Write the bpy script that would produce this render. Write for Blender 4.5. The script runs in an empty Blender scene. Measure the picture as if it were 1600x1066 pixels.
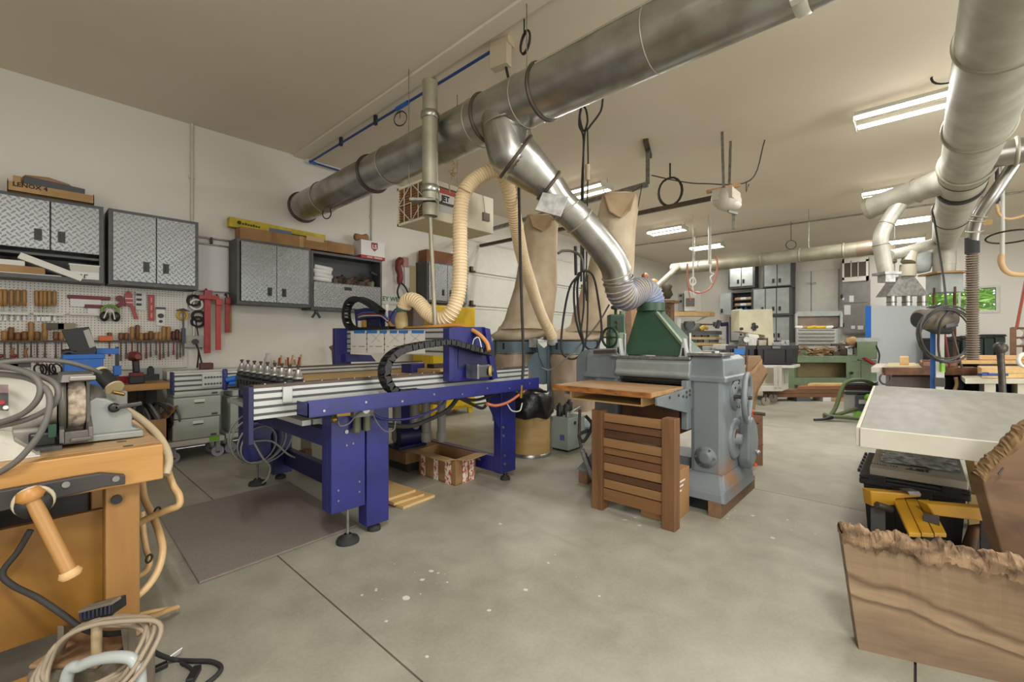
import bpy, math, random
from mathutils import Vector, Matrix
random.seed(7)
PI = math.pi
sc = bpy.context.scene
COL = sc.collection

# ---------------------------------------------------------------- camera, world, lamps, exposure
F, HY, CZ, AX = 690.0, 530.0, 1.2, math.radians(42.4)      # focal length and horizon in pixels of a 1600x1066 frame
FW = Vector((math.cos(AX), math.sin(AX), 0)); RT = Vector((math.sin(AX), -math.cos(AX), 0)); UP = Vector((0, 0, 1))
cam = bpy.data.cameras.new('camera'); camo = bpy.data.objects.new('camera', cam); COL.objects.link(camo)
cam.sensor_width = 36; cam.lens = F * 36 / 1600; cam.shift_y = (HY - 533) / 1600; cam.clip_start = .02
camo.location = (0, 0, CZ); camo.rotation_euler = (PI / 2, 0, AX - PI / 2)
sc.camera = camo
wd = bpy.data.worlds.new('sky'); sc.world = wd; wd.use_nodes = True
wd.node_tree.nodes['Background'].inputs[0].default_value = (.93, .97, 1, 1)
wd.node_tree.nodes['Background'].inputs[1].default_value = 4.0
sc.view_settings.view_transform = 'Standard'; sc.view_settings.look = 'None'
sc.view_settings.exposure = 0.03; sc.view_settings.gamma = 1.0; sc.view_settings.use_curve_mapping = False
CEIL = 3.59; WY = 5.95; WX = 14.75
LAMPS = [(5.86, .1), (8.95, .25), (11.4, .15), (13.7, .2), (5.8, 3.75), (9.04, 3.85), (11.3, 3.8), (14.0, 3.8)]   # fixtures in view
LAMPS2 = [(2.9, -.4), (2.9, -3.4), (5.86, -3.4), (8.95, -3.4), (11.4, -3.4), (-.2, -.6), (-.2, -3.4), (-2.6, 1.9), (-2.6, -1.0)]  # unseen: rows carried on, plus lamps added over the near bay
EN = (52, 48, 40, 16, 52, 48, 38, 11, 62, 56, 54, 54, 54, 118, 50, 16, 26)
for i, (lx, ly) in enumerate(LAMPS + LAMPS2):
    for s in (-1, 1):                       # one lamp per tube
        la = bpy.data.lights.new('tube_light', 'AREA'); la.shape = 'RECTANGLE'; la.size = .036; la.size_y = .7
        la.energy = EN[i] / 2; la.color = (1, .985, .955)
        lo = bpy.data.objects.new('tube_light', la); COL.objects.link(lo); lo.location = (lx + s * .14, ly, CEIL - .147)
# daylight through the open shop doors behind the camera and on the far right
for p, sx, sy, e, rot in (((-3.85, -3.2, 1.4), 3.6, 2.6, 165, (PI / 2, 0, -PI / 2)), ((4.5, -5.85, 1.55), 3.6, 2.9, 220, (PI / 2, 0, 0))):
    la = bpy.data.lights.new('door_daylight', 'AREA'); la.shape = 'RECTANGLE'; la.size = sx; la.size_y = sy
    la.energy = e; la.color = (.985, .995, 1)
    lo = bpy.data.objects.new('door_daylight', la); COL.objects.link(lo); lo.location = p; lo.rotation_euler = rot

# ---------------------------------------------------------------- helpers
def U(px, py, X=None, Y=None, Z=None, d=None):
    """the point of the place seen at a pixel, on the plane X=, Y= or Z= or at forward distance d"""
    r = FW + RT * ((px - 800) / F) + UP * ((HY - py) / F)
    if X is not None: t = X / r.x
    elif Y is not None: t = Y / r.y
    elif Z is not None: t = (Z - CZ) / r.z
    else: t = d
    return Vector((0, 0, CZ)) + r * t

def V(*a): return Vector(a)

class MB:
    def __init__(s): s.v = []; s.f = []; s.sm = []
    def add(s, vs, fs, sm=False):
        o = len(s.v); s.v += [Vector(v) for v in vs]; s.f += [[i + o for i in f] for f in fs]; s.sm += [sm] * len(fs); return s
    def box(s, lo, hi):
        (a, b, c), (d, e, f) = lo, hi
        return s.add([(a, b, c), (d, b, c), (d, e, c), (a, e, c), (a, b, f), (d, b, f), (d, e, f), (a, e, f)],
                     [(3, 2, 1, 0), (4, 5, 6, 7), (0, 1, 5, 4), (1, 2, 6, 5), (2, 3, 7, 6), (3, 0, 4, 7)])
    def cbox(s, c, size, rz=0, ry=0, rx=0):
        m = Matrix.Translation(Vector(c)) @ Matrix.Rotation(rz, 4, 'Z') @ Matrix.Rotation(ry, 4, 'Y') @ Matrix.Rotation(rx, 4, 'X')
        h = [x / 2 for x in size]; k = len(s.v); s.box([-x for x in h], h)
        for i in range(k, len(s.v)): s.v[i] = m @ s.v[i]
        return s
    def beam(s, p0, p1, w, h, up=(0, 0, 1)):
        p0, p1 = Vector(p0), Vector(p1); d = (p1 - p0).normalized(); u = Vector(up)
        a = d.cross(u)
        if a.length < 1e-4: a = d.cross(Vector((0, 1, 0)))
        a.normalize(); b = a.cross(d).normalized(); a *= w / 2; b *= h / 2
        vs = [p + q for p in (p0, p1) for q in (-a - b, a - b, a + b, -a + b)]
        return s.add(vs, [(3, 2, 1, 0), (4, 5, 6, 7), (0, 1, 5, 4), (1, 2, 6, 5), (2, 3, 7, 6), (3, 0, 4, 7)])
    def quad(s, a, b, c, d): return s.add([a, b, c, d], [(0, 1, 2, 3)])
    def prism(s, poly, vec):
        n = len(poly); vec = Vector(vec); p = [Vector(q) for q in poly]
        return s.add(p + [q + vec for q in p], [tuple(range(n))[::-1], tuple(range(n, 2 * n))] + [(i, (i + 1) % n, n + (i + 1) % n, n + i) for i in range(n)])
    def loft(s, rings, caps=True, sm=False, closed=True):
        n = len(rings[0]); vs = [p for r in rings for p in r]; fs = []
        for k in range(len(rings) - 1):
            for i in range(n if closed else n - 1):
                j = (i + 1) % n; fs.append((k * n + i, k * n + j, (k + 1) * n + j, (k + 1) * n + i))
        s.add(vs, fs, sm)
        if caps: s.add(rings[0], [tuple(range(n))[::-1]]); s.add(rings[-1], [tuple(range(n))])
        return s
    def lathe(s, prof, p, d=(0, 0, 1), n=20, caps=False, sm=True):
        d = Vector(d).normalized(); a = d.orthogonal().normalized(); b = d.cross(a); p = Vector(p)
        rings = [[p + d * h + (a * math.cos(t) + b * math.sin(t)) * max(r, 1e-4) for t in [2 * PI * i / n for i in range(n)]] for r, h in prof]
        return s.loft(rings, caps, sm)
    def cyl(s, p0, p1, r, r2=None, n=16, caps=True):
        p0, p1 = Vector(p0), Vector(p1)
        return s.lathe([(r, 0), (r if r2 is None else r2, (p1 - p0).length)], p0, p1 - p0, n, caps)
    def tube(s, pts, r, n=8, caps=True):
        pts = [Vector(p) for p in pts]; rs = r if isinstance(r, (list, tuple)) else [r] * len(pts); rings = []; a = None
        for i, p in enumerate(pts):
            t = (pts[min(i + 1, len(pts) - 1)] - pts[max(i - 1, 0)])
            t = t.normalized() if t.length > 1e-9 else Vector((0, 0, 1))
            if a is None: a = t.orthogonal().normalized()
            a = (a - t * a.dot(t)); a = a.normalized() if a.length > 1e-6 else t.orthogonal().normalized()
            b = t.cross(a); rings.append([p + (a * math.cos(q) + b * math.sin(q)) * rs[i] for q in [2 * PI * k / n for k in range(n)]])
        return s.loft(rings, caps, True)
    def ring(s, c, d, R, r, n=24, m=6):
        d = Vector(d).normalized(); a = d.orthogonal().normalized(); b = d.cross(a); c = Vector(c)
        rings = []
        for i in range(n + 1):
            t = 2 * PI * i / n; e = a * math.cos(t) + b * math.sin(t)
            rings.append([c + e * (R + r * math.cos(q)) + d * r * math.sin(q) for q in [2 * PI * k / m for k in range(m)]])
        return s.loft(rings, False, True)
    def sph(s, c, r, n=14, m=8, sc_=(1, 1, 1)):
        c = Vector(c); rings = [[c + Vector((math.cos(2 * PI * i / n) * math.sin(q) * r * sc_[0], math.sin(2 * PI * i / n) * math.sin(q) * r * sc_[1], -math.cos(q) * r * sc_[2]))
                                 for i in range(n)] for q in [max(.02, PI * k / m) if k < m else PI - .02 for k in range(m + 1)]]
        return s.loft(rings, True, True)
    def move(s, k, m):
        for i in range(k, len(s.v)): s.v[i] = m @ s.v[i]
        return s

def curve(pts, k=6):
    p = [Vector(q) for q in pts]; p = [p[0] * 2 - p[1]] + p + [p[-1] * 2 - p[-2]]; out = []
    for i in range(1, len(p) - 2):
        for j in range(k):
            t = j / k; a, b, c, d = p[i - 1], p[i], p[i + 1], p[i + 2]
            out.append(.5 * ((2 * b) + (c - a) * t + (2 * a - 5 * b + 4 * c - d) * t * t + (3 * b - a - 3 * c + d) * t ** 3))
    return out + [p[-2]]

ROOTINV = {}
def thing(name, label, cat, loc=(0, 0, 0), rz=0, group=None):
    o = bpy.data.objects.new(name, None); COL.objects.link(o); o.empty_display_size = .05
    o.location = loc; o.rotation_euler = (0, 0, rz); o['label'] = label; o['category'] = cat
    if group: o['group'] = group
    ROOTINV[o.name] = (Matrix.Translation(Vector(loc)) @ Matrix.Rotation(rz, 4, 'Z')).inverted()
    return o
def tag(o, label, cat, group=None):
    o['label'] = label; o['category'] = cat
    if group: o['group'] = group
    return o
def ob(name, mb, m, parent=None, label=None, bev=0, local=False, origin=None):
    """link mb as one mesh object; coordinates are the place's unless local=True"""
    me = bpy.data.meshes.new(name); vs = mb.v; root = parent
    while root is not None and root.parent is not None: root = root.parent
    if root is not None and not local and root.name in ROOTINV:
        inv = ROOTINV[root.name]; vs = [inv @ v for v in vs]
    if parent is None and vs:
        c = origin or sum(vs, Vector()) / len(vs); c = Vector((c.x, c.y, min(v.z for v in vs))) if origin is None else Vector(origin)
        vs = [v - c for v in vs]
    me.from_pydata([tuple(v) for v in vs], [], mb.f); me.polygons.foreach_set('use_smooth', mb.sm); me.materials.append(m)
    o = bpy.data.objects.new(name, me); COL.objects.link(o)
    if parent is None and vs: o.location = c
    o.parent = parent
    if label: o['label'] = label
    if bev:
        b = o.modifiers.new('edge', 'BEVEL'); b.width = bev; b.segments = 2; b.limit_method = 'ANGLE'
    return o
def st(name, mb, m, parent=None, bev=0):
    o = ob(name, mb, m, parent, bev=bev)
    if parent is None: o['kind'] = 'structure'
    return o
def dup(root, loc, rz=None, label=None, name=None):
    r = root.copy(); COL.objects.link(r); r.location = loc
    if rz is not None: r.rotation_euler = (0, 0, rz)
    if label: r['label'] = label
    for ch in list(root.children):
        c = ch.copy(); COL.objects.link(c); c.parent = r
        for g in ch.children:
            d = g.copy(); COL.objects.link(d); d.parent = c
    return r
def text(body, p, xd, up, size, m, parent, name='lettering', bold=0, ext=.001, align='LEFT'):
    cu = bpy.data.curves.new(name, 'FONT'); cu.body = body; cu.size = size; cu.extrude = ext; cu.offset = bold; cu.align_x = align; cu.resolution_u = 2
    fo = bpy.data.objects.new(name, cu); COL.objects.link(fo); bpy.context.view_layer.update()
    me = bpy.data.meshes.new_from_object(fo.evaluated_get(bpy.context.evaluated_depsgraph_get())); bpy.data.objects.remove(fo); bpy.data.curves.remove(cu)
    x = Vector(xd).normalized(); y = Vector(up); y = (y - x * y.dot(x)).normalized(); z = x.cross(y)
    mt = Matrix(((x.x, y.x, z.x, p[0]), (x.y, y.y, z.y, p[1]), (x.z, y.z, z.z, p[2]), (0, 0, 0, 1)))
    mb = MB(); mb.add([mt @ v.co for v in me.vertices], [list(q.vertices) for q in me.polygons]); bpy.data.meshes.remove(me)
    if parent is not None and parent.parent is None and parent.name not in ROOTINV:
        o = ob(name, mb, m, None, origin=parent.location); o.location = (0, 0, 0); o.parent = parent
        return o
    return ob(name, mb, m, parent)

# ---------------------------------------------------------------- materials
def lin(h):
    if not isinstance(h, str): return tuple(h)
    v = [int(h[i:i + 2], 16) / 255 for i in (0, 2, 4)]
    return tuple(x / 12.92 if x <= .04045 else ((x + .055) / 1.055) ** 2.4 for x in v)
MATS = {}
def mat(name, c1, rough=.5, metal=0, c2=None, sc_=6, stretch=(1, 1, 1), det=4, bump=0, bsc=60, lo=.35, hi=.65, spec=.5, coat=0, emit=0, dist=0):
    m = bpy.data.materials.new(name); m.use_nodes = True; nt = m.node_tree; N = nt.nodes; L = nt.links; b = N['Principled BSDF']
    c1 = lin(c1); b.inputs['Base Color'].default_value = (*c1, 1); b.inputs['Roughness'].default_value = rough; b.inputs['Metallic'].default_value = metal
    b.inputs['Specular IOR Level'].default_value = spec; b.inputs['Coat Weight'].default_value = coat
    tc = None
    if c2 is not None or bump:
        tc = N.new('ShaderNodeTexCoord'); mp = N.new('ShaderNodeMapping'); mp.inputs['Scale'].default_value = stretch
        L.new(tc.outputs['Object'], mp.inputs[0])
    if c2 is not None:
        nz = N.new('ShaderNodeTexNoise'); nz.inputs['Scale'].default_value = sc_; nz.inputs['Detail'].default_value = det; nz.inputs['Distortion'].default_value = dist
        L.new(mp.outputs[0], nz.inputs['Vector']); cr = N.new('ShaderNodeValToRGB')
        cr.color_ramp.elements[0].position = lo; cr.color_ramp.elements[1].position = hi
        cr.color_ramp.elements[0].color = (*c1, 1); cr.color_ramp.elements[1].color = (*lin(c2), 1)
        L.new(nz.outputs['Fac'], cr.inputs[0]); L.new(cr.outputs[0], b.inputs['Base Color'])
    if bump:
        n2 = N.new('ShaderNodeTexNoise'); n2.inputs['Scale'].default_value = bsc; n2.inputs['Detail'].default_value = 3
        L.new(mp.outputs[0], n2.inputs['Vector']); bp = N.new('ShaderNodeBump'); bp.inputs['Strength'].default_value = bump; bp.inputs['Distance'].default_value = .01
        L.new(n2.outputs['Fac'], bp.inputs['Height']); L.new(bp.outputs[0], b.inputs['Normal'])
    if emit:
        b.inputs['Emission Color'].default_value = (*c1, 1); b.inputs['Emission Strength'].default_value = emit
    MATS[name] = m
    return m
class NodeKit:
    def __init__(s, m): s.nt = m.node_tree; s.N = s.nt.nodes; s.L = s.nt.links; s.b = s.N['Principled BSDF']
    def m(s, op, a, b=None, c=None):
        n = s.N.new('ShaderNodeMath'); n.operation = op
        for i, v in enumerate((a, b, c)):
            if v is None: continue
            if isinstance(v, (int, float)): n.inputs[i].default_value = v
            else: s.L.new(v, n.inputs[i])
        return n.outputs[0]
    def xyz(s):
        tc = s.N.new('ShaderNodeTexCoord'); sp = s.N.new('ShaderNodeSeparateXYZ'); s.L.new(tc.outputs['Object'], sp.inputs[0]); return sp.outputs
    def bump(s, h, strength, dist=.01):
        bp = s.N.new('ShaderNodeBump'); bp.inputs['Strength'].default_value = strength; bp.inputs['Distance'].default_value = dist
        s.L.new(h, bp.inputs['Height']); s.L.new(bp.outputs[0], s.b.inputs['Normal'])
    def mix(s, f, a, b):
        mx = s.N.new('ShaderNodeMix'); mx.data_type = 'RGBA'; s.L.new(f, mx.inputs[0]); mx.inputs[6].default_value = (*lin(a), 1); mx.inputs[7].default_value = (*lin(b), 1)
        s.L.new(mx.outputs[2], s.b.inputs['Base Color'])
def wood(name, a, b, along='x', rough=.5, s=1, coat=0):
    k = {'x': (.6, 9, 9), 'y': (9, .6, 9), 'z': (9, 9, .6)}[along]
    return mat(name, a, rough, 0, b, 2.2 * s, k, 6, .08, 30, .3, .7, coat=coat, dist=.6)

# diamond plate: alternating raised lozenges
DIA = mat('diamond_plate', 'b0b3b4', .34, .55)
k = NodeKit(DIA); x, y, z = k.xyz()
S = 27.0
u = k.m('MULTIPLY', k.m('ADD', x, z), S * .7071); w = k.m('MULTIPLY', k.m('SUBTRACT', x, z), S * .7071)
par = k.m('MODULO', k.m('ABSOLUTE', k.m('ADD', k.m('FLOOR', u), k.m('FLOOR', w))), 2)
fu = k.m('SUBTRACT', k.m('FRACT', u), .5); fw_ = k.m('SUBTRACT', k.m('FRACT', w), .5)
ip = k.m('SUBTRACT', 1, par)
aa = k.m('ADD', k.m('MULTIPLY', fu, par), k.m('MULTIPLY', fw_, ip)); bb = k.m('ADD', k.m('MULTIPLY', fw_, par), k.m('MULTIPLY', fu, ip))
e = k.m('ADD', k.m('POWER', k.m('ABSOLUTE', k.m('MULTIPLY', aa, 1 / .56)), 2), k.m('POWER', k.m('ABSOLUTE', k.m('MULTIPLY', bb, 1 / .17)), 2))
hgt = k.m('MAXIMUM', k.m('SUBTRACT', 1, e), 0)
k.bump(hgt, 1.0, .007)
k.mix(k.m('MINIMUM', k.m('MULTIPLY', hgt, 2), 1), '8b8e8f', 'c6c8c8')

# pegboard: dark holes on an inch grid
PEG = mat('pegboard_white', 'cfccc2', .6)
k = NodeKit(PEG); x, y, z = k.xyz()
fx = k.m('SUBTRACT', k.m('FRACT', k.m('MULTIPLY', x, 40)), .5); fz = k.m('SUBTRACT', k.m('FRACT', k.m('MULTIPLY', z, 40)), .5)
rr = k.m('SQRT', k.m('ADD', k.m('MULTIPLY', fx, fx), k.m('MULTIPLY', fz, fz)))
k.mix(k.m('LESS_THAN', rr, .17), 'd2cfc6', '55524c')

# painted block wall, faint joints
def wallmat(name, c1, axis):
    m = mat(name, c1, .75); k = NodeKit(m); x, y, z = k.xyz(); h = x if axis == 'x' else y
    row = k.m('FLOOR', k.m('MULTIPLY', z, 5)); off = k.m('MULTIPLY', k.m('MODULO', row, 2), .5)
    fz = k.m('ABSOLUTE', k.m('SUBTRACT', k.m('FRACT', k.m('MULTIPLY', z, 5)), .5)); fx = k.m('ABSOLUTE', k.m('SUBTRACT', k.m('FRACT', k.m('ADD', k.m('MULTIPLY', h, 2.5), off)), .5))
    j = k.m('MAXIMUM', k.m('GREATER_THAN', fz, .475), k.m('GREATER_THAN', fx, .488))
    nz = k.N.new('ShaderNodeTexNoise'); nz.inputs['Scale'].default_value = 45; tc = k.N.new('ShaderNodeTexCoord'); k.L.new(tc.outputs['Object'], nz.inputs['Vector'])
    k.bump(k.m('ADD', k.m('MULTIPLY', j, -.35), k.m('MULTIPLY', nz.outputs['Fac'], .35)), .18, .008)
    return m
WALLX = wallmat('painted_block_x', 'd6d3ca', 'x'); WALLY = wallmat('painted_block_y', 'd6d3ca', 'y')
CEILM = mat('ceiling_paint', 'ded4c4', .85, c2='d8cdbc', sc_=.8)
# concrete floor: soft blotches, fine mottling, pale dust
FLO = mat('concrete', '8d8878', .48)
k = NodeKit(FLO); tc = k.N.new('ShaderNodeTexCoord')
def nz(scale, det=5, off=0):
    n = k.N.new('ShaderNodeTexNoise'); n.inputs['Scale'].default_value = scale; n.inputs['Detail'].default_value = det; n.inputs['Distortion'].default_value = .4
    mp = k.N.new('ShaderNodeMapping'); mp.inputs['Location'].default_value = (off, off * .7, 0)
    geo = k.N.new('ShaderNodeNewGeometry'); k.L.new(geo.outputs['Position'], mp.inputs[0]); k.L.new(mp.outputs[0], n.inputs['Vector']); return n.outputs['Fac']
v = k.m('ADD', k.m('MULTIPLY', nz(.9), .55), k.m('ADD', k.m('MULTIPLY', nz(5, 6, 3), .3), k.m('MULTIPLY', nz(60, 3, 5), .15)))
cr = k.N.new('ShaderNodeValToRGB'); cr.color_ramp.elements[0].position = .36; cr.color_ramp.elements[1].position = .64
cr.color_ramp.elements[0].color = (*lin('848173'), 1); cr.color_ramp.elements[1].color = (*lin('a6a394'), 1)
e2 = cr.color_ramp.elements.new(.5); e2.color = (*lin('969384'), 1)
k.L.new(v, cr.inputs[0]); k.L.new(cr.outputs[0], k.b.inputs['Base Color'])
k.bump(nz(90, 3, 9), .05, .004)

GALV = mat('galvanised_sheet', 'b4b5b2', .3, .92, '96948c', 5, (1, 1, 1), 5, .05, 8)
GALVD = mat('galvanised_dusty', 'a9a594', .5, .5, '928c79', 4, det=5)
GALVR = mat('galvanised_right', 'bdbbb0', .5, .45, 'a7a496', 5, det=5)
STEEL = mat('steel_bare', 'a5a5a2', .35, .85, '85847f', 20)
ALU = mat('aluminium_extrusion', 'b9bab6', .45, .25, 'b2b4af', 3)
DKG = mat('cabinet_dark_grey', '4a4b4b', .5, .2, '525352', 12)
BLK = mat('black_plastic', '1d1d1e', .45)
BLKR = mat('black_rubber', '262524', .75)
BLUE = mat('cnc_blue_enamel', '24276e', .38, 0, '1e215f', 7, spec=.5)
BLUED = mat('cnc_blue_dark', '191c4c', .5)
TAPEB = mat('tape_blue', '2f72b8', .6)
BLUEP = mat('bright_blue', '1d62b5', .45)
YEL = mat('safety_yellow', 'd9b400', .4, 0, 'c7a300', 6)
YELB = mat('yellow_carton', 'c9b322', .6, 0, 'a8951d', 9)
WHT = mat('white_plastic', 'd4d2c9', .45)
WHTM = mat('white_enamel', 'c6c5bb', .38, 0, 'c0bfb5', 8)
PAPER = mat('paper_white', 'd9d8d6', .8)
CARD = mat('cardboard', '97734a', .8, 0, '86643e', 7, bump=.05)
CARDL = mat('cardboard_light', 'b08f62', .8, 0, '9c7d53', 7)
RED = mat('red_enamel', 'a52420', .42, 0, '8e1d1b', 9)
REDD = mat('dark_red', '6c231e', .55)
ORG = mat('orange_enamel', 'c85a1e', .45)
GRN = mat('machine_green_dark', '22402c', .45, 0, '2d4a36', 5, det=6)
GRNL = mat('machine_green_light', '74856a', .5, 0, '67785d', 5)
GRNF = mat('lime_green', '7ab52c', .5)
GREY = mat('planer_grey', '737b7e', .42, 0, '646b6d', 5, det=6, bump=.04, bsc=15)
GREYL = mat('pale_grey_enamel', 'a9aeab', .45, 0, '9a9f9b', 6)
GREYM = mat('mid_grey_plastic', '6b6c69', .5)
RUST = mat('rusty_iron', '6f4a30', .7, .2, '4b3527', 9)
IRON = mat('cast_iron', '4c463f', .5, .5, '5c4f44', 8)
CREAM = mat('cream_hose', 'ddc39a', .5, 0, 'd0b283', 10)
TAN = mat('tan_hose', 'c6a273', .55)
FAB = mat('filter_bag_cloth', 'd2c3aa', .9, 0, 'bfac8f', 5, det=6, bump=.15, bsc=12)
FABD = mat('filter_bag_dusty', 'b39c7c', .95, 0, 'a38a6a', 6, bump=.15, bsc=12)
CLEAR = mat('dusty_clear_plastic', 'b9a48c', .35, 0, 'a5917b', 4, bump=.3, bsc=9)
BLKBAG = mat('black_bin_liner', '17171a', .3, bump=.6, bsc=14)
BIRCH = mat('birch_ply', 'cfae78', .55, 0, 'bf9c65', 3, (1, 6, 6))
BENCH = wood('bench_maple', 'b4864a', 'a1743b', 'x', .42, coat=.15)
BENCHT = wood('bench_top_worn', 'b4956c', 'a08059', 'x', .55)
BENCHZ = wood('bench_leg_maple', '98703c', '886232', 'z', .45)
PANEL = mat('bench_panel_ply', '855d22', .4, 0, '6f4a17', 2.5, (1, 1, 1.6), 5, dist=.8)
DKW = mat('black_stained_wood', '2d2a29', .5, 0, '3b3735', 4, (1, 6, 6))
CEDAR = {c: wood('cedar_' + c, a, b, 'y', .55) for c, a, b in (('a', '6b462a', '553620'), ('b', '825c38', '6c4929'), ('c', '52341f', '412918'), ('d', '916c45', '7b5935'))}
CEDARZ = wood('cedar_post', '7a5636', '5f4026', 'z', .55)
SLAB = wood('slab_walnut', 'a68763', '8b6b4b', 'y', .6, 1)
BARK = mat('live_edge_bark', '94795c', .9, 0, '54412f', 16, (1, .5, 1), 8, .8, 22, .38, .6)
SLABL = wood('slab_pale', 'b08d63', '937049', 'z', .6)
PINE = wood('pine_board', 'c9a873', 'b8955f', 'x', .6)
PINEY = wood('pine_board_across', 'c9a873', 'b8955f', 'y', .6)
LUMB = wood('lumber_brown', '7d5a3e', '694a31', 'y', .6)
LUMBX = wood('lumber_brown_x', '7d6046', '6a5038', 'x', .6)
PBOARD = wood('infeed_board', 'a5835a', '8e6d48', 'y', .5)
HANDLE = wood('tool_handle_wood', 'a67d45', '855f31', 'z', .45)
HANDLED = wood('tool_handle_dark', '7b5029', '613d1e', 'z', .45)
CARPET = mat('grey_mat', '7a7067', .95, 0, '8c8279', 220, det=2, bump=.5, bsc=350)
TUBE = mat('lit_tube', 'fff6e6', .5, emit=9)
GLASS = mat('window_glass', 'ffffff', .02); GLASS.node_tree.nodes['Principled BSDF'].inputs['Transmission Weight'].default_value = 1
FILM = mat('shiny_clear_film', 'e4e6e6', .12, .1, '85888b', 18, det=6, bump=1.0, bsc=25, lo=.42, hi=.6)
CLRBOX = mat('frosted_box', 'b7b5ac', .3)
LEAF = mat('garden_leaf', '8cc251', .6, 0, 'b8e07c', 5)
MELA = mat('melamine_grey', 'b4b9bb', .45)
GRIT = mat('grinding_stone', 'b6a692', .9, 0, '6a5d52', 45, det=3, lo=.45, hi=.7)
CABLE = mat('grey_cable', '5c5954', .55)
# ================================================================ the room
x0, x1, y0, y1 = -4.0, WX, -6.0, WY
fl = st('floor', MB().box((x0, y0, -.12), (x1, y1, -.012)), mat('joint_dark', '3f3b34', .9))
def floor_slabs():
    xs = [x0] + [.93 + 3.0 * i for i in range(-1, 5)] + [x1]; ys = [y0, -3.0, 0.0, 2.92, y1]
    for i in range(len(xs) - 1):
        for j in range(len(ys) - 1):
            g = .004
            o = ob('floor_slab', MB().box((xs[i] + g, ys[j] + g, -.0119), (xs[i + 1] - g, ys[j + 1] - g, 0)), FLO, None, origin=(0, 0, 0))
            o.parent = fl; o.matrix_parent_inverse = Matrix.Translation(-fl.location)
floor_slabs()
sp_ = MB(); rs = random.Random(21)
for px, py, n_, sd in ((640, 920, 16, .12), (985, 815, 7, .1), (1150, 800, 14, .07), (1290, 835, 5, .15), (560, 760, 6, .2), (860, 900, 8, .3)):
    c = U(px, py, Z=.0006)
    for i in range(n_):
        r = abs(rs.gauss(0, .006)) + .002; q = c + V(rs.gauss(0, sd), rs.gauss(0, sd), 0); sp_.add([q + V(math.cos(k) * r * rs.uniform(.7, 1.2), math.sin(k) * r, 0) for k in (0, .9, 1.8, 2.7, 3.6, 4.5, 5.4)], [tuple(range(7))])
o = ob('paint_spot', sp_, mat('paint_fleck', 'c9c6ba', .6), None, origin=(0, 0, 0)); o.parent = fl; o.matrix_parent_inverse = Matrix.Translation(-fl.location); o['kind'] = 'stuff'
st('ceiling', MB().box((x0, y0, CEIL), (x1, y1, CEIL + .1)), CEILM)
st('trim_1', MB().box((2.32, y0, CEIL - .025), (2.46, y1, CEIL)), CEILM, bev=.003)
st('wall_left', MB().box((x0, WY, 0), (x1, WY + .15, CEIL)), WALLX)
st('wall_right', MB().box((x0, y0 - .15, 0), (x1, y0, CEIL)), WALLX)
st('wall_rear', MB().box((x0 - .15, y0, 0), (x0, y1, CEIL)), WALLY)
# far wall with the strip window
wa, wb = U(1447, 455, X=WX), U(1556, 485, X=WX)
wy0, wy1, wz0, wz1 = wb.y, wa.y + .0, wb.z, wa.z
bw = MB().box((WX, y0, 0), (WX + .15, wy0, CEIL)).box((WX, wy1, 0), (WX + .15, y1, CEIL)).box((WX, wy0, 0), (WX + .15, wy1, wz0)).box((WX, wy0, wz1), (WX + .15, wy1, CEIL))
st('wall_back', bw, WALLY)
win = st('window_1', MB().box((WX + .06, wy0, wz0), (WX + .075, wy1, wz1)), GLASS)
fr = MB(); t = .05
fr.box((WX - .02, wy0 - t, wz0 - t), (WX + .1, wy1 + t, wz0)).box((WX - .02, wy0 - t, wz1), (WX + .1, wy1 + t, wz1 + t))
fr.box((WX - .02, wy0 - t, wz0), (WX + .1, wy0, wz1)).box((WX - .02, wy1, wz0), (WX + .1, wy1 + t, wz1)).box((WX + .04, (wy0 + wy1) / 2 - .02, wz0), (WX + .09, (wy0 + wy1) / 2 + .02, wz1))
o = ob('window_frame', fr, WHTM); o.parent = win; o.matrix_parent_inverse = Matrix.Translation(-win.location)
# shrub outside the window
lf = MB()
for i in range(5200):
    c = V(random.uniform(WX + .7, WX + 2.2), random.uniform(wy0 - 1.5, wy1 + 1.5), random.uniform(.3, 3.4))
    a = V(random.gauss(0, 1), random.gauss(0, 1), random.gauss(0, .6)).normalized() * random.uniform(.12, .28); b = a.orthogonal().normalized() * .05
    lf.add([c - a, c + b, c + a, c - b], [(0, 1, 2, 3)])
o = ob('garden_shrub', lf, LEAF); tag(o, 'bright green garden shrub seen outside the strip window', 'shrub'); o['kind'] = 'stuff'
st('trim_2', MB().box((WX - .5, y0, -.3), (WX + 6, y1, -.13)), LEAF).name = 'trim_2'

# overhead sectional garage door in the left wall
gx0, gx1, gtop = U(728, 500, Y=WY).x, U(908, 500, Y=WY).x, 3.02
gd = MB(); dr = None
zs = [0.02, .6, 1.2, 1.8, 2.41, gtop]
for i in range(5):
    m_ = MB().box((gx0, WY - .05, zs[i] + .008), (gx1, WY - .005, zs[i + 1] - .008)).box((gx0, WY - .065, zs[i + 1] - .05), (gx1, WY - .05, zs[i + 1] - .02))
    if dr is None: dr = st('door_1', m_, WHTM, bev=.004)
    else:
        o = ob('door_panel', m_, WHTM, None, bev=.004, origin=(0, 0, 0)); o.parent = dr; o.matrix_parent_inverse = Matrix.Translation(-dr.location)
hg = MB()
for z in zs[1:5]:
    for xx in (gx0 + .06, U(806, 430, Y=WY).x, (gx0 + gx1) * .5 + .35, gx1 - .06):
        hg.cbox((xx, WY - .08, z + .04), (.05, .05, .1)).cyl((xx, WY - .1, z), (xx + .07, WY - .1, z), .022, n=8)
def kid(o, par): o.parent = par; o.matrix_parent_inverse = Matrix.Translation(-par.location); return o
kid(ob('hinge_roller', hg, IRON, origin=(0, 0, 0)), dr)
tr = MB()
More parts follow.
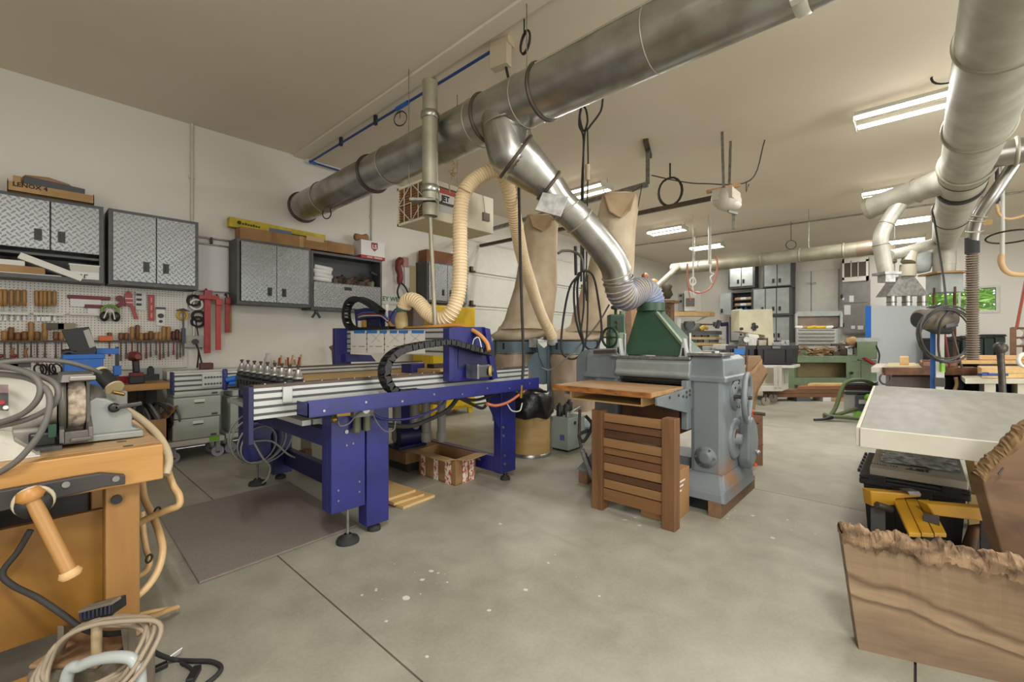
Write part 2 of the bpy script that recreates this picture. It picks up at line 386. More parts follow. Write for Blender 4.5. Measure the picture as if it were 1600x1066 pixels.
for xx in (gx0 - .06, gx1 + .06): tr.box((xx - .03, WY - .09, 0), (xx + .03, WY - .01, 2.9))
kid(ob('door_track', tr, STEEL, origin=(0, 0, 0)), dr)
kid(ob('bottom_seal', MB().box((gx0, WY - .06, 0), (gx1, WY - .01, .03)), BLKR, origin=(0, 0, 0)), dr)
# tall service double door on the far wall
a, b = U(1243, 405, X=WX - .03), U(1310, 405, X=WX - .03)
m_ = (a.y + b.y) / 2 + .12
d2 = st('door_2', MB().box((WX - .05, m_ + .01, .02), (WX, a.y, 3.1)), WHTM, bev=.004)
kid(ob('door_leaf', MB().box((WX - .05, b.y, .02), (WX, m_ - .01, 3.1)), WHTM, origin=(0, 0, 0), bev=.004), d2)
hn = MB()
for z in (.5, 1.75, 2.75):
    for s in (-1, 1): hn.cbox((WX - .07, m_ + s * .06, z), (.04, .1, .05))
kid(ob('door_hinge', hn, STEEL, origin=(0, 0, 0)), d2)

# tube light fixtures
def fixture(x, y, first=None):
    t = thing('ceiling_light', 'x', 'light', (x, y, CEIL), 0, 'twin tube ceiling lights')
    z = CEIL - .1
    for s in (-1, 1):
        c = x + s * .14
        ob('housing', MB().prism([(c - .034, y - .37, z - .012), (c - .022, y - .37, z + .03), (c + .022, y - .37, z + .03), (c + .034, y - .37, z - .012), (c + .03, y - .37, z - .012), (c + .018, y - .37, z), (c - .018, y - .37, z), (c - .03, y - .37, z - .012)], (0, .74, 0)), WHTM, t)
    for s in (-1, 1): ob('end_plate', MB().box((x - .18, y + s * .372 - .006, z - .05), (x + .18, y + s * .372 + .006, z + .035)), WHTM, t, bev=.002)
    for s in (-1, 1):
        ob('tube', MB().cyl((x + s * .14, y - .35, z - .025), (x + s * .14, y + .35, z - .025), .02, n=10), TUBE, t)
    for s in (-1, 1): ob('hook', MB().cyl((x, y + s * .372, z + .03), (x, y + s * .372, CEIL), .004, n=6), STEEL, t)
    return t
FX = fixture(*LAMPS[0])
labs = ['twin tube ceiling light beside the largest right-hand duct, biggest of all lights in view', 'twin tube ceiling light right behind the capped grey branch duct',
        'small lit ceiling light above the branch duct drop and the grey duct post', 'farthest ceiling light above the three-port hood, just over the far duct',
        'twin tube ceiling light behind the right cloth filter bag top', 'twin tube ceiling light below the white garage door opener',
        'twin tube ceiling light directly above the red coiled air lines', 'ceiling light over the far wall cabinets beyond the long thin duct']
FX['label'] = labs[0]
for i, (lx, ly) in enumerate(LAMPS + LAMPS2):
    if i == 0: continue
    if i < 8: dup(FX, (lx, ly, CEIL), label=labs[i])
# ================================================================ ducts and hanging things
def resample(pts, step):
    pts = [Vector(p) for p in pts]; cum = [0]
    for a, b in zip(pts, pts[1:]): cum.append(cum[-1] + (b - a).length)
    n = max(2, round(cum[-1] / step)); out = []; k = 0
    for i in range(n + 1):
        t = cum[-1] * i / n
        while k < len(pts) - 2 and cum[k + 1] < t: k += 1
        out.append(pts[k].lerp(pts[k + 1], min(1, (t - cum[k]) / max(1e-9, cum[k + 1] - cum[k]))))
    return out
def ribbed(pts, r, step=.012, n=12, depth=.1):
    p = resample(pts, step)
    return MB().tube(p, [r * (1 if i % 2 else 1 - depth) for i in range(len(p))], n)
def ribs(parent, pts, r, step, m, thick=.006):
    p = resample(pts, step); mb = MB()
    for a, b in zip(p, p[1:]):
        if (b - a).length > 1e-6: mb.ring(a.lerp(b, .5), b - a, r, thick, 16, 4)
    o = ob('hose_rib', MB().add([v - parent.location for v in mb.v], mb.f, True), m, parent, local=True); o['kind'] = 'stuff'; return o
def bands(mbs, p0, d, ts, R, r=.012):
    for t in ts: mbs.ring(Vector(p0) + Vector(d) * t, d, R, r)
    return mbs

# ---- big left duct, level, across the room
DX, DZ, DR = 2.37, 2.885, .18
yl = U(474, 317, X=DX).y
def dy(px): r = FW + RT * ((px - 800) / F); return DX * r.y / r.x
t = thing('round_duct', 'large galvanised round duct crossing high from the left wall with a wye branch', 'duct', (DX, 2.26, DZ))
ob('duct_pipe', MB().cyl((DX, yl, DZ), (DX, dy(690), DZ), DR * .97, n=40), GALV, t)
ob('duct_pipe', MB().cyl((DX, dy(690), DZ), (DX, dy(858), DZ), DR, n=40), GALV, t)
ob('duct_pipe', MB().cyl((DX, dy(858), DZ), (DX, -.62, DZ), DR * 1.01, n=40), GALV, t)
for px in (468, 583, 762, 850):
    ob('clamp_ring', MB().ring((DX, dy(px) if px > 470 else yl, DZ), (0, 1, 0), DR * 1.01, .014, 40), IRON, t)
for px in (507, 612, 690, 748, 820, 1022):
    ob('seam_ring', MB().ring((DX, dy(px), DZ), (0, 1, 0), DR * 1.0, .005, 40), GALVD, t)
ob('band_clamp', MB().lathe([(DR * 1.03, -.03), (DR * 1.06, -.02), (DR * 1.06, .02), (DR * 1.03, .03)], (DX, dy(1252), DZ), (0, 1, 0), 40).cbox((DX - .1, dy(1252), DZ - DR), (.04, .05, .05)), WHTM, t)
ob('long_seam', MB().box((DX - .155, -.6, DZ + .098), (DX - .145, dy(858), DZ + .112)), GALVD, t)
# wye branch and reducer
p0 = V(DX, dy(790), DZ)
e1, e2, e3 = U(800, 240, d=3.26), U(857, 290, d=3.34), U(872, 312, d=3.36)
br = MB()
ax = (e1 - p0)
rings = []
br.tube(curve([p0 + V(0, .05, .02), p0.lerp(e1, .5) + V(-.01, .02, .03), e1, e1.lerp(e2, .12)], 5), [DR * .98] * 13 + [DR * .98] * 3, 32)
br.tube([e1.lerp(e2, .1), e1.lerp(e2, .25), e2], [DR, DR * .95, .118], 32)
ob('wye_branch', br, GALV, t)
ob('clamp_ring', MB().ring(e1.lerp(e2, .1), e2 - e1, DR * .99, .014, 32), IRON, t)
ob('clamp_ring', MB().ring(e2, e2 - e1, .122, .013, 32), IRON, t)
ob('seam_ring', MB().ring(p0.lerp(e1, .35), ax, DR * 1.03, .006, 32), GALVD, t)
# blast gate with square plate
gdir = (e3 - e2).normalized(); side = gdir.cross(UP).normalized(); gup = side.cross(gdir)
gq = [U(836, 328, d=3.19), U(848, 300, d=3.2), U(889, 307, d=3.24), U(876, 339, d=3.23)]
ga = MB().prism(gq, FW * .02)
ob('blast_gate', ga, STEEL, t, bev=.003)
c1 = U(905, 345, d=3.42); c2 = U(935, 378, d=3.5); c3 = U(958, 410, d=3.57); c4 = U(966, 438, d=3.62)
ob('drop_pipe', MB().tube(curve([e2 + gdir * .01, e3 + gdir * .05, c1, c2, c3, c4], 5), .118, 28), GALV, t)
for a_, d_ in ((e3 + gdir * .1, gdir), (c1, c2 - e3), (c4.lerp(c3, .3), c4 - c3)):
    ob('seam_ring', MB().ring(a_, d_, .12, .007, 28), GALVD, t)
ob('hose_clamp', MB().ring(c4, c4 - c3, .124, .006, 28).cbox(c4 - side * .13, (.05, .02, .02)), STEEL, t)
rd = MB()
for px in (1034, 823): rd.cyl((DX, dy(px), DZ + DR), (DX, dy(px), CEIL), .004, n=6)
ob('hanger_rod', rd, STEEL, t)

# flexible hose to the hood
h = curve([c4, U(968, 452, d=3.64), U(978, 464, d=3.7), U(995, 456, d=3.78), U(1009, 457, d=3.82), U(1016, 470, d=3.84), U(1016, 486, d=3.85)], 8)
o = ob('flex_hose', MB().tube(h, .113, 24), mat('flex_hose_grey', '6f675e', .5, 0, '5f6f94', 3, det=2)); ribs(o, h, .113, .026, mat('flex_rib_tan', 'a39480', .5, 0, '7888a5', 3, det=2), .009); tag(o, 'ribbed grey flexible hose joining the galvanised drop pipe to the green hood', 'hose')

# ---- slim vertical pipe strapped in front of the big duct
q = U(672, 230, X=2.11); vx, vy = q.x, q.y
def zz(y_, px=672): return U(px, y_, X=2.11).z
t = thing('vertical_pipe', 'slim vertical galvanised pipe with open blast gate end in front of big duct', 'pipe', (vx, vy, zz(336)))
ob('upper_tube', MB().cyl((vx, vy, zz(183)), (vx, vy, zz(128)), .058, n=24), GALVD, t)
ob('lower_tube', MB().cyl((vx, vy, zz(312)), (vx, vy, zz(183)), .061, n=24), GALVD, t)
for y_ in (181, 296): ob('collar', MB().lathe([(.062, -.03), (.072, -.02), (.072, .02), (.062, .03)], (vx, vy, zz(y_)), n=24), GALV, t)
ob('gate_plate', MB().cbox((vx - .03, vy + .04, zz(314)), (.2, .11, .02), AX - PI / 2), STEEL, t)
ob('outlet_cup', MB().lathe([(.058, .0), (.06, .09), (.05, .1), (.05, .03)], (vx, vy, zz(338)), n=24), GALVD, t)

# ---- air filter box
X0, Y0 = 2.17, 2.91; X1, Y1 = X0 + .76, Y0 + .43; zb = U(667, 340, X=X0).z; zt = zb + .33
t = thing('air_filter', 'cream hanging air filtration box with rust-brown louvred intake grille', 'air filter', (X0 + .4, Y0 + .2, zb))
ob('casing', MB().box((X0 + .03, Y0, zb), (X1, Y1, zt)), mat('filter_cream', 'cfc9b2', .45), t, bev=.006)
ob('intake_back', MB().box((X0 + .02, Y0 + .02, zb + .02), (X0 + .029, Y1 - .02, zt - .02)), mat('filter_dark', '3a2a1e', .9), t)
for i in range(13):
    z = zb + .03 + i * .0225
    ob('louvre', MB().cbox((X0 + .012, (Y0 + Y1) / 2, z), (.016, .39, .006), 0, .5), mat('filter_slat', '9a6d43', .8) if i == 0 else MATS['filter_slat'], t)
gw = MB(); yc, zc = (Y0 + Y1) / 2, (zb + zt) / 2
for a_, b_ in (((0, -.19), (-.16, 0)), ((-.16, 0), (0, .19)), ((0, .19), (.16, 0)), ((.16, 0), (0, -.19)), ((-.16, -.1), (.16, -.1)), ((-.16, 0), (.16, 0)), ((-.16, .1), (.16, .1)), ((0, -.19), (0, .19))):
    gw.cyl((X0 - .004, yc + a_[1], zc + a_[0]), (X0 - .004, yc + b_[1], zc + b_[0]), .004, n=6)
ob('wire_guard', gw, WHTM, t)
fm = MB(); 
for a_, b_ in (((Y0, zb), (Y1, zb + .02)), ((Y0, zt - .02), (Y1, zt)), ((Y0, zb), (Y0 + .02, zt)), ((Y1 - .02, zb), (Y1, zt))): fm.box((X0, a_[0], a_[1]), (X0 + .03, b_[0], b_[1]))
ob('intake_frame', fm, MATS['filter_cream'], t)
sx = U(686, 300, Y=Y0).x; sx1 = U(710, 300, Y=Y0).x; s0, s1 = U(690, 331, Y=Y0).z, U(690, 292, Y=Y0).z
ob('name_plate', MB().box((sx, Y0 - .003, s0 + .06), (sx1 + .04, Y0, s1)), mat('plate_dark', '45443f', .5), t)
lx0, lx1, lz0, lz1 = sx + .0, sx1 + .0, s0 + .082, s1 - .014
ob('logo_patch', MB().box((lx0, Y0 - .006, lz0), (lx1, Y0 - .003, lz1)), PAPER, t)
ob('logo_band', MB().box((lx0, Y0 - .0075, lz0 + (lz1 - lz0) * .62), (lx1, Y0 - .006, lz1)), mat('logo_red', 'b5544c', .5), t)
text('JET', (lx0 + .02, Y0 - .0078, lz0 + .012), (1, 0, 0), UP, .062, BLK, t, bold=.003)
ob('spec_label', MB().box((sx, Y0 - .003, s0), (sx1 + .04, Y0, s0 + .058)), mat('label_grey', 'b9b8b2', .6), t)
a = U(757, 340, Y=Y0); ob('switch_box', MB().box((a.x - .03, Y0 - .02, a.z - .03), (a.x + .05, Y0, a.z + .04)), mat('switch_brown', '6b5c50', .5), t)
ob('pull_cord', MB().cyl((a.x, Y0 - .012, a.z), (a.x - .03, Y0 - .012, zt), .003, n=6), IRON, t)
ch = MB()
for xx in (X0 + .1, X1 - .1): ch.cyl((xx, Y1 - .03, zt), (xx, Y1 - .03, CEIL), .004, n=6)
ob('hanging_chain', ch, STEEL, t)

# ---- cream hose draped over a cord: dust collector > cord > router head
hp = curve([U(863, 527, d=5.4), U(845, 490, d=5.15), U(828, 440, d=4.6), U(816, 400, d=4.25), U(806, 350, d=3.9), U(796, 300, d=3.68), U(783, 268, d=3.62), U(766, 268, d=3.58), U(742, 281, d=3.55), U(724, 304, d=3.5), U(719, 345, d=3.5),
            U(719, 410, d=3.5), U(716, 460, d=3.5), U(704, 490, d=3.5), U(686, 500, d=3.54), U(668, 489, d=3.6), U(654, 473, d=3.66), U(642, 468, d=3.7), U(634, 473, d=3.74), U(631, 482, d=3.75)], 8)
o = ob('ribbed_hose', MB().tube(hp, .056, 16), CREAM); ribs(o, hp, .056, .024, mat('cream_rib', 'e6d2ae', .4), .0065); tag(o, 'long cream ribbed hose looping down to the router head from above', 'hose')
cd = MB(); a = U(708, 272, d=3.45)
cd.tube([U(708, 252, d=3.4), a, U(702, 290, d=3.45), U(703, 303, d=3.42)], .005, 6).tube([a, U(716, 292, d=3.4), U(735, 302, d=3.42)], .005, 6)
cd.sph(a, .02, 8, 6)
cd.tube(curve([U(706, 250, d=3.45), U(712, 262, d=3.42), U(700, 268, d=3.42), U(714, 270, d=3.42)], 5), .004, 6).cyl(U(706, 252, d=3.45), V(DX, U(706, 252, d=3.45).y, DZ - DR), .004, n=6)
o = ob('hanging_cord', cd, mat('knotted_cord', '8a7a5c', .9)); o.name = 'knotted_cord'; tag(o, 'knotted cord tied below the big duct holding up the cream hose', 'cord')

# ---- blue air pipe under the ceiling
a, b, c = U(485, 253, Z=3.52), U(765, 82, Z=3.52), U(560, 276, Z=3.5)
t = thing('blue_air_pipe', 'thin dark blue compressed air pipe running below the ceiling to a pale box', 'pipe', (a.x, a.y, 3.5))
ob('pipe', MB().cyl(a, b, .013, n=10), mat('air_pipe_blue', '1d3f7d', .4), t)
ob('pipe', MB().cyl(a, c, .013, n=10), MATS['air_pipe_blue'], t)
ob('elbow_fitting', MB().sph(a, .022).cyl(a, a + (c - a).normalized() * .07, .02, n=10), BLUEP, t)
for k_ in (.25, .48, .78):
    p = a.lerp(b, k_); ob('pipe_clip', MB().cbox(p + V(0, 0, .02), (.03, .035, .1)), BLKR, t)
ob('coupling', MB().cyl(a.lerp(b, .6), a.lerp(b, .66), .021, n=10), BLUEP, t)
q = U(785, 80, d=3.55)
t = thing('junction_box', 'pale beige electrical junction box hung under the ceiling by the blue pipe', 'junction box', (q.x, q.y, q.z))
zc = U(785, 108, d=3.55).z
ob('upper_case', MB().cbox((q.x, q.y, q.z + .09), (.1, .17, .13), .2), mat('box_beige', 'b7a98c', .5), t, bev=.004)
ob('lower_case', MB().cbox((q.x - .02, q.y, q.z - .06), (.08, .16, .17), .2), mat('box_beige_light', 'b9ae96', .5), t, bev=.004)
ob('cable_stub', MB().cyl((q.x, q.y - .04, zc), (q.x + .03, q.y - .06, zc - .16), .011, n=8), BLK, t)
ob('bracket', MB().cyl((q.x, q.y, q.z + .15), (q.x, q.y, CEIL), .01, n=8), STEEL, t)

def coil(name, px, py, d, R, label, m=None, n=3, tilt=.3, r=.004, up_to=None, cat='wire coil', sq=1.0):
    c = U(px, py, d=d); mb = MB(); nrm = FW * math.cos(tilt) + RT * math.sin(tilt)
    a_ = UP; b_ = nrm.cross(UP).normalized(); pts = []
    for i in range(n * 20 + 1):
        th = 2 * PI * i / 20; k_ = 1 + .06 * math.sin(i * .37)
        pts.append(c + (a_ * math.cos(th) * R * k_ + b_ * math.sin(th) * R * sq * k_) + nrm * .006 * (i / 20))
    mb.tube(pts, r, 6)
    if up_to is not None: mb.tube([c + a_ * R, V(c.x, c.y, up_to)], r, 6)
    o = ob(name, mb, m or IRON); tag(o, label, cat); return o
coil('wire_coil', 625, 185, 4.6, .075, 'small loop of spare wire hung from the blue pipe', up_to=3.5)
coil('wire_coil', 819, 66, 3.3, .075, 'oval loop of dark wire hung from the ceiling beside the junction box', BLKR, 3, 1.1, .006, CEIL)
coil('wire_coil', 510, 334, 5.2, .06, 'small ring of thin wire hung at the capped end of the big duct', BLKR, 2, .3, .006, 2.9)
coil('cable_coil', 1047, 300, 6.0, .19, 'large loose coil of black cable hung under ceiling left of the door opener', BLKR, 3, .5, .011, CEIL, 'cable coil', .8)
coil('wire_coil', 1236, 383, 9.0, .09, 'tiny wire ring hung above the long thin far duct', IRON, 2, .3, .006, CEIL)
coil('wire_coil', 1490, 110, 3.9, .1, 'loop of stiff black wire hung beside the large right-hand duct', BLKR, 2, 1.0, .006, CEIL, sq=1.5)

# ---- black cord bundle hung from the ceiling, coiled low
d_ = 3.9
t = thing('hanging_cables', 'bundle of black power cords hanging from the ceiling and looped beside the filter bags', 'cables', U(917, 480, d=d_))
cb = lambda pts, r=.009: MB().tube(curve([U(x_, y_, d=d_ + .02 * (i % 3)) for i, (x_, y_) in enumerate(pts)], 6), r, 8)
ob('cord', cb([(942, 154), (938, 175), (920, 200), (913, 215), (911, 300), (912, 420), (917, 470)]), BLKR, t)
ob('cord', cb([(908, 170), (906, 185), (912, 205), (918, 190), (915, 170), (908, 168), (905, 195), (912, 220), (909, 300), (908, 440)]), BLKR, t)
ob('cord', cb([(918, 200), (919, 260), (918, 300), (916, 440)], .007), BLKR, t)
ob('plug', MB().cyl(U(918, 258, d=d_), U(918, 282, d=d_), .022, n=12), mat('plug_cream', 'a89a7c', .5), t)
ob('cord_loop', cb([(906, 428), (890, 450), (880, 500), (877, 545), (888, 560), (903, 558), (912, 540), (905, 500), (902, 450), (908, 425), (926, 430), (935, 470), (940, 520), (930, 545), (914, 540), (900, 500), (897, 450), (905, 426)], .01), BLKR, t)
ob('cord_loop', cb([(912, 428), (912, 480), (908, 520), (914, 542), (918, 500), (918, 430)], .008), BLKR, t)
ob('cord_tail', cb([(952, 476), (935, 505), (910, 535), (885, 560), (860, 578), (846, 575)], .008), CABLE, t)
ob('cord_tail', cb([(872, 396), (880, 392), (895, 393), (908, 402), (912, 425)], .012), CABLE, t)
ob('chain', MB().cyl(U(899, 385, d=4.1), U(900, 430, d=4.1), .015, n=8), BLKR, t)
ob('ceiling_hook', MB().cyl(U(909, 170, d=d_), V(U(909, 170, d=d_).x, U(909, 170, d=d_).y, CEIL), .005, n=6), STEEL, t)
# single black cord dropping to the router beam
a = U(800, 275, d=3.5)
pc = U(826, 602, Y=2.3)
o = ob('drop_cord', MB().tube(curve([V(U(811, 285, d=3.7).x, U(811, 285, d=3.7).y, 2.72), U(811, 300, d=3.68), U(813, 400, d=3.65), U(816, 500, d=3.62), U(818, 560, d=3.58), U(815, 604, d=3.52), U(812, 615, d=3.5)], 5), .012, 8), BLKR); tag(o, 'straight black air line dropping from above to the blue beam end', 'air line')

# ---- ceiling strut with T bracket and opener
a, b = U(742, 366, X=5.2), U(1012, 288, X=5.2)
t = thing('hanging_strut', 'long bare steel strut with a perforated T bracket holding the filter bags', 'strut', (5.2, b.y, b.z))
ob('strut_bar', MB().beam(a, b, .045, .06), STEEL, t)
ob('t_post', MB().beam(b, V(5.2, b.y, CEIL - .03), .05, .012, (1, 0, 0)), STEEL, t)
ob('t_head', MB().cbox((5.2, b.y, CEIL - .022), (.52, .06, .04), .35), IRON, t)
ob('t_post', MB().beam(a, V(5.2, a.y, CEIL), .05, .012, (1, 0, 0)), STEEL, t)
ox = 5.55
oc = U(1135, 313, X=ox)
t = thing('door_opener', 'grey-white garage door opener unit hung under the ceiling on straps', 'door opener', oc)
s = .0
ob('motor_case', MB().lathe([(.02, -.17), (.1, -.165), (.125, -.08), (.125, .08), (.1, .165), (.02, .17)], oc, (1, -.2, 0), 16).cbox(oc + V(0, 0, .04), (.33, .22, .12)), mat('opener_grey', 'b3ab9c', .5), t)
ob('light_lens', MB().sph(oc + V(.05, -.05, -.06), .1, 12, 6, (1.2, 1, .6)), mat('opener_lens', 'c8c0b0', .3), t)
ob('rail', MB().beam(oc + V(0, .1, .06), V(ox, WY - .1, oc.z + .06), .05, .05), IRON, t)
sp = MB()
for dx in (-.1, .1): sp.beam(oc + V(dx, 0, .1), V(oc.x + dx * 1.6, oc.y, CEIL), .03, .006)
ob('hanging_strap', sp, STEEL, t)
ob('safety_arm', MB().beam(oc + V(.1, -.05, -.05), U(1146, 358, d=5.2), .035, .02).beam(U(1138, 330, d=5.2), U(1152, 334, d=5.2), .03, .03), STEEL, t)
ob('support_board', MB().beam(U(1105, 300, d=5.2), U(1156, 289, d=5.2), .04, .04), CARD, t)
o = ob('ceiling_conduit', MB().cyl(U(985, 385, Z=3.53), U(1600, 301, Z=3.53) + V(0, -1, 0), .016, n=8), STEEL); tag(o, 'thin pale conduit running straight across under the far ceiling', 'conduit')
o = ob('slack_wire', MB().tube(curve([U(1018, 274, d=5.3), U(1060, 283, d=5.3), U(1100, 287, d=5.3), U(1172, 282, d=5.3), V(U(1195, 266, d=5.3).x, U(1195, 266, d=5.3).y, CEIL)], 6), .007, 6).tube([U(1166, 284, d=5.3), U(1166, 300, d=5.3), U(1170, 288, d=5.3)], .006, 6), BLKR); tag(o, 'black slack wire strung from the T bracket to the ceiling', 'wire')

# ---- right-hand duct system
RY, RZ, RR = -.37, 2.89, .2
def rx(d): return d   # X along the duct
def RXp(y_): return ((RZ - CZ) * F / (HY - y_))
def rpt(y_):
    d = RXp(y_); X_ = (d - RY * FW.y) / FW.x; return V(X_, RY, RZ)
e = rpt(374)
t = thing('right_duct', 'large pale galvanised duct running away along the right side with several drops', 'duct', (e.x, RY, RZ))
ob('duct_pipe', MB().cyl((2.57, RY, RZ), rpt(52), RR * 1.04, n=36), GALVR, t)
ob('duct_pipe', MB().cyl(rpt(52), rpt(198), RR * 1.02, n=36), GALVR, t)
ob('duct_pipe', MB().cyl(rpt(198), rpt(300), RR * .97, n=36), GALVR, t)
ob('duct_pipe', MB().cyl(rpt(300), rpt(345), RR * .92, n=36), GALVR, t)
ob('duct_pipe', MB().cyl(rpt(345), e, RR * .92, RR * .8, n=36), GALVR, t)
for y_ in (50, 196, 256): ob('clamp_ring', MB().ring(rpt(y_), (1, 0, 0), RR * 1.02, .018, 36), GALVD, t)
ob('black_band', MB().lathe([(RR * .98, 0), (RR * 1.02, .01), (RR * 1.02, .17), (RR * .98, .18)], rpt(286), (1, 0, 0), 36), BLKR, t)
for y_ in (68, 268, 336): ob('seam_ring', MB().ring(rpt(y_), (1, 0, 0), RR * .98, .006, 36), IRON, t)
ob('end_elbow', MB().tube(curve([e, e + V(.18, 0, -.04), e + V(.27, 0, -.18), e + V(.27, 0, -.4)], 6), RR * .78, 28), GALVR, t)
ob('hanger', MB().cyl(rpt(200) + V(0, 0, RR), V(rpt(200).x, RY, CEIL), .006, n=6).cyl(rpt(330) + V(0, 0, RR), V(rpt(330).x, RY, CEIL), .006, n=6), STEEL, t)
# left branch with capped end and a drop
b0 = rpt(272); b1 = U(1432, 298, d=5.2); b2 = U(1362, 324, d=5.6)
ob('branch_pipe', MB().tube([b0, b1, b2], [.15, .13, .13], 28), GALVR, t)
ob('branch_cap', MB().cyl(b2, b2 + (b2 - b1).normalized() * .05, .14, n=28), GALVD, t)
ob('clamp_ring', MB().ring(b1, b2 - b1, .135, .014, 28), GALVD, t)
dp = curve([U(1418, 303, d=5.3), U(1400, 327, d=5.36), U(1385, 350, d=5.4), U(1376, 372, d=5.42), U(1379, 400, d=5.42), U(1385, 428, d=5.42)], 5)
ob('drop_pipe', MB().tube(dp, .08, 24), GALVR, t)
for k_ in (10, 17): ob('seam_ring', MB().ring(dp[k_], dp[k_ + 1] - dp[k_], .082, .006, 24), GALVD, t)
ob('drop_gate', MB().cbox(dp[-1], (.2, .2, .03), AX).cbox(dp[-1] - V(0, 0, .06), (.12, .12, .09), AX), STEEL, t)
# right branch: crossing pipe, drop and brown flex hose
r0 = rpt(250); r1 = V(r0.x, r0.y - 1.6, r0.z - .02)
ob('branch_pipe', MB().cyl(r0, r1, .11, n=24), GALV, t)
rc = U(1588, 240, X=r0.x)
ob('clamp_ring', MB().ring(V(r0.x, rc.y, r0.z), (0, 1, 0), .115, .016, 24), GALVD, t)
s1 = curve([U(1584, 258, d=r0.x / 1.45), U(1555, 300, d=4.2), U(1532, 333, d=4.3), U(1524, 352, d=4.35), U(1520, 376, d=4.4)], 5)
ob('drop_pipe', MB().tube(s1, .052, 20), GALV, t)
for k_ in (11, 13, 17): ob('collar', MB().ring(s1[k_], s1[k_ + 1] - s1[k_], .056, .009, 20), GALVD, t)
ob('gate_knob', MB().beam(U(1528, 349, d=4.35), U(1550, 346, d=4.3), .05, .02, (0, 1, 0)), CARDL, t)
o = ob('brown_flex_hose', ribbed([U(1519, 394, d=4.41), U(1519, 420, d=4.42), U(1520, 562, d=4.45)], .045, .014, 16, .14), mat('flex_brown', '5d5044', .6, 0, '4f453a', 6)); ribs(o, [U(1519, 394, d=4.41), U(1519, 420, d=4.42), U(1520, 562, d=4.45)], .047, .024, mat('flex_brown_rib', '82725f', .6), .006); o.name = 'brown_flex_hose'; ob('tape_wrap', MB().cyl(U(1519, 371, d=4.4), U(1519, 396, d=4.41), .054, n=18), BLKR, o, local=True).location = -o.location; tag(o, 'brown ribbed flexible hose hanging straight in front of the strip window', 'hose')
# three port hood and its pipe
t = thing('port_hood', 'grey sheet metal hood with three short round ports below the far duct branch', 'hood', U(1418, 440, d=7.2))
dh = 7.2
hp_ = curve([e + V(-.05, .1, -.05), U(1441, 386, d=7.3), U(1415, 394, d=7.25), U(1390, 399, d=7.2)], 5)
ob('feed_pipe', MB().tube(hp_, .085, 20), GALVR, t)
ob('throat', MB().tube([U(1424, 395, d=7.22), U(1419, 410, d=7.2)], [.08, .1], 20).cyl(U(1419, 414, d=dh), U(1418, 432, d=dh), .11, n=20), mat('hood_tape', 'a39b89', .5, .3), t)
w0, w1 = U(1385, 463, d=dh), U(1452, 461, d=dh); t0, t1 = U(1407, 432, d=dh), U(1429, 432, d=dh); bk = FW * .22
ob('hood_body', MB().loft([[w0, w1, w1 + bk, w0 + bk], [t0, t1, t1 + bk, t0 + bk]]), STEEL, t, bev=.003)
for px in (1393, 1417, 1441):
    c = U(px, 463, d=dh + .1); ob('port', MB().cyl(c, c - V(0, 0, .16), .065, n=18), GALV, t)
    ob('port_ring', MB().ring(c - V(0, 0, .1), UP, .067, .006, 18), IRON, t)
ob('hood_hanger', MB().cyl(t0 + bk * .5, V((t0 + bk * .5).x, (t0 + bk * .5).y, CEIL), .006, n=6), STEEL, t)
# grey separator housing under the duct end
t = thing('dust_separator', 'grey dust separator on thin legs below the far end of the right duct', 'dust separator', (e.x + .3, e.y, 0))
c = e + V(.27, 0, -.4)
ob('inlet', MB().cyl(c + V(0, 0, .05), c - V(0, 0, .14), .15, n=24), GALVR, t)
ob('collar_board', MB().cbox(c - V(0, 0, .15), (.5, .5, .03), .5), CARDL, t)
ob('body', MB().cbox(c - V(0, 0, .33), (.34, .34, .32), .6), GREYL, t, bev=.01)
cy = U(1437, 410, d=7.9); ob('tank', MB().lathe([(.02, -.2), (.14, -.17), (.17, -.05), (.17, .15), (.1, .2), (.02, .21)], cy, UP, 20), GREYL, t)
lg = MB()
for dx in (-.13, .13):
    for dy_ in (-.13, .13): ob('leg', MB().cyl((c.x + dx, c.y + dy_, 0), (c.x + dx, c.y + dy_, c.z - .4), .015, n=8), RUST, t)
# thin far duct along the far wall
fxp = 9.7; f0 = U(1362, 395, X=fxp); f1 = U(1050, 415, X=fxp); fz = 2.76
t = thing('far_duct', 'long thin dusty duct crossing in front of the far cabinets and ending in an elbow', 'duct', (fxp, f0.y, fz))
ob('duct_pipe', MB().cyl((fxp, f0.y, fz), (fxp, f1.y, fz), .125, n=24), GALVD, t)
ob('elbow', MB().tube(curve([V(fxp, f0.y + .2, fz), V(fxp, f0.y - .02, fz), V(fxp - .03, f0.y - .17, fz - .08), V(fxp - .05, f0.y - .2, fz - .3)], 6), .13, 20), mat('elbow_brown', '9d8a78', .4, .6), t)
for px in (1093, 1190, 1250, 1318): ob('seam_ring', MB().ring(V(fxp, U(px, 400, X=fxp).y, fz), (0, 1, 0), .128, .012, 20), GALVD, t)
ob('side_branch', MB().cyl(U(1062, 415, X=fxp), U(1022, 452, d=8.6), .06, n=16), GALVD, t)
ob('hanger', MB().cyl((fxp, f0.y + .9, fz), (fxp, f0.y + .9, CEIL), .006, n=6).cyl((fxp, f1.y - .5, fz), (fxp, f1.y - .5, CEIL), .006, n=6), STEEL, t)
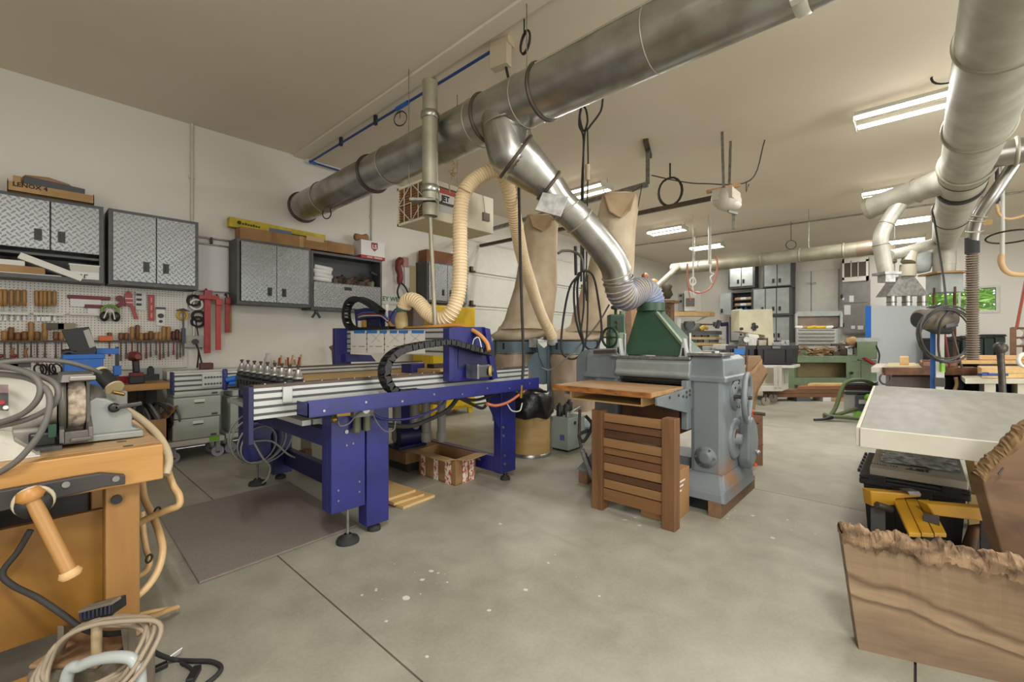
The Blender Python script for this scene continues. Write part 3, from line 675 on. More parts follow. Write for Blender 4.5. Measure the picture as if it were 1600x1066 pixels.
# air lines hung in front of the far wall
t = thing('coiled_air_lines', 'red and white coiled air lines hanging from the ceiling left of the far cabinets', 'air lines', U(1095, 440, d=8.5))
L_ = lambda pts, r=.012, dd=8.5: MB().tube(curve([U(x_, y_, d=dd) for x_, y_ in pts], 6), r, 6)
ob('red_hose', L_([(1074, 412), (1074, 440), (1078, 452), (1092, 458), (1108, 452), (1118, 435), (1121, 412), (1118, 400)], .016), mat('hose_salmon', 'b06a55', .5), t)
ob('white_hose', L_([(1083, 405), (1083, 440), (1080, 446), (1078, 438), (1084, 434), (1087, 442), (1082, 448), (1084, 460)], .014), WHT, t)
ob('white_hose', L_([(1112, 405), (1110, 425), (1115, 428), (1110, 434), (1112, 442)], .014), WHT, t)
ob('red_tail', L_([(1074, 440), (1076, 455), (1079, 470)], .01), MATS['hose_salmon'], t)
ob('drop_post', MB().cyl(U(1109, 412, d=8.5), V(U(1109, 412, d=8.5).x, U(1109, 412, d=8.5).y, CEIL), .03, n=8).cyl(U(1083, 405, d=8.5), V(U(1083, 405, d=8.5).x, U(1083, 405, d=8.5).y, CEIL), .012, n=8), WHTM, t)
# right edge: hanging pipe with hose and steel ring
t = thing('hanging_air_reel', 'white vertical air pipe with a drooping tan hose and black hoop at right', 'air line', U(1566, 400, d=5.5))
ob('pipe', MB().cyl(U(1566, 412, d=5.5), V(U(1566, 300, d=5.5).x, U(1566, 300, d=5.5).y, CEIL), .022, n=10), WHTM, t)
ob('hose', MB().tube(curve([U(1565, 398, d=5.5), U(1564, 410, d=5.5), U(1572, 424, d=5.5), U(1590, 429, d=5.5), U(1630, 428, d=5.5)], 6), .03, 10), TAN, t)
ob('upper_hose', MB().tube(curve([U(1557, 320, d=5.5), U(1562, 336, d=5.5), U(1580, 342, d=5.5), U(1620, 330, d=5.5)], 6), .016, 8), TAN, t)
ob('hoop', MB().ring(U(1580, 370, d=5.5), V(.2, 0, 1), .22, .01, 28), BLKR, t)
ob('valve', MB().cyl(U(1557, 318, d=5.5), V(U(1557, 300, d=5.5).x, U(1557, 300, d=5.5).y, CEIL), .02, n=8).cbox(U(1557, 310, d=5.5), (.06, .06, .08)), BLK, t)
# ================================================================ the tool wall
YF = 5.65
def lx(px, Y=YF): return U(px, 500, Y=Y).x
def lz(px, py, Y=YF): return U(px, py, Y=Y).z
def cabinet(name, label, x0, x1, z0, z1, y0, doors, shelf=None, flap=None, y1=WY - .004, group=None):
    """dark steel wall cabinet facing -y; doors: list of (xa, xb, za, zb, handle x, handle z)"""
    t = thing(name, label, 'cabinet', ((x0 + x1) / 2, y1, z0)); w = .022
    c = MB().box((x0, y0 + .02, z0), (x0 + w, y1, z1)).box((x1 - w, y0 + .02, z0), (x1, y1, z1)).box((x0 + w, y0 + .02, z0), (x1 - w, y1, z0 + w)).box((x0 + w, y0 + .02, z1 - w), (x1 - w, y1, z1)).box((x0 + w, y1 - .02, z0 + w), (x1 - w, y1, z1 - w))
    if shelf: c.box((x0 + w, y0 + .025, shelf - .02), (x1 - w, y1 - .02, shelf))
    c.box((x0, y0, z0), (x0 + .03, y0 + .02, z1)).box((x1 - .03, y0, z0), (x1, y0 + .02, z1)).box((x0 + .03, y0, z0), (x1 - .03, y0 + .02, z0 + .035)).box((x0 + .03, y0, z1 - .03), (x1 - .03, y0 + .02, z1))
    ob('carcass', c, DKG, t)
    for xa, xb, za, zb, hx, hz in doors:
        d = ob('door', MB().box((xa, y0 - .016, za), (xb, y0 + .002, zb)), DIA, t, bev=.004)
        ob('handle', MB().box((hx - .024, y0 - .02, hz - .05), (hx + .024, y0 - .016, hz + .05)).box((hx - .006, y0 - .028, hz - .035), (hx + .006, y0 - .02, hz + .035)), BLK, d)
    if flap:
        xa, xb, za, zb, hx, hz = flap
        d = ob('flap_door', MB().box((xa, y0 - .016, za), (xb, y0 + .002, zb)), DIA, t, bev=.004)
        ob('handle', MB().box((hx - .05, y0 - .02, hz - .022), (hx + .05, y0 - .016, hz + .022)).box((hx - .04, y0 - .026, hz - .004), (hx + .04, y0 - .02, hz + .006)), BLK, d)
    return t
c1a, c1b = -.23, .478
cabinet('wall_cabinet', 'tread-plate wall cabinet over an open shelf of boxes at far left', c1a, c1b, 1.725, 2.445, YF,
        [(c1a + .03, .128, 1.985, 2.417, .057, 2.11), (.134, c1b - .03, 1.985, 2.417, .2, 2.11)], shelf=1.955)
cabinet('wall_cabinet', 'two-door tread-plate wall cabinet beside the hanging red clamps', .512, 1.224, 1.725, 2.445, YF,
        [(.542, .866, 1.76, 2.417, .79, 1.915), (.872, 1.194, 1.76, 2.417, .945, 1.915)])
cabinet('wall_cabinet', 'two-door tread-plate wall cabinet under the long yellow carton', 1.585, 2.41, 1.6, 2.345, YF,
        [(1.625, 2.0, 1.635, 2.315, 1.925, 1.76), (2.006, 2.38, 1.635, 2.315, 2.085, 1.76)])
cabinet('wall_cabinet', 'wide dark wall cabinet with open shelf above one drop-down door', 2.414, 3.42, 1.575, 2.325, YF, [], shelf=1.945,
        flap=(2.444, 3.39, 1.61, 1.935, lx(543), 1.875))

# carton tray on the first cabinet
t = thing('carton_tray', 'long open cardboard tray printed LENOX on top of the first wall cabinet', 'box', (.145, 5.66, 2.445))
xa, xb = -.12, .41; za, zb = 2.446, 2.525
tb = MB().box((xa, 5.6, za), (xb, 5.8, za + .006)).box((xa, 5.6, za), (xb, 5.606, zb - .0)).box((xa, 5.794, za), (xb, 5.8, zb + .02)).box((xa, 5.6, za), (xa + .006, 5.8, zb + .02)).box((xb - .006, 5.6, za), (xb, 5.8, zb + .01))
ob('tray', tb, CARDL, t)
text('LENOX 4', (xa + .03, 5.5985, za + .045), (1, 0, 0), UP, .05, mat('ink_brown', '33261a', .8), t, bold=.0015)
o = ob('tool_case', MB().cbox((.16, 5.66, 2.555), (.38, .06, .07), 0, .06), mat('slate_plastic', '3d4345', .5), None, bev=.006); tag(o, 'long slate grey tool case lying in the LENOX tray', 'case')
o = ob('file_block', MB().cbox((-.065, 5.65, 2.52), (.045, .06, .13)), CARDL, None, bev=.003); tag(o, 'small tan block standing at the left end of the LENOX tray', 'block')
o = ob('wrapped_bundle', MB().lathe([(.01, -.17), (.05, -.14), (.07, 0), (.05, .13), (.01, .17)], (.12, 5.745, 2.58), (1, 0, -.05), 14), mat('wrap_tan', 'a7825f', .8), None); tag(o, 'tan wrapped bundle lying behind the tool case in the LENOX tray', 'bundle')
# things on its open shelf
z = 1.748
for (xa, xb, za, h, m_, lb) in ((-.17, .2, z, .022, PAPER, 'thin white sheet carton lying flat on the lowest open shelf'), (-.17, .1, z + .022, .06, CARDL, 'pale wooden carton in the pile on the open shelf'), (-.17, -.02, z + .082, .045, WHT, 'small white carton on top of the pile at far left')):
    o = ob('flat_carton', MB().box((xa, 5.67, za), (xb, 5.85, za + h)), m_, None, bev=.003); tag(o, lb, 'box')
o = ob('long_carton', MB().cbox((.14, 5.68, 1.835), (.42, .09, .055), 0, .4), WHT, None, bev=.003); tag(o, 'long white carton leaning at a slant on the open shelf', 'box')
t = thing('storage_bin', 'frosted storage bin with a white label on the right of open shelf', 'bin', (.35, 5.73, z))
ob('bin_body', MB().loft([[(.265, 5.66, z), (.445, 5.66, z), (.445, 5.82, z), (.265, 5.82, z)], [(.25, 5.65, z + .13), (.45, 5.65, z + .13), (.45, 5.83, z + .13), (.25, 5.83, z + .13)]]), CLRBOX, t)
ob('rim', MB().box((.245, 5.645, z + .128), (.453, 5.835, z + .138)), WHT, t)
ob('label', MB().box((.262, 5.648, z + .005), (.447, 5.652, z + .07)), PAPER, t)
for q_ in ((.305, .313, .012, .048), (.322, .333, .036, .048), (.345, .353, .012, .048), (.353, .372, .04, .048)): ob('printed_mark', MB().box((q_[0], 5.645, z + q_[2]), (q_[1], 5.648, z + q_[3])), BLK, t)

# cartons on the third and fourth cabinets
z = 2.347
t = thing('long_carton', 'long taped brown cardboard carton lying across the two right wall cabinets', 'box', (2.3, 5.75, z))
xa, xm, xb = 1.62, 2.3, 3.0
ob('carton', MB().box((xa, 5.66, z), (xb, 5.85, z + .135)), CARD, t, bev=.004)
for xx in (1.98, 2.3, 2.66): ob('tape_band', MB().box((xx - .025, 5.657, z - .0), (xx + .025, 5.853, z + .138)), CARDL if xx == 2.3 else mat('tape_brown', '80592f', .5) if 'tape_brown' not in MATS else MATS['tape_brown'], t)
ob('torn_label', MB().box((2.36, 5.655, z + .1), (2.58, 5.659, z + .16)), mat('torn_paper', 'b79a74', .8), t)
t = thing('yellow_carton', 'long slim yellow carton lying behind the brown carton on the cabinets', 'box', (2.15, 5.87, z + .13))
ya = [lx(358, 5.8), lx(508, 5.8)]
ob('carton', MB().cbox(((ya[0] + ya[1]) / 2, 5.84, z + .19), (ya[1] - ya[0], .1, .11), 0, .02), YELB, t, bev=.003)
ink_d = mat('ink_dark', '3a3a24', .8)
ob('printed_mark', MB().lathe([(.001, 0), (.022, 0), (.022, .002)], (ya[0] + .1, 5.789, z + .205), (0, -1, 0), 14), ink_d, t)
for k_ in range(7): ob('printed_mark', MB().box((ya[0] + .13 + .028 * k_, 5.786, z + .186 - .001 * k_), (ya[0] + .15 + .028 * k_, 5.789, z + .206 + .008 * (k_ % 3 == 1) - .001 * k_)), ink_d, t)
ob('printed_picture', MB().box((ya[0] + .42, 5.787, z + .155), (ya[0] + .68, 5.79, z + .205)), mat('print_blue', '5a6a86', .6), t)
ob('printed_stripe', MB().box((ya[0] + .68, 5.787, z + .165), (ya[1] - .12, 5.79, z + .18)), MATS['ink_dark'], t)
q0, q1 = lx(563, 5.66), lx(600, 5.66)
t = thing('white_carton', 'white carton with red shield logo on the end of the wide cabinet', 'box', ((q0 + q1) / 2, 5.75, 2.326))
ob('carton', MB().box((q0, 5.64, 2.326), (q1, 5.86, 2.58)), PAPER, t, bev=.003)
ob('red_band', MB().box((q0 - .003, 5.637, 2.326), (q1 + .003, 5.862, 2.37)), RED, t)
for k_, (u0, u1) in enumerate(((.1, .19), (.22, .36))): ob('printed_mark', MB().box((q0 + u0 * .9, 5.6355, 2.338), (q0 + u1 * .9, 5.637, 2.358)), mat('print_pale', 'c79a94', .6) if k_ == 0 else MATS['print_pale'], t)
cx = (q0 + q1) / 2 + .02; zc = 2.5
ob('shield', MB().prism([(cx - .05, 5.638, zc + .06), (cx + .05, 5.638, zc + .06), (cx + .05, 5.638, zc - .02), (cx, 5.638, zc - .065), (cx - .05, 5.638, zc - .02)][::-1], (0, .003, 0)), mat('shield_red', '8e2230', .5), t)
text('LS', (cx - .036, 5.6365, zc - .022), (1, 0, 0), UP, .075, PAPER, t, bold=.002)
o = ob('folded_leather', MB().lathe([(.01, -.12), (.05, -.1), (.04, 0), (.06, .08), (.01, .12)], (q0 + .05, 5.72, 2.62), (1, .2, .1), 12), CARD, None); tag(o, 'brown folded leather scrap lying on top of the white shield carton', 'scrap')

# contents of the wide cabinet's shelf
z = 1.946
for i in range(4):
    o = ob('rolled_bag', MB().lathe([(.005, -.13), (.03, -.12), (.033, .12), (.005, .13)], (2.58 + .02 * (i % 2), 5.72, z + .033 + .05 * i), (1, .15 * (i % 2), -.06), 10), PAPER, None)
    tag(o, 'white rolled bag in the heap on the wide cabinet shelf, %s of four' % ('lowest', 'second from bottom', 'third from bottom', 'topmost')[i], 'bag', 'rolled bags on the shelf')
rr_ = random.Random(3); pal = [IRON, mat('dark_leather', '3a2b20', .7), BLK, mat('tool_brown', '5b4130', .6)]
shape = ['drab hand clamp', 'dark tool pouch', 'black spray gun', 'brown strap bundle', 'dark glove', 'black jig']
for i in range(9):
    xx = 2.76 + i * .066; b_ = MB(); c = V(xx, 5.74 + rr_.uniform(-.03, .03), z + .05)
    b_.tube([c + V(-.05, 0, -.045), c + V(0, .02, -.01 + .03 * (i % 3)), c + V(.05, -.02, .05 * (i % 2))], [.025, .04, .015], 7)
    b_.cbox(c + V(0, 0, -.02), (.05, .06, .06), rr_.uniform(0, 3))
    o = ob('jumbled_tool', b_, pal[i % 4], None); tag(o, '%s in the jumble on the wide cabinet shelf, %s from the right' % (shape[i % 6], ('ninth', 'eighth', 'seventh', 'sixth', 'fifth', 'fourth', 'third', 'second', 'first')[i]), 'tool', 'tools jumbled on the wide cabinet shelf')
t = thing('spray_gun', 'black spray gun standing at right end of the wide cabinet shelf', 'spray gun', (3.33, 5.73, z))
ob('cup', MB().lathe([(.03, 0), (.035, .06), (.02, .08)], (3.31, 5.73, z)), mat('cup_olive', '6c7a4a', .5), t)
ob('gun_body', MB().beam((3.3, 5.73, z + .08), (3.27, 5.7, z + .2), .03, .05).beam((3.27, 5.7, z + .2), (3.37, 5.7, z + .17), .03, .03), BLK, t)
# spring clamp hanging under the wide cabinet
c = U(494, 487, Y=5.7); t = thing('spring_clamp', 'black spring clamp hanging from the bottom edge of wide cabinet', 'clamp', c)
for s_ in (-1, 1): ob('jaw', MB().beam(c + V(s_ * .045, 0, .05), c + V(-s_ * .01 * 0, 0, -.0), .02, .02).beam(c, c + V(s_ * .05, 0, -.08), .02, .025), BLK, t)
ob('spring', MB().cyl(c + V(0, -.02, 0), c + V(0, .02, 0), .018, n=10), IRON, t)

# ---- pegboard, bench and hand tools
px1 = lx(287, WY - .02)
t = thing('pegboard', 'long white perforated pegboard covering the wall above the bench', 'pegboard', (.3, WY - .02, .92))
zp0, zp1 = .92, 1.72
ob('board', MB().box((-1.0, WY - .028, zp0), (px1, WY - .016, zp1)), PEG, t)
ob('edge_trim', MB().box((-1.0, WY - .034, zp0 - .03), (px1 + .03, WY - .01, zp0)).box((px1, WY - .034, zp0), (px1 + .03, WY - .01, zp1)), WHTM, t)
yp = WY - .03
def wx_(px): return U(px, 500, Y=yp).x
def wz_(px, py): return U(px, py, Y=yp).z
for (pa, pb, py) in ((0, 45, 488), (52, 101, 489), (108, 162, 489)):
    ob('tool_strip', MB().box((wx_(pa), yp - .05, wz_(pa, py) - .02), (wx_(pb), yp - .002, wz_(pa, py))), WHTM, t)
zr = wz_(20, 533)
ob('tool_strip', MB().box((-.4, yp - .05, zr - .012), (px1 - .05, yp - .002, zr + .006)), DKW, t)
ORD = ['first', 'second', 'third', 'fourth', 'fifth', 'sixth', 'seventh', 'eighth', 'ninth', 'tenth', 'eleventh', 'twelfth', 'thirteenth', 'fourteenth', 'fifteenth', 'sixteenth', 'seventeenth', 'eighteenth', 'nineteenth', 'twentieth']
def hand_tool(name, label, cat, x, z, hl, hr, bl, br, hm, bm, group, y=yp - .035, spoon=0):
    t = thing(name, label, cat, (x, y, z), 0, group)
    ob('grip', MB().lathe([(hr * .5, 0), (hr * .8, .005), (hr, hl * .35), (hr * .85, hl * .6), (hr, hl * .92), (hr * .6, hl)], (x, y, z), UP, 10, True), hm, t)
    b_ = MB().lathe([(br, 0), (br, -bl * .7)], (x, y, z), UP, 8, True)
    if spoon: b_.cbox((x + spoon, y, z - bl * .82), (br * 4.5, br * 1.5, bl * .3), 0, spoon * 6)
    else: b_.cbox((x, y, z - bl * .82), (br * 3, br, bl * .3))
    ob('blade', b_, bm, t)
    return t
for k_, px in enumerate((1, 8, 18, 28, 38)):
    hand_tool('carving_gouge', 'carving gouge with honey wooden grip, %s from the left in the leftmost hanging five' % ORD[k_], 'gouge', wx_(px), wz_(px, 479), .15, .0165, .13, .005, HANDLE, STEEL, 'gouges hung in the left five')
for k_, px in enumerate((57, 64, 70, 77, 85)):
    hand_tool('carving_gouge', 'bent gouge with honey wooden grip, %s from left in the second hanging five' % ORD[k_], 'gouge', wx_(px), wz_(px, 479), .145, .0155, .14, .005, HANDLE, STEEL, 'gouges hung in the second five', spoon=.012 if k_ in (0, 1, 2) else 0)
rowA = [(7, .09, .022, 0), (17.5, .12, .02, 1), (28, .075, .022, 1), (38.5, .085, .022, 1), (48.5, .17, .022, 0), (58, .085, .022, 1), (70, .165, .022, 0), (87, .085, .022, 1), (96, .085, .022, 0)]
for k_, (px, hl, hr, dk) in enumerate(rowA):
    hand_tool('bench_chisel', 'chisel with %s grip in the lower rack, %s from the left edge' % ('dark brown' if dk else 'honey', ORD[k_]), 'chisel', wx_(px), zr + .002, hl, hr, .17 + .03 * (k_ % 3), .006, HANDLED if dk else HANDLE, IRON, 'chisels in the lower rack left of the display')
rowB = [(170.5, .08, 1), (188, .08, 1), (196.5, .08, 1), (205.5, .14, 0), (214, .16, 1), (219.5, .08, 0), (227.5, .08, 1), (234.5, .1, 1), (243, .085, 0), (249, .09, 0), (254.5, .15, 0), (262, .15, 0), (270, .1, 2), (275.5, .12, 2), (280.5, .09, 1)]
for k_, (px, hl, dk) in enumerate(rowB):
    hm = (HANDLE, HANDLED, mat('handle_maroon', '4a2320', .45) if 'handle_maroon' not in MATS else MATS['handle_maroon'])[dk]
    hand_tool('turning_chisel', 'turning chisel, %s grip, lower rack, %s in line right of the tilted display' % (('honey', 'dark brown', 'maroon')[dk], ORD[k_]), 'chisel', wx_(px), zr + .002, hl, .021, .16 + .05 * ((k_ * 7) % 4) / 3, .006, hm, IRON if k_ % 3 else REDD, 'chisels in the lower rack right of the display')
def pb(name, mb, m, label, cat, bev=0): return tag(ob(name, mb, m, None, bev=bev), label, cat)
# saws, ear defenders, clamp, cards, tape, hammer
def saw(px0, px1, pxh, py, lb):
    x0_, x1_ = wx_(px0), wx_(px1); z_ = wz_(px0, py)
    t = thing('pull_saw', lb, 'saw', (x0_, yp, z_))
    ob('blade', MB().box((x0_ + .02, yp - .02, z_ - .09), (wx_(pxh), yp - .017, z_ - .012)), PAPER, t)
    ob('grip', MB().box((x0_, yp - .035, z_ - .015), (x1_, yp - .01, z_ + .02)), REDD, t, bev=.004)
saw(105, 172, 158, 464, 'pull saw with dark red grip hanging level, upper of the two'); saw(132, 160, 158, 479, 'short pull saw with dark red grip hanging level, lower of the two')
c = U(172, 490, Y=yp - .06)
t = thing('ear_defenders', 'green and black ear defenders hanging on the pegboard', 'ear defenders', c)
for s_ in (-1, 1): ob('ear_cup', MB().sph(c + V(s_ * .042, 0, -.03), .04, 12, 8, (.9, .8, 1.25)), mat('cup_dark', '26281f', .4) if s_ < 0 else MATS['cup_dark'], t)
ob('headband', MB().tube(curve([c + V(-.06, 0, .0), c + V(-.055, 0, .05), c + V(0, 0, .08), c + V(.055, 0, .05), c + V(.06, 0, 0)], 6), .012, 8), mat('band_green', '6c8f3a', .5), t)
ob('wire_frame', MB().tube(curve([c + V(-.05, -.05, -.05), c + V(-.02, -.05, .03), c + V(.015, -.05, .02), c + V(.03, -.05, -.06)], 5), .006, 6), WHT, t)
c = U(201, 475, Y=yp - .03)
t = thing('corner_clamp', 'red A-shaped corner clamp hanging beside the ear defenders', 'clamp', c)
ob('arm', MB().prism([c + V(-.03, 0, .1), c + V(.0, 0, .135), c + V(.03, 0, .1), c + V(.035, 0, -.02), c + V(-.03, 0, -.02)], (0, .03, 0)), RED, t)
ob('arm', MB().beam(c + V(.025, 0, -.02), c + V(.06, 0, -.15), .03, .03, (0, 1, 0)), RED, t)
ob('arm', MB().beam(c + V(-.03, 0, .02), c + V(-.085, 0, -.03), .04, .06, (0, 1, 0)), REDD, t)
ob('screw_pad', MB().cyl(c + V(-.07, -.02, .05), c + V(-.07, .01, .05), .03, n=14), REDD, t)
for s_ in (0, 1): ob('slot_bar', MB().box(c + V(-.028, -.006, .01 + s_ * .04), c + V(.032, 0, .018 + s_ * .04)), WHT, t)
c = U(220, 470, Y=yp - .02)
t = thing('blister_pack', 'clear packaged set of small black parts hanging on pegboard', 'pack', c)
ob('card', MB().cbox(c, (.08, .006, .19)), CLRBOX, t)
for k_ in range(3): ob('packed_part', MB().cbox(c + V(-.015, -.012, .06 - .05 * k_), (.04, .015, .022)), BLK, t, bev=.004)
c = U(236.5, 481, Y=yp - .02)
t = thing('red_gauge', 'tall red slotted gauge plate hanging beside the white pack', 'gauge', c)
ob('plate', MB().cbox(c, (.052, .012, .27)), RED, t, bev=.003)
for k_ in range(3): ob('slot', MB().cbox(c + V(0, -.0065, .08 - .08 * k_), (.01, .002, .05)), mat('slot_pale', 'd98a80', .5) if k_ == 0 else MATS['slot_pale'], t)
c = U(251, 495, Y=yp - .015)
t = thing('knob_pack', 'white card pack holding one black knob on the pegboard', 'pack', c)
ob('card', MB().cbox(c, (.075, .006, .19)), WHT, t); ob('knob', MB().cyl(c + V(0, -.03, .01), c + V(0, -.003, .01), 0.022, .025, 14).cyl(c + V(0, -.02, -.05), c + V(0, -.003, -.05), .016, n=8), BLK, t); ob('clip', MB().cbox(c + V(0, -.01, .09), (.08, .02, .02)), BLK, t)
c = U(285, 493, Y=yp - .02)
t = thing('tape_roll', 'yellow tape roll hanging at right end of the pegboard', 'tape', c)
ob('roll', MB().ring(c, (0, 1, 0), .044, .012, 24, 8), mat('tape_yellow', 'c9a02a', .5), t)
t = thing('try_square', 'black-headed T-shaped square hanging over the yellow tape roll', 'square', c)
ob('rule', MB().box(c + V(-.008, -.04, -.44), c + V(.01, -.03, .06)), IRON, t); ob('head', MB().tube([c + V(-.06, -.035, .05), c + V(0, -.035, .065), c + V(.06, -.035, .045)], [.006, .012, .004], 6), IRON, t)
ob('stock', MB().box(c + V(-.015, -.055, -.3), c + V(.02, -.02, -.14)), mat('stock_blue', '3a3c4d', .5), t)
pb('orange_block', MB().cbox(U(165, 529, Y=yp - .04), (.1, .06, .05)), ORG, 'small orange block on the lower tool rack', 'block', .004)
for k_, px in enumerate((86, 104)):
    pb('chisel_box', MB().cbox(U(px, 510, Y=yp - .03), (.12, .05, .06)), (mat('box_olive', '4e4a38', .6), mat('box_tan', '8a7f66', .6))[k_], ('olive', 'pale tan')[k_] + ' small chisel box resting on the pegboard hooks', 'box', .003)

# bench under the pegboard
bz = .79; by = 5.2; bx = U(268, 600, Y=by).x
t = thing('tool_bench', 'wall bench with a pale maple front edge under the pegboard', 'workbench', (0, 5.5, 0))
ob('bench_top', MB().box((-1.2, by, bz - .06), (bx, WY - .005, bz)), BENCH, t, bev=.004)
for (xx, yy) in ((bx - .08, by + .5), (bx - .12, WY - .06), (-1.1, by + .08), (-1.1, WY - .12)): ob('leg', MB().box((xx - .04, yy - .04, 0), (xx + .04, yy + .04, bz - .06)), DKG, t)
ob('back_panel', MB().box((-1.2, WY - .02, .1), (bx, WY - .006, bz - .06)), mat('bench_dark', '5d564b', .8), t)
c = U(213, 590, Z=bz) ; c = U(213, 596, Z=bz + .004); c.y = 5.3; c.x = U(213, 500, Y=5.3).x
t = thing('cordless_drill', 'red and black cordless drill standing on the maple bench', 'drill', (c.x, c.y, bz))
ob('battery', MB().cbox((c.x, c.y, bz + .035), (.11, .09, .07)), BLK, t, bev=.008)
ob('battery_band', MB().cbox((c.x, c.y, bz + .085), (.1, .085, .035)), REDD, t, bev=.006)
ob('grip', MB().beam((c.x, c.y, bz + .1), (c.x - .005, c.y, bz + .22), .045, .05), BLK, t, bev=.01)
ob('motor', MB().lathe([(.02, -.1), (.045, -.09), (.047, .02), (.03, .05), (.022, .1)], (c.x - .01, c.y, bz + .25), (.1, -1, 0), 16, True), mat('drill_red', '7c2f28', .45), t)
c = U(236, 578, Y=5.6); pb('stapler_stand', MB().cbox((c.x, 5.62, bz + .03), (.13, .06, .06)).cbox((c.x, 5.62, bz + .085), (.05, .05, .07)).sph((c.x, 5.62, bz + .12), .022), BLK, 'black knobbed tool in a grey stand at the back of the bench', 'tool')
pb('knob_stand', MB().box((c.x - .1, 5.66, bz), (c.x + .1, 5.68, bz + .12)), GREYL, 'pale grey upright plate at the back of the maple bench', 'plate', .003)
for k_, px in enumerate((187, 199, 208)):
    c = U(px, 575, Y=5.5); pb('red_clamp', MB().cbox((c.x, 5.5, bz + .03), (.07, .08, .06), .4 * k_).cyl((c.x, 5.5, bz + .03), (c.x + .06, 5.46, bz + .05), .014, n=8), RED, 'small red clamp head on the back of the bench, %s of three from left' % ORD[k_], 'clamp', .004)
# blue box with tilted dark display and blue bar clamp
Yb = 4.95
a, b = U(100, 590, Y=Yb), U(162, 553, Y=Yb)
t = thing('blue_crate', 'plain bright blue box under the tilted dark display', 'box', ((a.x + b.x) / 2, Yb + .15, bz))
ob('shell', MB().box((a.x, Yb, bz), (b.x, Yb + .3, b.z)).box((a.x - .008, Yb - .008, b.z - .04), (b.x + .008, Yb + .308, b.z - .0)), BLUEP, t, bev=.006)
pb('crate_support', MB().box((a.x - .03, Yb - .06, bz - .08), (b.x + .05, Yb + .3, bz)), DKW, 'dark board under the blue box on the bench', 'board', .004)
t = thing('tilted_display', 'dark tilted flat display with grey edge panel on the blue box', 'display', ((a.x + b.x) / 2, Yb + .1, b.z))
D_ = [U(96, 516, Y=Yb), U(139, 510.5, Y=Yb), U(152, 548, Y=Yb), U(148, 555, Y=Yb), U(115, 555, Y=Yb), U(110, 548, Y=Yb)]
ob('shell', MB().prism(D_, (0, .035, 0)), mat('display_black', '171616', .5), t, bev=.004)
ob('side_panel', MB().prism([U(130, 517, Y=Yb - .004), U(139, 514, Y=Yb - .004), U(150, 541, Y=Yb - .004), U(140, 544, Y=Yb - .004)], (0, .005, 0)), mat('display_grey', '9b9a94', .5), t)
ob('foot', MB().tube([U(118, 552, Y=Yb + .02), U(108, 549, Y=Yb + .02), U(98, 552, Y=Yb + .02)], [.03, .02, .03], 8), BLK, t)
t = thing('blue_bar_clamp', 'blue bar clamp with black upright beside the blue box', 'clamp', U(183, 560, Y=Yb + .1))
ob('bar', MB().beam(U(150, 549, Y=Yb + .1), U(186, 549, Y=Yb + .1), .04, .05), BLUEP, t, bev=.004)
ob('upright', MB().beam(U(183, 542, Y=Yb + .1), U(183, 588, Y=Yb + .1), .025, .025, (1, 0, 0)), BLK, t)
ob('foot', MB().cbox(U(183, 579, Y=Yb + .1), (.05, .06, .08)), BLUEP, t, bev=.004)
# small dark things lying on the bench left of the blue box
for k_, (px, py, lb) in enumerate(((12, 556, 'dark wooden plane with dusty sole lying at the far left of bench'), (33, 556, 'small black plane second from the far left of bench'), (75, 577, 'nest of black wire springs on the bench left of the blue box'))):
    c = U(px, py, Y=5.1)
    if k_ < 2:
        t = thing('bench_plane', lb, 'plane', c); zb_ = c.z - .04
        ob('sole', MB().cbox((c.x, 5.1, zb_), (.1, .06, .04)), IRON, t, bev=.004); ob('tote', MB().tube([(c.x + .03, 5.1, zb_ + .02), (c.x + .02, 5.1, zb_ + .07), (c.x + .03, 5.1, zb_ + .1)], .01, 8), HANDLED, t); ob('knob', MB().sph((c.x - .035, 5.1, zb_ + .04), .016), REDD, t)
        pb('plane_shelf', MB().cbox((c.x, 5.1, zb_ - .035), (.105, .12, .03)), DKW, 'dark little shelf board under the %s bench plane' % ('leftmost', 'second')[k_], 'board')
    else:
        b_ = MB()
        for q in range(5): b_.ring(c + V(.025 * q - .05, .02 * (q % 2), 0), (1, .4 * (q - 2), .2), .04, .006, 18)
        tag(ob('wire_springs', b_, BLKR), lb, 'springs')
        pb('spring_box', MB().cbox((c.x, 5.1, c.z - .095), (.2, .16, .1)), DKG, 'dark grey box carrying the black wire springs', 'box', .004)

# socket box, cables, rails and red clamps right of the pegboard
c = U(303, 534, Y=WY - .04)
t = thing('socket_box', 'grey surface socket box with hanging black cords beside red clamps', 'socket', c)
ob('box', MB().cbox(c, (.2, .08, .13)), mat('socket_grey', '9d9b92', .5), t, bev=.008)
ob('conduit', MB().cyl(c + V(0, 0, .06), V(c.x, WY - .03, 1.72), .012, n=8), WHTM, t)
for k_, (px, py) in enumerate(((317, 575), (308, 575))): ob('cord', MB().tube(curve([c + V(.0, -.05, 0), c + V(.03, -.06, -.1), U(px, py, Y=WY - .1)], 5), .008, 6), BLKR, t)
ob('plug', MB().cyl(c + V(0, -.03, .0), c + V(0, -.08, 0), .03, n=10), BLK, t)
t = thing('cable_hank', 'hank of black and white cords hung between pegboard and red clamps', 'cords', U(305, 480, Y=WY - .06))
for k_, (px, py) in enumerate(((303, 470), (307, 476), (310, 494), (309, 503))): ob('cord_loop', MB().ring(U(px, py, Y=WY - .06), (.2, 1, .1 * k_), .055, .014, 18), BLKR if k_ != 1 else WHT, t)
ob('cord', MB().tube(curve([U(306, 500, Y=WY - .05), U(309, 520, Y=WY - .05), U(314, 545, Y=WY - .05)], 4), .006, 6), BLKR, t)
c = U(322, 572, Y=5.75); pb('charger', MB().cbox(c, (.12, .1, .07)), mat('charger_red', '59302c', .5), 'small dark red charger lying by the wall behind the router table', 'charger', .01)
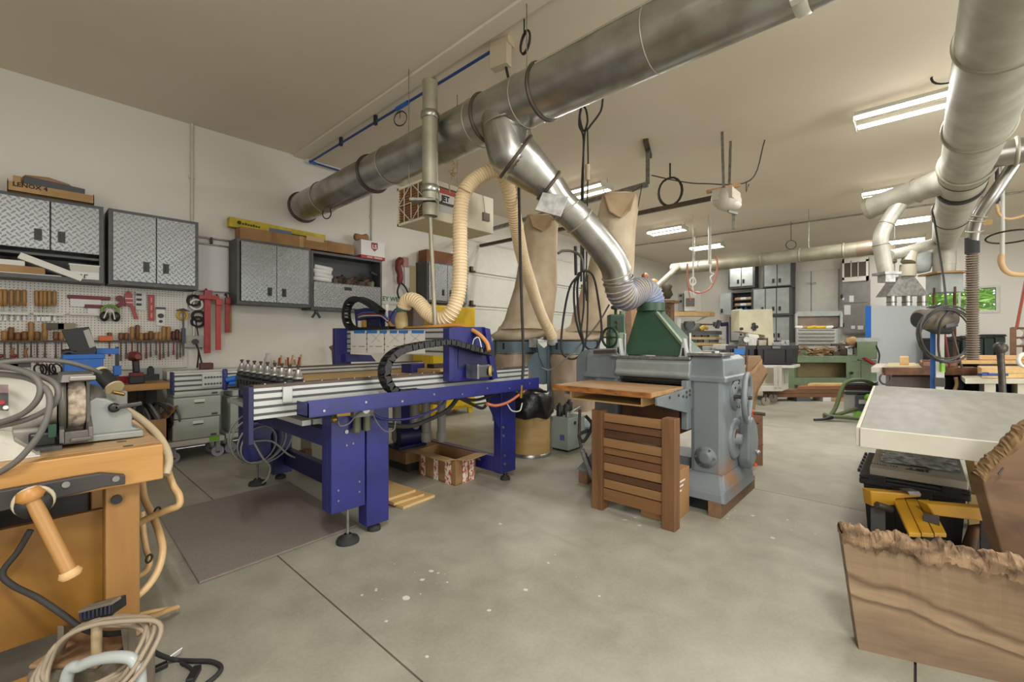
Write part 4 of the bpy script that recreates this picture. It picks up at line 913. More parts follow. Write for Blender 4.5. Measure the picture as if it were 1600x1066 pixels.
pb('charger_shelf', MB().box((.95, 5.62, .78), (2.0, WY - .01, c.z - .035)), WHTM, 'long narrow pale ledge along the wall behind the router', 'ledge', .003)
t = thing('clamp_rail', 'thin double steel rail with hooks on the wall between cabinets', 'rail', (1.4, WY, 2.2))
for py in (371, 381): ob('rail', MB().cyl(V(1.22, WY - .03, lz(313, py, WY)), V(1.6, WY - .03, lz(313, py, WY)), .01, n=8), STEEL, t)
for py in (455, ): ob('rail', MB().cyl(V(1.15, WY - .03, lz(313, py, WY)), V(1.75, WY - .03, lz(313, py, WY)), .01, n=8), STEEL, t)
ob('hook', MB().cbox(U(330, 376, Y=WY - .03), (.02, .04, .07)), BLK, t)
pb('wall_panel', MB().box((1.24, WY - .02, 1.72), (1.57, WY - .004, 2.27)), PAPER, 'plain white panel on the wall between the cabinets', 'panel', .003)
def tclamp(px, pyt, pyb, w, lb, cross=True, m=RED):
    a = U(px, pyt, Y=WY - .1); b = U(px, pyb, Y=WY - .1); a = V(a.x, a.y, a.z)
    t = thing('parallel_clamp', lb, 'clamp', a, 0, 'red clamps hung on the rail')
    ob('bar', MB().beam(a, V(a.x, a.y, b.z), w, .03, (0, 1, 0)), m, t, bev=.004)
    ob('hook', MB().tube([a + V(0, 0, -.02), a + V(0, .05, .05), a + V(0, .09, .03)], .008, 6), BLK, t)
    if cross: ob('head', MB().cbox(a + V(.01, -.02, -.05), (.19, .045, .05)).cbox(a + V(0, -.02, -.02), (.075, .05, .1)), m, t, bev=.004)
    else: ob('head', MB().cbox(a + V(.0, -.02, -.04), (w * 1.2, .05, .07)), m, t, bev=.004)
    return t
tclamp(324, 458, 552, .06, 'largest red T-headed parallel clamp hanging right of the pegboard')
tclamp(341, 467, 547, .05, 'red slotted bar clamp hanging second, right of the T-headed one', False, mat('clamp_red_light', 'b93a34', .45))
tclamp(355, 465, 520, .042, 'short red bar clamp hanging nearest the grey cabinet side', False)
c = U(360, 490, Y=WY - .06); pb('wood_rule', MB().box((c.x - .015, WY - .05, c.z - .22), (c.x + .015, WY - .035, c.z + .18)), CARDL, 'tan wooden rule hanging beside the short red bar clamp', 'rule')
# wall conduits
for k_, (px, pa, pb_) in enumerate(((300, 195, 352), (581, 305, 378))):
    st('trim_%d' % (3 + k_), MB().cyl((lx(px, WY - .02), WY - .02, lz(px, pb_, WY - .02)), (lx(px, WY - .02), WY - .02, CEIL), .014, n=8).cbox((lx(px, WY - .02), WY - .01, 3.0), (.06, .02, .03)), WHTM)

# wall beyond the cabinets: sign, red cord reel, papers, tall cabinet
c = U(602, 470, Y=WY - .02)
t = thing('place_sign', 'white sign with green capitals on the wall right of wide cabinet', 'sign', c)
ob('board', MB().box((c.x - .35, WY - .02, c.z - .05), (c.x + .42, WY - .008, c.z + .09)), WHT, t, bev=.003)
text('KEY WEST', (c.x - .11, WY - .022, c.z - .0), (1, 0, 0), UP, .095, mat('sign_green', '2f6b4f', .5), t, bold=.002)
t = thing('red_cord_reel', 'dark red cord hank with black loop hanging on the wall', 'cord', U(626, 420, Y=WY - .1))
ob('hank', MB().tube(curve([U(627, 404, Y=WY - .1), U(622, 415, Y=WY - .1), U(625, 430, Y=WY - .1), U(624, 444, Y=WY - .1)], 5), [.04, .055, .06, .06, .05, .045, .05, .055, .05, .05, .045, .05, .05, .045, .04, .03], 10), REDD, t)
ob('loop', MB().tube(curve([U(625, 442, Y=WY - .1), U(621, 455, Y=WY - .1), U(624, 466, Y=WY - .1), U(632, 470, Y=WY - .1), U(638, 462, Y=WY - .1), U(634, 450, Y=WY - .1), U(627, 442, Y=WY - .1)], 5), .014, 8), BLKR, t)
for k_, (px, py, w, h, m_, lb) in enumerate(((634, 410, .1, .16, mat('print_red', 'a8807a', .7), 'small printed notice with red marks above the white wall sheet'), (636, 434, .09, .32, PAPER, 'tall white sheet pinned to the wall beside red cord'), (645, 440, .12, .5, mat('paper_yellowed', 'b5ad86', .7), 'yellowed strip hanging by the tall cabinet side'))):
    c = U(px, py, Y=WY - .02); pb('wall_notice', MB().cbox(c, (w, .006, h)), m_, lb, 'notice')
xa, xb = lx(667), lx(729)
cabinet('tall_cabinet', 'two-door grey wall cabinet beside garage door with brown carton on top', xa, xb, 1.785, 2.43, YF,
        [(xa + .03, lx(698), 1.815, 2.405, lx(691.5), 1.95), (lx(698) + .006, xb - .03, 1.815, 2.405, lx(703.5), 1.95)])
pb('brown_carton', MB().box((xa + .02, 5.68, 2.432), (xb - .06, 5.9, 2.62)), mat('carton_brown', '7b4d2a', .7), 'brown carton sitting on top of the tall grey cabinet', 'box', .004)
# yellow flammables cabinet
xa, xb = 4.04, U(743.5, 480, Y=5.3).x
t = thing('flammables_cabinet', 'yellow flammable liquids safety cabinet standing against the wall', 'cabinet', ((xa + xb) / 2, 5.5, 0))
ob('body', MB().box((xa, 5.32, .1), (xb, 5.78, 1.71)), YEL, t, bev=.006)
xm = (xa + xb) / 2
for p, q in ((xa + .02, xm - .003), (xm + .003, xb - .02)): ob('door', MB().box((p, 5.3, .14), (q, 5.32, 1.69)), YEL, t, bev=.004)
ob('door_handle', MB().cbox((xm + .06, 5.285, 1.0), (.06, .03, .16)), BLK, t)
for p in (xa + .06, xb - .06):
    for yy in (5.36, 5.72): ob('foot', MB().prism([(p - .06, yy, .1), (p + .06, yy, .1), (p + .035, yy, 0), (p - .035, yy, 0)], (0, .03, 0)), YEL, t)
text('FLAMMABLE', (U(682, 490, Y=5.3).x, 5.298, 1.57), (1, 0, 0), UP, .068, RED, t, bold=.002)
ob('vent_cap', MB().cyl((xb - .1, 5.29, 1.2), (xb - .1, 5.32, 1.2), .03, n=12), IRON, t)

# trolleys of stacked pale tool cases under the bench end
def trolley(x, y, boxes, lb, w=.5, dp=.34):
    t = thing('case_trolley', lb, 'trolley', (x, y, 0))
    ob('deck', MB().box((x, y, .16), (x + w, y + dp, .21)), WHTM, t, bev=.006)
    for dx in (.05, w - .05):
        for dy_ in (.05, dp - .05):
            c_ = ob('caster', MB().cyl((x + dx, y + dy_ - .016, .055), (x + dx, y + dy_ + .016, .055), .055, n=18), mat('caster_grey', '8d8894', .5) if 'caster_grey' not in MATS else MATS['caster_grey'], t)
            ob('fork', MB().box((x + dx - .02, y + dy_ - .026, .055), (x + dx + .02, y + dy_ - .018, .16)).box((x + dx - .02, y + dy_ + .018, .055), (x + dx + .02, y + dy_ + .026, .16)), STEEL, c_)
            ob('hub', MB().cyl((x + dx, y + dy_ - .02, .055), (x + dx, y + dy_ + .02, .055), .022, n=12), DKG, c_)
    ob('green_tag', MB().box((x + w * .72, y - .004, .17), (x + w * .9, y + .002, .215)), GRNF, t)
    z = .212
    for k_, (h, x0_, x1_, lb2) in enumerate(boxes):
        s_ = thing('tool_case', lb2, 'case', (x + (x0_ + x1_) / 2, y + dp / 2, z), 0, 'pale stacking tool cases')
        ob('shell', MB().box((x + x0_, y + .01, z), (x + x1_, y + dp - .01, z + h - .004)), mat('case_pale', 'a9afa5', .5, 0, 'a1a79d', 5) if 'case_pale' not in MATS else MATS['case_pale'], s_, bev=.012)
        ob('latch', MB().box((x + x0_ + .16, y + .0, z + h * .72), (x + x0_ + .25, y + .012, z + h * .86)), WHT, s_, bev=.003)
        ob('latch_slot', MB().box((x + x0_ + .165, y - .002, z + h * .69), (x + x0_ + .245, y + .01, z + h * .72)), BLK, s_)
        ob('badge', MB().box((x + x1_ - .08, y + .006, z + .015), (x + x1_ - .03, y + .012, z + .035)), DKG, s_)
        z += h
    return t
p0_, p1_ = U(272, 722, Z=0), U(328, 714, Z=0)
trolley(p0_.x - .07, 5.24, [(.21, .04, .43, 'deep pale case, bottom of the three-case trolley stack'), (.21, .05, .44, 'pale case with latch, middle of the three-case trolley stack'), (.17, .05, .44, 'shallow pale case, topmost of the three-case trolley stack')], 'low white trolley on casters carrying three pale tool cases', .47)
trolley(p0_.x - .07 + .5, 5.3, [(.38, .04, .46, 'tall ribbed pale case at the bottom of the right trolley'), (.24, .06, .45, 'pale case on top of the tall ribbed one, right trolley')], 'low white trolley next to the blue router leg carrying two pale cases', .5)
# brown carton of cords under the bench
c = U(232, 690, Y=5.15)
t = thing('open_carton', 'brown open carton full of dark cords under the maple bench', 'box', (c.x, 5.3, .18))
xa, xb = U(205, 650, Y=5.15).x, U(262, 650, Y=5.15).x
ob('carton', MB().box((xa, 5.15, .16), (xb, 5.16, .46)).box((xa, 5.5, .16), (xb, 5.51, .46)).box((xa, 5.15, .16), (xa + .01, 5.5, .46)).box((xb - .01, 5.15, .16), (xb, 5.5, .46)).box((xa, 5.15, .16), (xb, 5.5, .17)), CARD, t)
ob('flap', MB().prism([(xb, 5.16, .46), (xb, 5.5, .46), (xb + .08, 5.5, .56), (xb + .08, 5.16, .56)], (.006, 0, .004)), CARD, t)
for k_ in range(5): ob('cord', MB().ring((xa + .1 + .05 * k_, 5.33, .47), (1, .3 * (k_ - 2), .4), .12 + .015 * (k_ % 2), .012, 20), BLKR if k_ % 2 else GREYM, t)
pb('carton_stand', MB().box((xa - .05, 5.1, .1), (xb, 5.6, .159)).box((xa - .03, 5.15, 0), (xa + .05, 5.55, .1)).box((xb - .1, 5.15, 0), (xb - .02, 5.55, .1)), DKW, 'low dark shelf under the brown open carton of cords', 'shelf')
# ================================================================ blue gantry router
t = CNC = thing('gantry_router', 'large blue gantry router table with pale aluminium rails and papers taped on', 'router', (1.9, 3.2, 0))
def extr(axis, a0, a1, f, b, z0, z1, n=4, g=.014):
    """slotted extrusion along axis; f front face coordinate, b back"""
    s = 1 if b > f else -1; pts = [(b, z0), (f, z0)]
    for i in range(n):
        z = z0 + (z1 - z0) * (i + .62) / (n + .2)
        pts += [(f, z - g / 2), (f + s * .02, z - g / 2), (f + s * .02, z + g / 2), (f, z + g / 2)]
    pts += [(f, z1), (b, z1)]
    m_ = MB(); n_ = len(pts)
    P3 = (lambda a, p: V(a, p[0], p[1])) if axis == 'x' else (lambda a, p: V(p[0], a, p[1]))
    vs = [P3(a0, p) for p in pts] + [P3(a1, p) for p in pts]
    m_.add(vs, [(i, (i + 1) % n_, n_ + (i + 1) % n_, n_ + i) for i in range(n_)])
    for k_ in (0, n_):   # end faces as strips
        m_.add([vs[k_ + i] for i in range(n_)], [tuple(range(n_))])
    return m_
def slots(axis, a0, a1, f, s, z0, z1, n=4, g=.0125):
    mb = MB()
    for i in range(n):
        z = z0 + (z1 - z0) * (i + .62) / (n + .2); lo, hi = sorted((f + s * .005, f + s * .018))
        if axis == 'x': mb.box((a0 + .001, lo, z - g / 2), (a1 - .001, hi, z + g / 2))
        else: mb.box((lo, a0 + .001, z - g / 2), (hi, a1 - .001, z + g / 2))
    o = ob('slot_shade_strip', mb, DKG, t); o['kind'] = 'stuff'; return o  # dark strips laid in the grooves, deepening their shade by colour
NX0, NX1, NY = .777, 2.95, 2.5
ob('near_rail', extr('x', NX0, NX1, NY, NY + .08, .785, .945), ALU, t)
ob('far_rail', extr('x', .724, NX1, 4.03, 4.11, .79, .945), ALU, t)
slots('x', NX0, NX1, NY, 1, .785, .945); slots('x', .724, NX1, 4.03, 1, .79, .945)
ob('rail_rack', MB().box((NX0, NY + .005, .945), (NX1, NY + .06, .962)), IRON, t)
ob('rail_rack', MB().box((1.2, 4.04, .945), (NX1, 4.09, .958)), IRON, t)
sc1 = MB()
for i in range(22): sc1.cyl((NX0 + .06 + i * .1, NY + .02, .962), (NX0 + .06 + i * .1, NY + .02, .967), .008, n=6)
o = ob('rack_screws', sc1, STEEL, t); o['kind'] = 'stuff'
ob('rail_end_cap', MB().box((NX0 - .025, NY - .005, .66), (NX0, NY + .085, .955)), BLUED, t, bev=.003)
ob('rail_end_cap', MB().box((.712, 4.02, .785), (.724, 4.115, .955)), BLUED, t, bev=.003)
ob('rail_bracket', MB().box((U(441, 612, Y=NY).x, NY - .012, .86), (U(456, 612, Y=NY).x, NY, .945)), ALU, t, bev=.003)
a, b = U(316, 597, Y=4.02).x, U(349, 597, Y=4.02).x
ob('joint_plate', MB().box((a, 4.018, .83), (b, 4.03, .93)), ALU, t, bev=.002)
bo = MB()
for i in range(6):
    for j in range(2): bo.cyl((a + .02 + (b - a - .04) * i / 5, 4.018, .855 + .05 * j), (a + .02 + (b - a - .04) * i / 5, 4.012, .855 + .05 * j), .008, n=8)
o = ob('plate_bolts', bo, DKG, t); o['kind'] = 'stuff'
c = U(353, 594, Y=4.0)
ob('bumper', MB().box((c.x - .02, 3.99, .8), (c.x + .012, 4.03, .965)), BLUE, t, bev=.01)
ob('hose_bundle', MB().tube(curve([(c.x, 3.98, .88), (c.x + .1, 3.9, .9), (c.x + .16, 3.7, .87), (c.x + .1, 3.5, .86)], 5), .022, 8).tube(curve([(c.x + .02, 3.97, .85), (c.x + .12, 3.86, .86), (c.x + .14, 3.6, .84)], 5), .018, 8), BLUEP, t)
ob('spoil_board', MB().box((1.12, 2.585, .84), (2.9, 4.03, .885)), BIRCH, t)
for i in range(5): ob('bed_slat', MB().box((1.06 + i * .065, 2.6, .7), (1.11 + i * .065, 4.02, .73)), ALU, t)
ob('bed_frame', MB().box((1.15, 2.6, .74), (2.9, 4.02, .835)), BLUED, t)
# legs
for y in (2.45, 3.98):
    ob('leg', MB().box((1.16, y, .2), (1.37, y + .05, .79)).box((1.16, y + .05, .2), (1.185, y + .12, .79)).box((1.345, y + .05, .2), (1.37, y + .12, .79)), BLUE, t, bev=.004)
    ob('leg', MB().box((1.39, y + .02, .05), (1.545, y + .12, .79)), BLUE, t, bev=.006)
    ob('leg', MB().box((2.66, y + .1, .07), (2.84, y + .19, .8)), BLUE, t, bev=.006)
    ob('gusset', MB().prism([(2.47, y + .12, .78), (2.67, y + .12, .78), (2.67, y + .12, .42)], (0, .012, 0)), BLUE, t)
    for (fx, fy, fr, z1) in ((1.274, y + .03, .066, .2), (1.469, y + .07, .042, .06), (2.75, y + .14, .042, .08)):
        f_ = ob('levelling_foot', MB().lathe([(fr, 0), (fr, .012), (fr * .9, .026), (fr * .45, .032), (fr * .4, .045), (.02, .05)], (fx, fy, 0), UP, 24), BLKR, t)
        ob('rod', MB().cyl((fx, fy, .04), (fx, fy, max(z1, .12) + .03), .009, n=10), STEEL, f_)
bo = MB()
for (bx_, bz_) in ((1.25, .66), (1.285, .665), (1.25, .58), (1.29, .585), (1.2, .33), (1.33, .35), (1.2, .27), (1.33, .29), (2.70, .15), (2.70, .22), (2.68, .46), (2.685, .39)):
    y = 2.45 if bx_ < 2 else 2.55
    bo.cyl((bx_, y, bz_), (bx_, y - .006, bz_), .012 if bz_ > .6 or bx_ > 2 else .006, n=8)
o = ob('leg_bolts', bo, STEEL, t); o['kind'] = 'stuff'
ob('cross_beam', MB().box((1.22, 2.5, .54), (1.29, 4.0, .645)), BLUE, t, bev=.004)
ob('cross_beam', MB().box((1.48, 2.55, .12), (1.54, 4.02, .26)), BLUED, t, bev=.004)
ob('cross_beam', MB().box((2.67, 2.6, .07), (2.75, 4.05, .2)), BLUE, t, bev=.004)
ob('drive_pulley', MB().cyl((1.265, 3.96, .55), (1.265, 3.975, .55), .09, n=24).cyl((1.265, 3.93, .46), (1.265, 3.97, .46), .1, n=24), BLUE, t)
# cable tray beam in front of the near rail
ob('tray_beam', MB().box((.967, 2.3, .8), (2.85, 2.306, .883)).box((.967, 2.3, .795), (2.85, 2.44, .801)).box((.967, 2.434, .8), (2.85, 2.44, .86)).box((.967, 2.3, .795), (.972, 2.44, .87)), BLUE, t)
bo = MB()
for i in range(8):
    for z in (.822,): bo.cyl((1.05 + i * .24, 2.3, z + .02 * (i % 2)), (1.05 + i * .24, 2.296, z + .02 * (i % 2)), .007, n=8)
o = ob('tray_bolts', bo, STEEL, t); o['kind'] = 'stuff'
for xx in (1.3, 2.75): ob('tray_bracket', MB().box((xx - .05, 2.44, .79), (xx + .05, 2.5, .83)), BLUED, t)
# gantry
gy = 2.44
poly = [U(x_, y_, Y=gy) for x_, y_ in ((704, 515), (711, 511), (758, 511), (766, 520), (777, 588), (771, 594), (704, 597))]
ob('side_plate', MB().prism(poly, (0, .04, 0)), BLUE, t, bev=.005)
fl = [U(x_, y_, Y=gy - .03) for x_, y_ in ((758, 512), (766, 514), (778, 590), (770, 594))]
ob('side_flange', MB().prism(fl, (0, .07, 0)), BLUE, t, bev=.003)
ob('side_flange', MB().prism([U(x_, y_, Y=gy - .03) for x_, y_ in ((702, 513), (708, 513), (712, 590), (702, 597))], (0, .07, 0)), BLUE, t, bev=.003)
GX = 2.08
ob('gantry_beam', extr('y', 2.48, 4.07, GX, GX + .16, 1.075, 1.28, 4), ALU, t)
slots('y', 2.48, 4.07, GX, 1, 1.075, 1.28)
ob('beam_top', MB().box((GX + .01, 2.5, 1.28), (GX + .15, 4.06, 1.288)), BLK, t)
far = [U(x_, y_, Y=4.06) for x_, y_ in ((524, 513), (545, 513), (549, 570), (524, 572))]
ob('side_plate', MB().prism(far, (0, .06, 0)), BLUE, t, bev=.004)
ob('foot_bracket', MB().prism([U(x_, y_, Y=4.0) for x_, y_ in ((540, 553), (580, 555), (588, 565), (540, 566))], (0, .06, 0)), BLUE, t, bev=.003)
px_s = [(548, 572), (574, 599.5), (601.5, 631), (633, 664)]
for k_, (p, q) in enumerate(px_s):
    bl = (553, 552, 552, 553)[k_]
    o_ = ob('paper_sheet', MB().prism([U(p, 518, X=GX - .004), U(q, 517.5, X=GX - .004), U(q, bl, X=GX - .004), U(p, bl, X=GX - .004)], (.002, 0, 0)), PAPER, t)
    ink = mat('ink_red_brown', '9b7068', .8) if 'ink_red_brown' not in MATS else MATS['ink_red_brown']
    w = q - p
    lines = ((.12, .32, 541, 542), (.5, .9, 541, 542)) if k_ < 2 else ((.1, .2, 541, 542), (.45, .85, 540.5, 541.5))
    for (u0, u1, y0_, y1_) in lines: ob('printed_line', MB().prism([U(p + w * u0, y0_, X=GX - .0055), U(p + w * u1, y0_, X=GX - .0055), U(p + w * u1, y1_, X=GX - .0055), U(p + w * u0, y1_, X=GX - .0055)], (.001, 0, 0)), ink, o_)
    if k_ >= 1: ob('printed_drawing', MB().beam(U(p + w * .25, 522, X=GX - .005), U(p + w * .75, 534, X=GX - .005), .003, .001, (1, 0, 0)).beam(U(p + w * .75, 522, X=GX - .005), U(p + w * .25, 536, X=GX - .005), .003, .001, (1, 0, 0)), mat('ink_grey', 'a09a98', .8) if 'ink_grey' not in MATS else MATS['ink_grey'], o_)
for (p, q) in ((553, 570), (573, 589), (593, 604), (609, 620), (623, 637), (643, 662)):
    ob('tape_strip', MB().prism([U(p, 516.2, X=GX - .007), U(q, 516.2, X=GX - .007), U(q, 521, X=GX - .007), U(p, 521, X=GX - .007)], (.002, 0, 0)), TAPEB, t)
# carriage with wires and the spindle head
CXp = GX + .2
def G(px, py, X=CXp): return U(px, py, X=X)
ob('carriage', MB().prism([G(553, 484), G(570, 481), G(606, 486), G(607, 513), G(556, 514)], (.12, 0, 0)), BLUE, t, bev=.006)
ob('carriage_box', MB().prism([G(571, 490, CXp - .03), G(592, 489, CXp - .03), G(594, 511, CXp - .03), G(573, 511, CXp - .03)], (.04, 0, 0)), BLUED, t, bev=.006)
for k_, (m_, off) in enumerate(((TAPEB, 0), (RED, 2), (WHT, 4), (BLUE, 6))):
    ob('wire', MB().tube(curve([G(560, 492 + off, CXp - .05), G(568, 489 + off * 1.2, CXp - .07), G(582, 488 + off * 1.3, CXp - .08), G(596, 490 + off, CXp - .06), G(606, 498 + off, CXp - .04)], 5), .007, 6), m_, t)
ob('relay', MB().cbox(G(569, 506, CXp - .05), (.03, .05, .07)), mat('relay_yellow', 'b08b3c', .5), t, bev=.003)
ob('relay', MB().cbox(G(562, 507, CXp - .05), (.03, .03, .07)), WHT, t, bev=.003)
ob('white_post', MB().cyl(G(604, 476, CXp), G(605, 510, CXp), .018, n=10), WHT, t)
ob('spindle_hood', MB().lathe([(.075, -.11), (.08, 0), (.06, .06), (.05, .09)], G(631, 499, CXp), UP, 18), mat('spindle_cream', 'bda874', .5), t)
ob('spindle_clamp', MB().lathe([(.065, 0), (.07, .02), (.065, .06)], G(631, 488, CXp), UP, 18), mat('spindle_green', '3d6b5b', .5), t)
ob('spindle_motor', MB().cbox(G(648, 497, CXp + .05), (.12, .12, .22)), mat('motor_dark', '4a4034', .5), t, bev=.01)
ob('air_tube', MB().tube(curve([G(622, 480, CXp), G(614, 488, CXp), G(609, 500, CXp), G(610, 513, CXp)], 5), .008, 6), MATS['air_pipe_blue'], t)
ob('hose_pole', MB().cyl((2.16, vy, 1.28), (vx, vy, zz(340)), .017, n=12), GALVD, t)
def chain(pts, w, h, wd, step=.042):
    p = resample(curve(pts, 8), step); m_ = MB()
    for a_, b_ in zip(p, p[1:]):
        if (b_ - a_).length > step * .4:
            dd = (b_ - a_); wdv = Vector(wd).normalized(); nn = dd.normalized().cross(wdv).normalized()
            for s_ in (-1, 1): m_.beam(a_ + wdv * s_ * (w / 2 - .004) - dd * .08, b_ + wdv * s_ * (w / 2 - .004) + dd * .08, .008, h, nn)
            for s_ in (-1, 1): m_.beam(a_.lerp(b_, .3) + nn * s_ * h * .45, a_.lerp(b_, .72) + nn * s_ * h * .45, w, .005, nn)
    return m_
o = ob('cable_chain', chain([G(612, 514, 2.15), G(575, 515.5, 2.15), G(552, 514, 2.15), G(543, 504, 2.15), G(541, 488, 2.15), G(546, 473, 2.15), G(558, 467, 2.15), G(572, 471, 2.15), G(586, 480, 2.15), G(596, 488, 2.15)], .075, .045, (1, 0, 0)), BLK, t); o['kind'] = 'stuff'
Yc = 2.37
o = ob('cable_chain', chain([U(x_, y_, Y=Yc) for x_, y_ in ((655, 612), (628, 614), (612, 609), (603, 596), (600, 580), (605, 564), (620, 550), (645, 542), (675, 537), (700, 535), (722, 540), (745, 547), (764, 552))], .08, .042, (0, 1, 0), .045), BLK, t); o['kind'] = 'stuff'
ob('orange_hose', MB().tube(curve([G(594, 481), G(604, 496), G(612, 509), G(626, 513), U(665, 512, d=3.5), U(700, 509, d=3.4), U(722, 510, d=3.35), U(745, 520, d=3.28), U(760, 535, d=3.25), U(764, 548, d=3.22)], 6), .016, 8), mat('hose_orange', 'c08545', .5), t)
ob('black_hose', MB().tube(curve([U(665, 513, d=3.52), U(700, 511, d=3.42), U(724, 513, d=3.36), U(748, 524, d=3.3), U(762, 544, d=3.25)], 6), .012, 8), BLK, t)
ob('white_wire', MB().tube(curve([U(738, 540, d=3.25), U(741, 530, d=3.24), U(748, 528, d=3.24), U(752, 542, d=3.22), U(753, 550, d=3.22)], 5), .004, 6), WHT, t)
mc = U(748, 580, Y=2.36)
ob('stepper_motor', MB().cbox(mc, (.13, .12, .1)), mat('stepper_grey', '55565a', .4, .5), t, bev=.012)
ob('motor_flange', MB().cbox(mc + V(-.06, 0, 0), (.02, .125, .105)), STEEL, t, bev=.004)
ob('motor_end', MB().cyl(mc + V(.03, -.02, 0), mc + V(.09, -.03, .0), .046, n=20), BLK, t)
ob('motor_badge', MB().cyl(mc + V(.055, -.055, 0), mc + V(.065, -.068, .0), .04, n=18), mat('badge_brass', 'b09a5c', .5), t)
ob('plate_recess', MB().prism([U(x_, y_, Y=gy - .006) for x_, y_ in ((716, 546), (756, 546), (764, 575), (716, 575))], (0, .006, 0)), BLUED, t)
# air regulator and hoses below the tray
rc = U(566, 655, Y=2.42)
ob('regulator', MB().cyl(rc + V(-.035, 0, -.07), rc + V(-.035, 0, .02), .024, n=14).cyl(rc + V(.03, 0, -.07), rc + V(.03, 0, .02), .024, n=14), mat('bowl_olive', '4b4a35', .3), t)
ob('regulator_head', MB().cbox(rc + V(0, 0, .035), (.13, .05, .04)), GREYM, t, bev=.006)
ob('gauge', MB().cyl(rc + V(.0, -.05, .06), rc + V(0, -.02, .06), .022, n=18), WHT, t)
ob('brass_fitting', MB().beam(rc + V(-.16, 0, .05), rc + V(-.08, 0, .045), .025, .025).sph(rc + V(-.17, 0, .02), .02), mat('brass', '8d6f33', .4, .7), t)
hz = lambda pts, r, m_, n='air_hose', Y=2.38: ob(n, MB().tube(curve([U(x_, y_, Y=Y) for x_, y_ in pts], 6), r, 8), m_, t)
hz([(528, 658), (532, 666), (545, 662), (556, 650), (566, 643)], .005, CABLE); hz([(582, 645), (590, 662), (602, 674), (615, 672), (618, 658)], .004, CABLE)
hz([(580, 646), (600, 655), (640, 654), (680, 640), (700, 622)], .008, BLUE, Y=2.42)
hz([(600, 664), (640, 666), (672, 655), (700, 640), (718, 618)], .016, BLKR, Y=2.5); hz([(690, 615), (720, 622), (745, 625), (780, 614)], .012, BLKR, Y=2.5)
hz([(700, 614), (730, 628), (752, 638), (760, 632), (766, 620)], .012, BLKR, Y=2.5)
hz([(760, 631), (775, 634), (795, 628), (815, 614), (824, 606)], .011, mat('hose_brick', 'b0633f', .5), Y=2.32); hz([(793, 632), (800, 642), (812, 642), (816, 630)], .005, WHT)
ob('brass_coupler', MB().cyl(U(814, 622, d=3.5), U(815, 602, d=3.5), .012, n=10), MATS['brass'], t)
# coil of grey cable on the rear leg
for k_ in range(4):
    c = U(405 + 3 * (k_ % 2), 695 - 4 * k_, Y=3.92)
    ob('cable_loop', MB().ring(c, (.2 * k_ - .3, 1, .15), .15 + .025 * k_, .007, 28), mat('cable_pale', '8f8f8b', .5) if 'cable_pale' not in MATS else MATS['cable_pale'], t)
ob('trailing_cable', MB().tube(curve([U(392, 690, Y=3.9), U(425, 690, Y=3.85), U(450, 710, Y=3.8), U(470, 718, Y=3.75)], 5), .008, 6).tube(curve([U(390, 680, Y=3.9), U(410, 715, Y=3.85), U(422, 730, Y=3.85), U(418, 748, Y=3.85), U(410, 755, Y=3.9)], 5), .008, 6), MATS['cable_pale'], t)
# tool holders in the end rack
rkx = 1.055
ob('tool_rack', MB().box((rkx - .05, 2.59, .915), (rkx + .05, 3.62, .93)).box((rkx - .03, 2.6, .84), (rkx + .03, 3.62, .88)), BLK, t, bev=.002)
for y_ in (2.6, 3.55): ob('rack_bracket', MB().box((rkx - .02, y_, .8), (rkx + .2, y_ + .06, .84)), DKG, t)
pxs = (378, 387.5, 397.5, 407.5, 418, 429.5, 440.5, 452.5, 466)
for k_, px in enumerate(pxs):
    p = U(px, 590, X=rkx); p.z = .931; p.y = max(p.y, 2.63)
    h_ = thing('tool_holder', 'steel cone tool holder with black collar, %s from the left in the router rack' % ORD[k_], 'tool holder', p, 0, 'tool holders in the router rack')
    ob('cone', MB().lathe([(.016, .03), (.031, .034), (.031, .048), (.024, .052), (.013, .092)], p, UP, 14, True), STEEL, h_)
    ob('collar', MB().lathe([(.03, 0), (.036, .006), (.036, .018), (.028, .022), (.03, .03)], p, UP, 14, True), BLK, h_)
    ob('fork', MB().beam(p + V(-.02, -.03, -.016), p + V(-.02, -.03, -.085), .012, .03).beam(p + V(-.02, .03, -.016), p + V(-.02, .03, -.085), .012, .03), BLK, h_)
    ob('pull_stud', MB().lathe([(.007, .092), (.006, .104), (.011, .108), (.011, .12)], p, UP, 10, True), IRON, h_)
# things on and behind the router
pb('clear_bottle', MB().lathe([(.035, 0), (.04, .02), (.04, .1), (.02, .14), (.02, .17)], (U(418, 560, Y=5.75).x, 5.75, U(418, 574, Y=5.75).z), UP, 14), CLRBOX, 'clear plastic bottle standing on the ledge behind the tool holders', 'bottle')
c = U(450, 575, Y=5.78); t = thing('sundries_tray', 'shallow tray of small tan and red oddments behind the tool holders', 'tray', c)
ob('tray', MB().box((c.x - .2, 5.68, max(.841, c.z - .03)), (c.x + .2, 5.88, c.z + .03)), WHT, t, bev=.004)
for k_ in range(9): ob('oddment', MB().cyl(c + V(-.15 + .038 * k_, -.03 + .03 * (k_ % 3), 0), c + V(-.16 + .04 * k_ + .02 * (k_ % 2), .0, .1 + .03 * (k_ % 3)), .012, n=7), (CARDL, RED, BIRCH)[k_ % 3], t)
c = U(518, 548, Y=5.7); pb('brown_clamp', MB().tube([c + V(0, 0, .06), c + V(.03, 0, .0), V(c.x + .05, c.y, .842)], [.04, .03, .035], 8), mat('clamp_taupe', '6f6552', .6), 'taupe clamp standing behind the far end of the router beam', 'clamp')
pb('ledge_post', MB().box((2.0, 5.7, 0), (4.0, WY - .01, .84)), WHTM, 'low pale wall ledge behind the router between trolleys and yellow cabinet', 'ledge', .004)
b0_ = U(690, 585, d=4.6)
